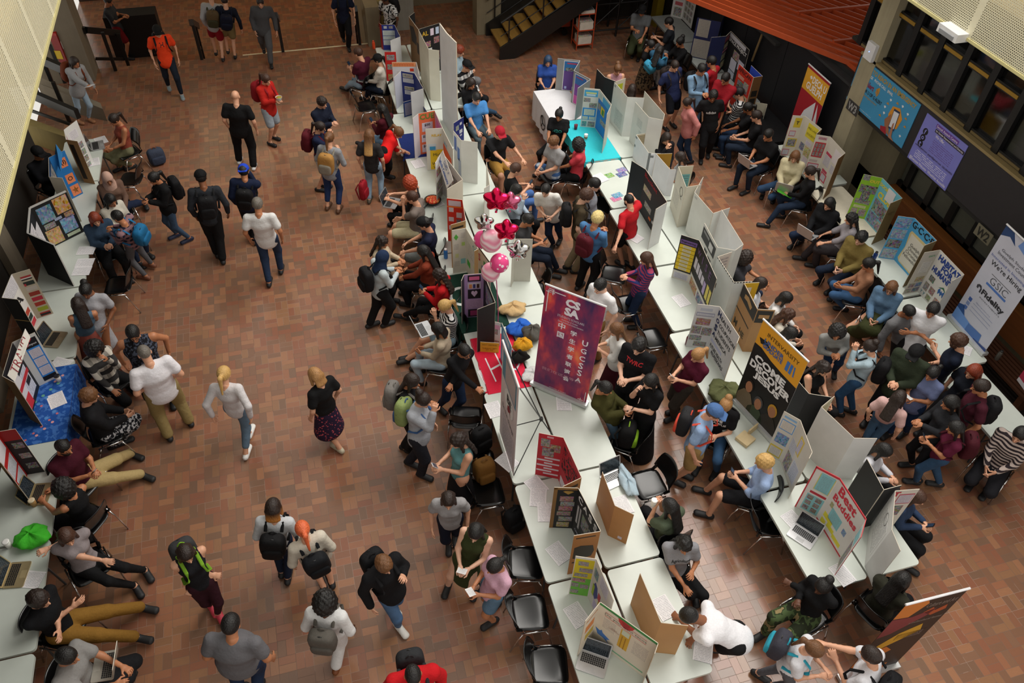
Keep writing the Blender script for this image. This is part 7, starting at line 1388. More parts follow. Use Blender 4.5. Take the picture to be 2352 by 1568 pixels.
# seated, left wall
S1 = [('girl in rust top and olive trousers', 'reading at the far left table', 262, 275, 160, ('tank', '#8e4434'), (LG, '#7a7a5c'), ('pony', 'd'), 't', [(275, 392), (302, 388)], 'l'),
 ('woman in beige headscarf', 'sitting by the blue trifold', 247, 410, 60, (L, '#6f5548'), (JN, '#1c2740'), ('hijab', '#c4a090'), 't', [(338, 476), (300, 480)], 'l'),
 ('black-haired girl in white top', 'sitting with a phone by the blue trifold', 255, 460, 30, (L, '#cfcabc'), (JN, DJ), ('long', 'k'), 't', None, 'p'),
 ('red-haired girl in denim jacket', 'talking at the clipboard table', 219, 503, 60, (J, '#2f4258'), (PT, BK), ('long', 'r'), 'l', None, 'p'),
 ('woman in white plaid shirt', 'sitting with chin on hand on the left', 219, 802, 40, (L, ('plaid', '#cfc8bc', '#3a3838', 6.0)), (PT, '#131315'), ('curly', 'k'), 't', [(301, 896), (280, 925)], ['m', 'k']),
 ('fair-haired student in black hoodie', 'sitting at the blue printed cloth', 205, 910, 340, (J, '#17171a'), (PT, ('speckle', '#1c1d22', '#b8b8bc', 30)), ('mop', 'm'), 'l', [(286, 1018), (270, 1025)], 'l'),
 ('bearded man in maroon polo', 'sitting cross-legged with a phone', 146, 1028, 20, (T, '#431020'), (PT, '#b09a6a'), ('buzz', 'k'), 't', [(342, 1097), (312, 1050)], 'p'),
 ('curly-haired woman in black', 'leaning over the lower left laptop', 143, 1120, 200, ('tank', '#141416'), (PT, BK), ('curly', 'k'), 't', None, 't'),
 ('girl in grey ringer tee', 'leaning back by the green bag', 154, 1233, 60, (T, '#8f8688'), (LG, '#141416'), ('long', 'b'), 'l', [(341, 1322), (318, 1358)], [(112, 1258, .95), (271, 1295, .7)]),
 ('man in black tee with folded arms', 'lounging in mustard trousers at the badge table', 90, 1377, 10, (T, '#131417'), (PT, '#8a6428'), ('mop', 'd'), 'l', [(346, 1400), (349, 1470)], 'c'),
 ('dark-haired man in grey tee', 'typing on a laptop at the bottom left', 155, 1508, 5, (T, '#8c8a88'), (PT, '#1b1b1e'), ('short', 'k'), 't', [(288, 1548), (270, 1570)], 't'),
 ('man in black with flat black cap', 'sitting against the left wall behind the blue trifold', 88, 352, 20, (L, '#16171c'), (PT, '#121214'), ('short', 'k'), 't', None, 'p'),
# middle row, left side
 ('young man in maroon tee and light jeans', 'texting at the far end of the middle row', 823, 122, 200, (T, '#4c1428'), (JN, LJ), ('short', 'b'), 'l', [(790, 208), (806, 206)], 'p'),
 ('woman in black cap and white sleeves', 'sitting with a laptop on her knees', 868, 137, 190, (L, '#cfc9bf'), (JN, '#202a3c'), ('pony', 'k'), 'l', [(855, 236), (838, 230)], 'l'),
 ('dark-haired girl in wine-red shirt', 'on her phone beside the navy cloth', 877, 252, 200, (L, '#4a0f1c'), (JN, '#6888a8'), ('long', 'k'), 't', [(818, 335), (832, 340)], 'p'),
 ('curly red-haired woman', 'sitting with a laptop by the white lettered trifold', 939, 420, 190, ('tank', '#26262a'), (LG, '#141416'), ('curly', 'i'), 'l', None, 't'),
 ('man in taupe tee and beige shorts', 'filling a form on his lap', 947, 454, 190, (T, '#736862'), (SH, '#b8b090'), ('short', 'b'), 'l', [(882, 560), (890, 590)], ['m', 'l']),
 ('young man with backwards black cap', 'sitting in navy tee and grey shorts', 975, 514, 185, (T, '#1a2038'), (SH, '#6e7270'), ('short', 'k'), 'l', [(916, 623), (905, 600)], 'k'),
 ('long-haired girl in rust sweater', 'smiling with hands on her knee', 972, 578, 190, (L, '#7d3420'), (PT, '#141418'), ('long', 'k'), 't', None, 'k'),
 ('woman in crimson blouse', 'looking at her phone with crossed legs', 1008, 632, 190, (L, '#b5161c'), (LG, '#111113'), ('wavy', 'd'), 't', [(909, 732), (945, 735)], 'p'),
 ('blonde girl in striped tee', 'sitting behind the silver laptop', 1021, 704, 170, (T, ('stripe', '#dcdcdc', '#1b1b1e', 26.0)), (SH, '#9ab4c4', .25), ('pony', 'y'), 'l', [(925, 835), (935, 825)], ['m', 'l']),
 ('dark-haired woman in cream sweater', 'seen from above with a grey folder', 1006, 756, 190, (L, '#b8a892'), (JN, '#a8bac8'), ('bob', 'k'), 't', None, 'l'),
# middle row, right side
 ('brown-haired woman in black tee', 'at the far right of the middle row', 1028, 76, 10, (T, '#151517'), (PT, BK), ('long', 'm'), 'l', None, 'p'),
 ('ginger man in pale blue shirt', 'holding a paper at the far right of the middle row', 1055, 117, 10, (L, '#9cb4c2'), (PT, '#77777a'), ('mop', 'r'), 'l', None, 'p'),
 ('man in black cap and checked shirt', 'sitting right of the tall white panels', 1073, 152, 20, (L, ('plaid', '#d0d0d0', '#17171a', 7.0)), (PT, '#16161a'), ('short', 'r'), 'l', None, 'l'),
 ('woman with very long dark hair', 'sitting in black with a note', 1082, 192, 30, (L, '#131316'), (JN, '#33506c'), ('long', 'd'), 't', [(1155, 270), (1140, 262)], 'p'),
 ('man in sky-blue shirt', 'sitting with clasped hands', 1095, 226, 50, (T, '#4a88c8'), (JN, '#5c6c74'), ('short', 'k'), 'l', None, 'k'),
 ('young man in red and blue helmet', 'sitting in black tee and khaki shorts', 1148, 306, 50, (T, '#1a1a1d'), (SH, '#a8803c'), ('short', 'b'), 'l', None, [(1200, 365, .7), (1165, 378, .8)]),
 ('brown-haired man in black tee', 'seen from behind with a phone above the balloons', 1184, 389, 350, (T, '#121214'), (JN, '#4a6ca8'), ('short', 'b'), 'l', None, 'p'),
 ('girl in pale blue shirt with hand at mouth', 'sitting right of the balloons', 1187, 437, 20, (L, '#a8b8c8'), (PT, BK), ('bob', 'k'), 'p', None, ['l', 'm']),
 ('man in charcoal tee', 'sitting with a phone right of the balloons', 1213, 506, 10, (T, '#343436'), (JN, '#1c2434'), ('short', 'k'), 't', [(1271, 637), (1285, 625)], 'p'),
 ('woman in green tee with coffee', 'sitting at the lower table', 1538, 1163, 220, (T, '#4f5a48'), (PT, BK), ('long', 'k'), 'l', None, 'm'),
 ('girl in grey lettered tee', 'sitting with a phone by the bright floor', 1572, 1251, 80, (T, '#8d8d92'), (JN, '#151517'), ('wavy', 'k'), 't', [(1616, 1385), (1595, 1375)], [(1590, 1312, .85), (1572, 1345, .75)]),
# second row
 ('woman in royal blue top', 'sitting at the white emblem cloth', 1259, 140, 80, (T, '#2f50a0'), (JN, '#182238'), ('long', '#1f3c5c'), 'l', [(1228, 258), (1240, 262)], 'l'),
 ('girl in black tee with teal print', 'sitting at the teal cloth', 1284, 264, 110, (T, '#131316'), (LG, '#141416'), ('pony', 'k'), 't', [(1238, 378), (1250, 380)], 'k'),
 ('fair man in grey tee and plaid shorts', 'writing on his lap by the teal cloth', 1271, 327, 160, (T, '#98989a'), (SH, ('plaid', '#b8c4d0', '#3a5a8a', 8.0)), ('mop', 'm'), 'l', [(1237, 402), (1250, 410)], 'l'),
 ('person in coral tee', 'sitting at the leaflet table', 1326, 332, 190, (T, '#c8404c'), (PT, '#131315'), ('curly', 'k'), 't', [(1240, 436), (1236, 408)], 'k'),
 ('smiling woman in pink tank top', 'behind the black trifold back', 1419, 160, 60, ('tank', '#b88a94'), (PT, BK), ('bun', 'm'), 'l', None, 'l'),
 ('person with dark hair seen from behind', 'beside the yellow-labelled white trifold', 1452, 206, 300, (L, '#17171a'), (PT, BK), ('long', 'd'), 't', None, 'l'),
 ('girl with phone at her ear', 'sitting below the pink jacket', 1531, 318, 60, (L, '#17161a'), (PT, BK), ('long', 'd'), 'l', None, ['l', 'm']),
 ('brown-haired person in pale grey shirt', 'behind the gold poster', 1562, 362, 190, (T, '#a0a4aa'), (PT, BK), ('bob', 'd'), 'l', None, 'l'),
 ('curly-haired person in charcoal', 'with a laptop behind the taped-rim trifold', 1714, 594, 20, (T, '#3a3a40'), (JN, DJ), ('curly', 'd'), 't', None, 't'),
 ('long brown-haired girl in white tee', 'behind the brown cardboard trifold', 1747, 652, 10, (T, '#c8ccd4'), (PT, BK), ('long', 'd'), 'l', None, 'l'),
 ('black-haired girl in white blouse', 'upper of two beside the orange banner', 1805, 686, 20, (L, '#d8d6d6'), (PT, BK), ('bob', 'k'), 'p', None, 'l'),
 ('wavy-haired girl in ivory top', 'just above the orange banner top', 1810, 724, 10, (L, '#cfc8bc'), (PT, BK), ('wavy', 'b'), 'l', None, 'l'),
 ('black-haired student with a white poster', 'at the right end of the orange banner', 1816, 767, 20, (L, '#d0d0d4'), (PT, BK), ('long', 'k'), 'p', None, 'p'),
 ('long-haired woman in black tank', 'sitting right of the orange banner', 1891, 846, 40, ('tank', '#131315'), (PT, BK), ('wavy', 'd'), 'l', None, 'l'),
 ('blonde student in black campus tee', 'sitting in ripped jeans', 1666, 932, 120, (T, '#121215'), (JN, '#38587c'), ('bun', 'g'), 'l', [(1600, 1080), (1640, 1092)], 'p'),
 ('blond man in light blue shirt', 'sitting in black shorts with a phone', 1755, 1062, 195, (L, '#9cb4dc', .6), (SH, '#17171b'), ('mop', 'y'), 'l', [(1617, 1185), (1612, 1130)], 'p'),
 ('woman in camouflage trousers', 'smiling beside the lower right table', 1890, 1347, 150, (L, '#131315'), (PT, ('camo', '#4a5a38', '#2a3020', 8.0)), ('bun', 'k'), 'd', None, [(1809, 1337, .75), (1834, 1376, .8)]),
 ('long-haired person in olive jacket', 'sitting with back turned above the dark banner', 2071, 1332, 320, (J, '#34342a'), (PT, BK), ('long', 'k'), 't', None, 'l'),
 ('black-haired girl with white phone', 'behind the lower black trifold', 2030, 1036, 30, (L, '#c8c8d0'), (PT, BK), ('long', 'k'), 'l', None, 'p'),
 ('person in jeans behind the red T panel', 'holding a phone at the right', 2106, 1142, 30, (L, '#2c3c58'), (PT, BK), ('long', 'b'), 'l', None, 'p'),
# right side seated
 ('young man in grey tee and blue cap', 'sitting by the black scaffold with a phone', 1475, 24, 110, (T, '#5c5f62'), (PT, '#3a4028'), ('short', 'k'), 't', [(1452, 130), (1466, 138)], ['k', 'p']),
 ('young man in dark tee and grey shorts', 'texting at the top right table', 1536, 52, 190, (T, '#24272e'), (SH, '#84888e'), ('short', 'k'), 'l', [(1500, 128), (1482, 135)], 'p'),
 ('woman in black shirt', 'leaning over by the navy boards', 1562, 97, 170, (L, '#121215'), (PT, BK), ('bun', 'k'), 't', None, 't'),
 ('man in striped black and white tee', 'sitting with folded arms by the red trifold', 1697, 214, 190, (T, ('stripe', '#d4d4d4', '#17171a', 20.0)), (PT, BK), ('short', 'k'), 'l', None, 'c'),
 ('person in black tee and round glasses', 'between the striped tee and the brown-haired man', 1717, 248, 190, (T, '#121215'), (JN, '#22344e'), ('pony', 'k'), 'b', None, 'k'),
 ('brown-haired man in black tee', 'holding a red box in front of the black cloth', 1737, 267, 190, (T, '#121215'), (JN, '#1c2636'), ('short', 'd'), 'l', None, 'l'),
 ('man in black tee with gold print', 'sitting with a laptop in front of the pre-law board', 1764, 310, 160, (T, '#111114'), (JN, '#1c2636'), ('short', 'k'), 't', None, 'l'),
 ('woman in cream cardigan', 'sitting with a laptop and ripped jeans', 1826, 360, 110, (J, '#c4ba98'), (JN, '#2c4462'), ('long', 'm', '#b08a58'), 'l', [(1750, 452), (1775, 462)], 'l'),
 ('ponytailed person in black shirt', 'holding a green folder', 1860, 395, 190, (L, '#121215'), (JN, '#1f2c40'), ('pony', 'd'), 'l', [(1753, 521), (1790, 500)], 'l'),
 ('girl in black jacket over white', 'eating over a laptop', 1904, 468, 150, (J, '#141519'), (JN, '#1c2840'), ('long', 'k'), 'l', [(1819, 568), (1835, 560)], 'l'),
 ('reclining person in grey blouse with red sash', 'leaning back in dark trousers', 1955, 503, 190, ('blouse', '#8c878c'), (PT, '#353033'), ('wavy', 'k'), 'l', [(1836, 596), (1864, 613)], 'k'),
 ('young man in olive jacket', 'looking down at a pink folder', 1977, 547, 150, (J, '#7a6a3a'), (JN, '#1c2638'), ('mop', 'k'), 'p', [(1880, 649), (1905, 671)], 'l'),
 ('woman in tan top with long ponytail', 'sitting below the scroll trifold', 1994, 607, 190, (L, '#9a6e54'), (JN, '#3c5e86'), ('pony', 'k'), 't', [(1916, 693), (1930, 713)], 'l'),
 ('girl in denim jacket and sunglasses', 'sitting in a long olive skirt', 2047, 661, 120, (J, '#5a7896'), ('skirt', '#34381c', .8), ('long', 'm'), 'l', [(1969, 757), (1988, 774)], 'l'),
 ('woman in brown striped top', 'sitting at the right edge', 2342, 998, 130, (L, ('stripe', '#b8a8a0', '#2c2428', 20.0)), (PT, '#1a1a1f'), ('short', 'k'), 'l', [(2227, 1117), (2260, 1137)], 'l')]
for who, does, x, y, f, tp, bt, hr, sk, ft, hn in S1:
    p = Q(who, does, x, y, f, 'si', tp, bt, hr, sk, ft, hn, ph=1 if ('phone' in does or 'text' in does) and hn == 'p' else 0, beard='bearded' in who, glasses='glasses' in who, cap=('#141416', 'back') if 'backwards' in who else ('#141416',) if 'cap' in who else ('#a82030',) if 'helmet' in who else None)
    if p and 'campus' in who: decal(p, 'THE\nCAMPUS', .22, .13, '#e8e8e8', dz=.04)
    if p and 'lettered' in who: decal(p, 'Agriculture', .24, .07, '#1c1c1e', dz=.06)
    if p and 'teal print' in who: decal(p, 'H2O', .2, .14, '#38b8b0')
    if p and 'green folder' in does: held_sheet(p, 'bright green folder on the lap of the '+who, .25, .32, '#4fae2c', 'plain', name='folder', cat='folder')
    if p and 'laptop' in does and hn in ('l', 't') and x > 150 and 'behind' not in does and 'typing' not in does: laptop(0, 0, math.degrees(math.atan2(-p['fwd'].x, p['fwd'].y)), 'open laptop on the knees of the '+who, loc=p['pel']+p['fwd']*.40+ZH*.13)
# standing, right half
ST = [('headscarfed woman in navy scarf', 'standing by the middle tables', 879, 591, 340, (L, '#b9c4c8'), (PT, '#141416'), ('hijab', '#1f2f4c'), 't', [(856, 750), (891, 747)], 'p', (BK,), 0),
 ('dark-haired woman beyond the navy headscarf', 'facing the seated students', 878, 556, 10, (L, '#b8a890'), (PT, BK), ('wavy', 'd'), 't', [(890, 700), (903, 692)], 'p', None, 0),
 ('man in black sweater and glasses', 'gesturing at the middle table', 1067, 807, 40, (L, '#121215'), (JN, '#1c2a44'), ('short', 'k'), 't', [(1012, 945), (1045, 955)], [(1031, 890, 1.0), (1103, 900, 1.0)], None, 0),
 ('woman with grey rucksack and very long hair', 'beside the colourful rucksack', 947, 876, 10, (L, '#151518'), (PT, BK), ('long', 'd'), 't', [(937, 1033), (948, 1040)], 'p', ('#77736f',), 0),
 ('person with hair bun and colourful rucksack', 'holding a blue cup', 972, 919, 20, (J, '#a4a8b0'), (PT, '#23242c'), ('bun', 'd'), 'l', [(947, 1069), (975, 1097)], ['h', 'm'], ('#8a9a60', '#3a5a8a'), 0),
 ('woman in teal tank top', 'texting in front of the tan rucksack', 1052, 1012, 160, ('tank', '#5f8f92'), ('skirt', '#16161a', .5), ('wavy', 'd'), 'l', [(1050, 1165), (1070, 1170)], 'p', None, 2),
 ('girl in pale grey tee', 'standing beside the green dress', 1030, 1149, 90, (T, '#9c9a9c'), (JN, '#171c2c', .85), ('long', 'd', '#5a2c1a'), 'l', [(1031, 1260), (1045, 1240)], 'h', None, 0),
 ('girl in olive green dress', 'looking at a card in her hands', 1092, 1223, 110, ('dress', '#343b1e', 0), ('none', BK), ('long', 'k'), 'p', [(1027, 1356), (1092, 1362)], 'p', None, 0),
 ('girl in pink tee and denim shorts', 'looking at white cards', 1136, 1301, 150, (T, '#cfa4b8'), (SH, '#5c7890', .3), ('pony', 'k'), 't', [(1125, 1435), (1131, 1398)], 'p', None, 0),
 ('man in white tee with dark hair', 'looking down at the phone beside the seated men', 1253, 437, 120, (T, '#d8d6d2'), (JN, '#1c2840'), ('short', 'k'), 'p', [(1268, 570), (1285, 560)], 'l', None, 0),
 ('boy in olive tee with black rucksack', 'standing behind the denim jacket', 1347, 450, 0, (T, '#443a2a'), (PT, '#8a7a60'), ('mop', 'b'), 'p', [(1308, 617), (1325, 627)], 'h', (BK,), 0),
 ('dark-haired young man at the leaflet table', 'looking at the leaflets', 1366, 424, 10, (L, '#8a8e98'), (PT, BK), ('short', 'k'), 'p', None, 'h', None, 0),
 ('bleached-blond person in denim shirt', 'with a maroon rucksack', 1372, 502, 320, (L, '#4a78a8'), (PT, '#111114'), ('mop', '#d8c080'), 't', [(1331, 660), (1352, 676)], 'p', ('#541420',), 0),
 ('bearded man in red tee', 'reaching over the leaflet table', 1444, 460, 215, (T, '#c01e28'), (SH, '#141416'), ('buzz', 'k'), 'l', [(1425, 610), (1445, 612)], [(1411, 579, .9), (1440, 430, 1.1)], None, 0),
 ('woman in purple striped sweater', 'going through a black rucksack', 1484, 594, 180, (L, ('stripe', '#2c3468', '#983a58', 22.0)), (JN, '#1f2f4c'), ('long', 'b'), 'l', [(1449, 737), (1458, 755)], 'p', None, 0),
 ('man in white and pink tee', 'behind the top of the purple banner', 1378, 657, 150, (T, '#e2e0e2'), (PT, '#8a6a40'), ('short', 'k'), 'p', None, 'h', None, 0),
 ('woman in white blouse and maroon skirt', 'on her phone right of the purple banner', 1415, 757, 180, ('blouse', '#d8d6d2'), ('skirt', '#43101c', .8), ('long', 'm'), 'l', [(1400, 905), (1420, 910)], 'p', None, 1),
 ('young man in black TWRC tee', 'holding a pale blue bottle', 1467, 795, 130, (T, '#121215'), (PT, '#101012'), ('mop', 'k'), 'p', [(1416, 965), (1440, 975)], 'p', None, 0),
 ('woman in long black dress', 'with one elbow raised', 1493, 876, 160, ('dress', '#101013', .3), ('skirt', '#101013', .85), ('long', 'k'), 'p', [(1450, 1030), (1480, 1040)], ['p', 'm'], None, 0),
 ('girl in olive bomber jacket', 'photographing with a phone', 1391, 892, 20, (J, '#3c3a18'), (JN, '#5c7a94'), ('pony', 'k'), 't', [(1400, 1030), (1415, 1020)], 'p', None, 1),
 ('person in burgundy tee', 'texting with wristbands on', 1602, 816, 160, (T, '#52142a'), (PT, '#3c3630'), ('pony', 'g'), 'l', [(1544, 947), (1541, 965)], 'p', None, 2),
 ('man in denim-blue cap', 'standing in pale blue tee and khaki shorts', 1640, 948, 20, (T, '#90aad0'), (SH, '#a88a58'), ('short', 'm'), 'l', [(1551, 1110), (1569, 1094)], 'h', ('#232326', '#d8503c'), 0),
 ('girl with teal and charcoal rucksack', 'leaning forward at the bottom right', 1870, 1492, 30, (T, '#dcdce2'), (LG, '#5a5a60'), ('pony', 'm'), 'l', [(1745, 1557), (1780, 1585)], 'p', ('#3a3a44', '#2f9cb4'), 0),
 ('man in white tee with black rucksack', 'reaching out at the bottom right', 1999, 1505, 215, (T, '#d8d8de'), (PT, '#121215'), ('short', 'd'), 'l', [(1900, 1640), (1930, 1650)], ['p', (1893, 1478, 1.3)], (BK,), 0),
 ('girl in pale pink tee', 'standing in jeans at the right', 2065, 913, 310, (T, '#cfa8a4'), (JN, '#4a6c8e'), ('long', 'd'), 'l', [(1985, 1010), (2000, 1018)], 'h', None, 0),
 ('woman in pale blue sweater with bun', 'eating a wrap', 1997, 797, 200, (L, '#aac0cc'), (JN, '#34567c'), ('bun', 'd'), 'l', [(1919, 951), (1947, 945)], 'm', (BK,), 0),
 ('curly-haired person in grey patterned sweater', 'reading a small paper', 1923, 764, 90, (L, '#8c8c8a'), (JN, '#2c4a70'), ('curly', 'k'), 't', [(1890, 860), (1912, 868)], 'p', None, 0),
 ('man in grey suit jacket', 'talking to the man in white', 2087, 717, 40, (J, '#67676a'), (PT, '#141418'), ('short', 'k'), 'b', [(2030, 850), (2050, 858)], 'h', None, 0),
 ('man in white tee with lanyard', 'standing with folded arms', 2142, 712, 110, (T, '#dcdce0'), (PT, '#131317'), ('short', 'k'), 't', None, 'c', None, 0),
 ('person in black cap and dark green jacket', 'clasping hands in the right crowd', 2102, 811, 130, (J, '#2c3426'), (PT, BK), ('short', 'k'), 'l', None, 'p', None, 0),
 ('bearded man in navy tee', 'standing with folded arms below the investment banner', 2200, 784, 200, (T, '#121a2c'), (PT, BK), ('mop', 'b'), 'l', None, 'c', None, 0),
 ('ginger-haired person in jellyfish tee', 'standing in the right crowd', 2235, 853, 160, (T, '#121620'), (PT, BK), ('long', 'r'), 'l', None, 'h', None, 0),
 ('man in maroon tee with black rucksack', 'at the right of the crowd', 2252, 889, 190, (T, '#461826'), (PT, BK), ('short', 'd'), 't', None, 'h', (BK,), 0),
 ('woman in blue cold-shoulder top', 'holding a card in ripped jeans', 2141, 858, 150, (T, '#69749a'), (JN, '#1f3558'), ('pony', 'k'), 't', [(2035, 1003), (2071, 1000)], 'p', None, 0),
 ('dark-haired woman in charcoal', 'in white trainers among the right crowd', 2182, 925, 180, (L, '#26272b'), (LG, '#141418'), ('long', 'k'), 't', [(2082, 1070), (2096, 1108)], 'p', None, 0),
 ('woman in magenta top with maroon rucksack', 'looking at a phone at the right', 2194, 983, 190, (T, '#5c1a34'), (JN, '#34506e'), ('long', 'k'), 't', [(2091, 1109), (2144, 1117)], 'p', ('#43101c',), 1),
 ('young man in navy tee and dark shorts', 'walking in the upper right crowd', 1550, 152, 40, (T, '#272f54'), (SH, '#14161e'), ('short', 'd'), 'l', [(1528, 298), (1545, 290)], 'h', ('#2a2220',), 0),
 ('girl in denim jacket with sky-blue rucksack', 'seen from behind at the upper right', 1516, 117, 330, (J, '#2a5470'), (PT, '#98a0a8'), ('long', 'k'), 't', [(1498, 205), (1510, 210)], 'p', ('#3a94b8',), 0),
 ('person in pink jacket', 'standing in the upper right aisle', 1578, 237, 175, (J, '#c8807c'), (JN, '#22344e'), ('pony', 'd'), 't', [(1565, 372), (1580, 376)], 'f', None, 0),
 ('young man in black trefoil tee', 'looking down in the upper right aisle', 1638, 221, 90, (T, '#151517'), (PT, '#131316'), ('mop', 'k'), 'b', [(1609, 372), (1625, 360)], 'h', None, 0),
 ('man in red polo', 'behind the upper right crowd', 1634, 142, 200, (T, '#a01824'), (PT, BK), ('short', 'k'), 't', None, 'p', None, 0),
 ('man in crimson cardigan and glasses', 'standing by the red trifold', 1666, 181, 150, (J, '#8e1420'), (PT, BK), ('short', 'k'), 't', None, 'l', None, 0),
 ('black-haired man with black rucksack in light denim', 'bending at the upper right table', 1612, 160, 40, (L, '#7a9ab8'), (JN, '#6a8cb0'), ('short', 'k'), 't', None, 'p', (BK,), 0),
 ('person in black patterned skirt', 'by the sky-blue rucksack', 1495, 104, 20, (T, '#141416'), ('skirt', ('speckle', '#6a5a44', '#24201c', 20), .7), ('pony', 'k'), 't', [(1475, 190), (1490, 195)], 'p', None, 0)]
for who, does, x, y, f, tp, bt, hr, sk, ft, hn, bg_, ph in ST:
    p = Q(who, does, x, y, f, 'st', tp, bt, hr, sk, ft, hn, bg_, ph, beard='bearded' in who, glasses='glasses' in who, cap=('#4a6a9c',) if 'denim-blue cap' in who else ('#121214',) if ' cap' in who else None)
    if p and 'TWRC' in who: decal(p, 'TWRC', .26, .12, '#c82028', dz=.08)
    if p and 'trefoil' in who: decal(p, 'adidas', .2, .06, '#d8d8d8', dz=.0)
    if p and ' card' in does: held_sheet(p, 'white card held by the '+who, .11, .09)
Q('dark-haired student in white tee', 'bending over to write on the bright floor side', 1585, 1415, 190, 'st', (T, '#ecebf0'), (SH, '#18181a'), ('short', 'k'), 'b', [(1628, 1493), (1614, 1468)], [(1558, 1420, .8), (1594, 1462, .8)], pv=(1690, 1462, .92), hz=1.22, hp=60)
# ---------------------------------------------------------------- table-top things, balloons
for x, y, yw, lab in ((1232, 1115, 20, 'sheet of paper left of the red stamp board, upper of the pile'), (1236, 1142, -20, 'sheet with a blue pen left of the photo trifold'), (1254, 1176, -15, 'sheet half under the black photo trifold'), (1283, 1270, 20, 'large white sheet near the lower left table corner'), (1325, 1412, 15, 'sheet with a blue pen above the cream French poster'), (1525, 1395, 10, 'white form above the bending writer'), (1615, 1492, -30, 'white form at the lower table corner'), (1430, 1160, 5, 'white form inside the brown trifold'), (1120, 830, -20, 'white sheet beside the man in black sweater'), (1120, 862, 10, 'second white sheet beside the man in black sweater'), (1135, 940, 5, 'white sheet by the empty chair back'), (1165, 1060, 30, 'white sheet under the pale pink banner'), (960, 376, 10, 'leaflet beside the yellow trifold'), (1002, 465, 20, 'printed form under the fruit bowl'), (1070, 648, 20, 'printed leaflet by the black stapler'), (1380, 408, 20, 'white form beside the leaflets'), (1458, 545, 30, 'white strip of paper behind the man in red tee'), (1565, 690, 10, 'small white card by the engineering trifold'), (1935, 1318, 10, 'white card at the lower end of the poster table'), (1823, 1196, 15, 'printed sheet beside the poster table laptop'), (198, 575, 80, 'top sheet of three clipboard forms'), (195, 603, 80, 'middle clipboard form on the left wall table'), (188, 622, 80, 'printed leaflet below the clipboard forms'), (140, 835, 60, 'white letter by the campus life trifold'), (145, 890, 10, 'white form beside the coffee cup'), (130, 918, 20, 'white form on the blue cloth'), (215, 372, 10, 'white notebook page by the far left laptop'), (232, 322, 20, 'open page in front of the girl in rust top'), (2210, 800, 40, 'brochure below the investment banner'), (1295, 925, 345, 'blue lettered leaflet in front of the purple banner'), (70, 1330, 70, 'printed sheet beside the lower left laptop')):
    sheet(x, y, yw, lab)
for x, y, c, lab in ((1428, 390, '#7a5ab0', 'purple leaflet stack'), (1398, 403, '#7ab83c', 'green leaflet stack'), (1428, 400, '#2a4a9c', 'blue leaflet stack'), (1418, 448, '#3a9cc8', 'sky blue leaflet'), (1415, 456, '#e0509c', 'hot pink leaflet')): sheet(x, y, 15, lab+' on the leaflet table', .2, .14, c, 'photo', t=.02)
tbp = cup(1345, 320, 'white-lidded paper cup on the teal cloth', '#d8d4cc', sleeve='#8a6a4a'); cup(1322, 297, 'clear cup of dark juice on the teal cloth', '#6a2a38', None); cup(1500, 1160, 'white coffee cup near the woman in green tee', z=1.05); cup(46, 725, 'iced coffee with green straw by the flag trifold', '#c8a070', '#d8b888', straw='#4a9a3a'); cup(80, 1160, 'iced coffee on the lower left table', '#a8804c', '#d8c8a8'); cup(22, 1255, 'white lidded cup beside the green bag'); cup(137, 875, 'coffee cup with black lid on the blue cloth', '#d8d0c8', '#121214')
bottle(1024, 592, 'bright blue bottle by the green-icon trifold'); bottle(1578, 790, 'maroon flask by the health trifold', '#6a1c34', '#4a4a4e'); bottle(2005, 598, 'navy flask on the scroll table', '#1c3a7a', '#1a1a1e'); bottle(859, 112, 'orange bottle at the far middle table', '#d8481c', '#c8401a'); bottle(1942, 395, 'clear bottle on the accounting table', '#b8c4c8', '#4ab0b8'); bottle(2288, 825, 'grey sports bottle at the right edge table', '#4a4640', '#2a2a2a')
laptop(1412, 1100, 12, 'white laptop in front of the brown trifold', '#d8d8d8'); laptop(1842, 1232, -57, 'silver laptop with red case by the lettered poster', '#d0d0d2'); laptop(1360, 1525, -35, 'silver laptop below the French poster', '#c8c8ca'); laptop(975, 757, 100, 'silver laptop on a stand near the blonde girl', '#c4c6c8', z=.8); laptop(225, 335, 100, 'grey laptop at the far left table'); laptop(128, 780, 70, 'tan laptop by the flag trifold', '#a89a80'); laptop(95, 1135, 80, 'laptop by the curly-haired woman in black', '#b8a880'); laptop(40, 1320, 80, 'gold laptop at the lower left', '#c8b48a'); laptop(240, 1530, 265, 'laptop of the typing man at the bottom left', '#d0ccc0', z=.72)
for x, y, lab, c, sz in ((1178, 716, 'beige jacket with plaid lining', '#c8a878', (.45, .3, .14)), (1195, 762, 'bright blue jacket', '#2a62c0', (.42, .36, .16)), (1222, 775, 'grey and black sports bag', '#57544f', (.34, .3, .22)), (1200, 800, 'yellow tote with red books', '#d89a24', (.3, .24, .18)), (1190, 830, 'black handbag', '#17130f', (.32, .2, .2)), (1225, 865, 'white fluffy coat', '#c8c6c4', (.35, .3, .1)), (1660, 905, 'olive jacket', '#5a5e3c', (.5, .4, .16)), (1440, 1110, 'pale denim jacket', '#a8bcc8', (.2, .5, .1)), (80, 1240, 'bright green bag', '#44b830', (.4, .34, .16))):
    lump(x, y, lab+(' in the pile beside the purple banner' if x < 1230 and x > 1000 else ' lying on a folding table'), c, sz, name='bag' if 'bag' in lab or 'tote' in lab else 'jacket', cat='bag' if 'bag' in lab or 'tote' in lab else 'jacket', seed=x)
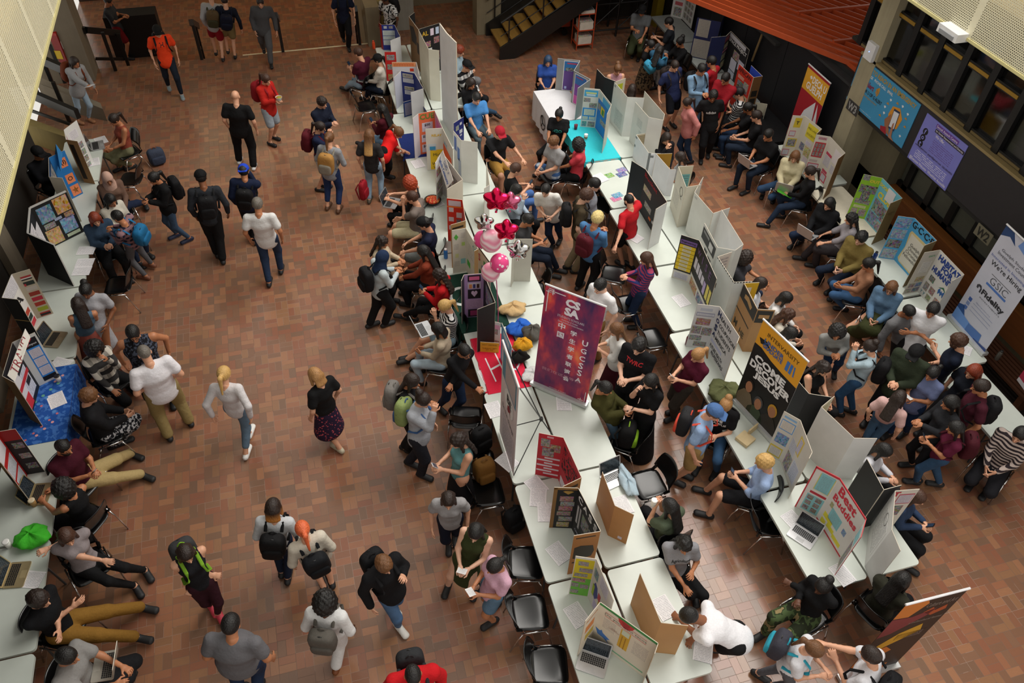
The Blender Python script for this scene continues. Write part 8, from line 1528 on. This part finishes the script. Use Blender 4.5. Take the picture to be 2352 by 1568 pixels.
b = G(994, 466, TZ+.003); o = thing('fruit_bowl', 'oval black bowl of cut fruit on the middle table', 'bowl', b); MB().lathe(b, [(.1, 0), (.15, .07), (.16, .075), (.155, .08), (.09, .02)], 20).mk('bowl_body', mat('#1c1b1a', .4), o, True); MB().lathe(b, [(.14, .074), (.1, .095), (.02, .1)], 18).mk('fruit', mat('#d8402c', .5, kind='speckle', col2='#e8a060', sc=30), o, True)
bag_on_floor(360, 362, 'grey-blue rucksack with brown straps on the brick floor', '#3c4456', (.34, .2, .36), 20, '#343c4e', trim='#7a4424'); bag_on_floor(1455, 105, 'olive green rucksack on the floor by the scaffold', '#3c4a18', (.34, .22, .5), 10); bag_on_floor(1180, 1195, 'black rucksack under the lower table', BK, (.3, .2, .42), 20); bag_on_floor(1440, 1000, 'black and lime rucksack on a chair', '#141416', (.3, .24, .45), 60, '#8ab82c', z=.46); bag_on_floor(1112, 1082, 'tan rucksack on a chair', '#7a5424', (.3, .22, .4), 10, z=.46); bag_on_floor(1105, 1010, 'black rucksack on a chair by the pale banner', '#131315', (.3, .2, .42), 20, z=.46)
c = G(1752, 1010, TZ+.004); X, Y = axes(25); o = thing('takeout_box', 'open beige takeout box by the orange banner', 'box', c)
MB().box(G(1712, 1008, TZ+.03), (.2, .2, .05), X, Y).mk('tray', mat('#cdb88e', .8), o); MB().box(G(1728, 988, TZ+.05), (.2, .02, .16), X, Y).mk('lid', mat('#cdb88e', .8), o)
B0 = G(1143, 770, TZ); nn_ = Vector((FW.x, FW.y, 0)).normalized()
def GP(px, py, d=0.0):
    r = R2*((px-1176)/F_PX)-U2*((py-784)/F_PX)+FW; return CAM+r*(((B0+nn_*d-CAM).dot(nn_))/r.dot(nn_))
def balloon(px, py, rpx, label, m, star=False, d=0.0):
    c = GP(px, py, d); r = rpx*(c-CAM).dot(FW)/F_PX; X = nn_.cross(ZH).normalized(); o = thing('balloon', label, 'balloon', c-ZH*r, 'balloons tied above the clothes pile'); NU, NV = 40, 16; V = []
    for j in range(NV+1):
        f = -math.pi/2+math.pi*j/NV
        for i in range(NU):
            a = 2*math.pi*i/NU; q = (1-.3*(.5-.5*math.cos(5*(a-math.pi/2)))) if star else 1
            V.append(c+(X*math.cos(a)+ZH*math.sin(a)*(1 if star else 1.08))*(r*q*math.cos(f))+nn_*(math.sin(f)*r*(.5 if star else 1)))
    mk('skin', V, [(j*NU+i, j*NU+(i+1) % NU, (j+1)*NU+(i+1) % NU, (j+1)*NU+i) for j in range(NV) for i in range(NU)], m, o, None, True)
    MB().lathe(c-ZH*r*1.12, [(.02, 0), (.005, .03)], 8).mk('knot', m, o)
FM, FS = mat('#d8124a', .16, .85), mat('#d0d0d0', .1, 1.0); PK, SW = mat('#e8508e', .3, kind='dots', col2='#f4e4ea', sc=14), mat('#e88aa8', .3, kind='swirl', col2='#f4dce2', sc=5)
balloon(1140, 458, 32, 'large magenta foil star balloon at the top', FM, True); balloon(1172, 462, 26, 'pale pink crinkled foil star balloon', mat('#d86a90', .2, .8), True, .12); balloon(1112, 510, 24, 'silver foil star balloon at the left', FS, True, .1); balloon(1163, 528, 30, 'magenta foil star balloon in the middle', FM, True, -.12); balloon(1190, 573, 28, 'silver foil star balloon at the right', FS, True, .05); balloon(1108, 550, 20, 'hot pink dotted balloon at the left', PK, False, .1); balloon(1128, 553, 26, 'marbled pink balloon in the middle', SW); balloon(1147, 604, 22, 'hot pink dotted balloon at the bottom', PK, False, -.1); balloon(1127, 625, 22, 'marbled pale pink balloon lowest of all', SW)
tag(MB().tube([B0, B0+ZH*.5, GP(1140, 640)], .008, 5).mk('ribbon', mat('#c85a8a', .3)), 'glittery pink ribbon below the balloons', 'ribbon')
for x, y, f, w, z in CHAIRQ: chair_at(x, y, f, 'black plastic chair under the '+w, z)
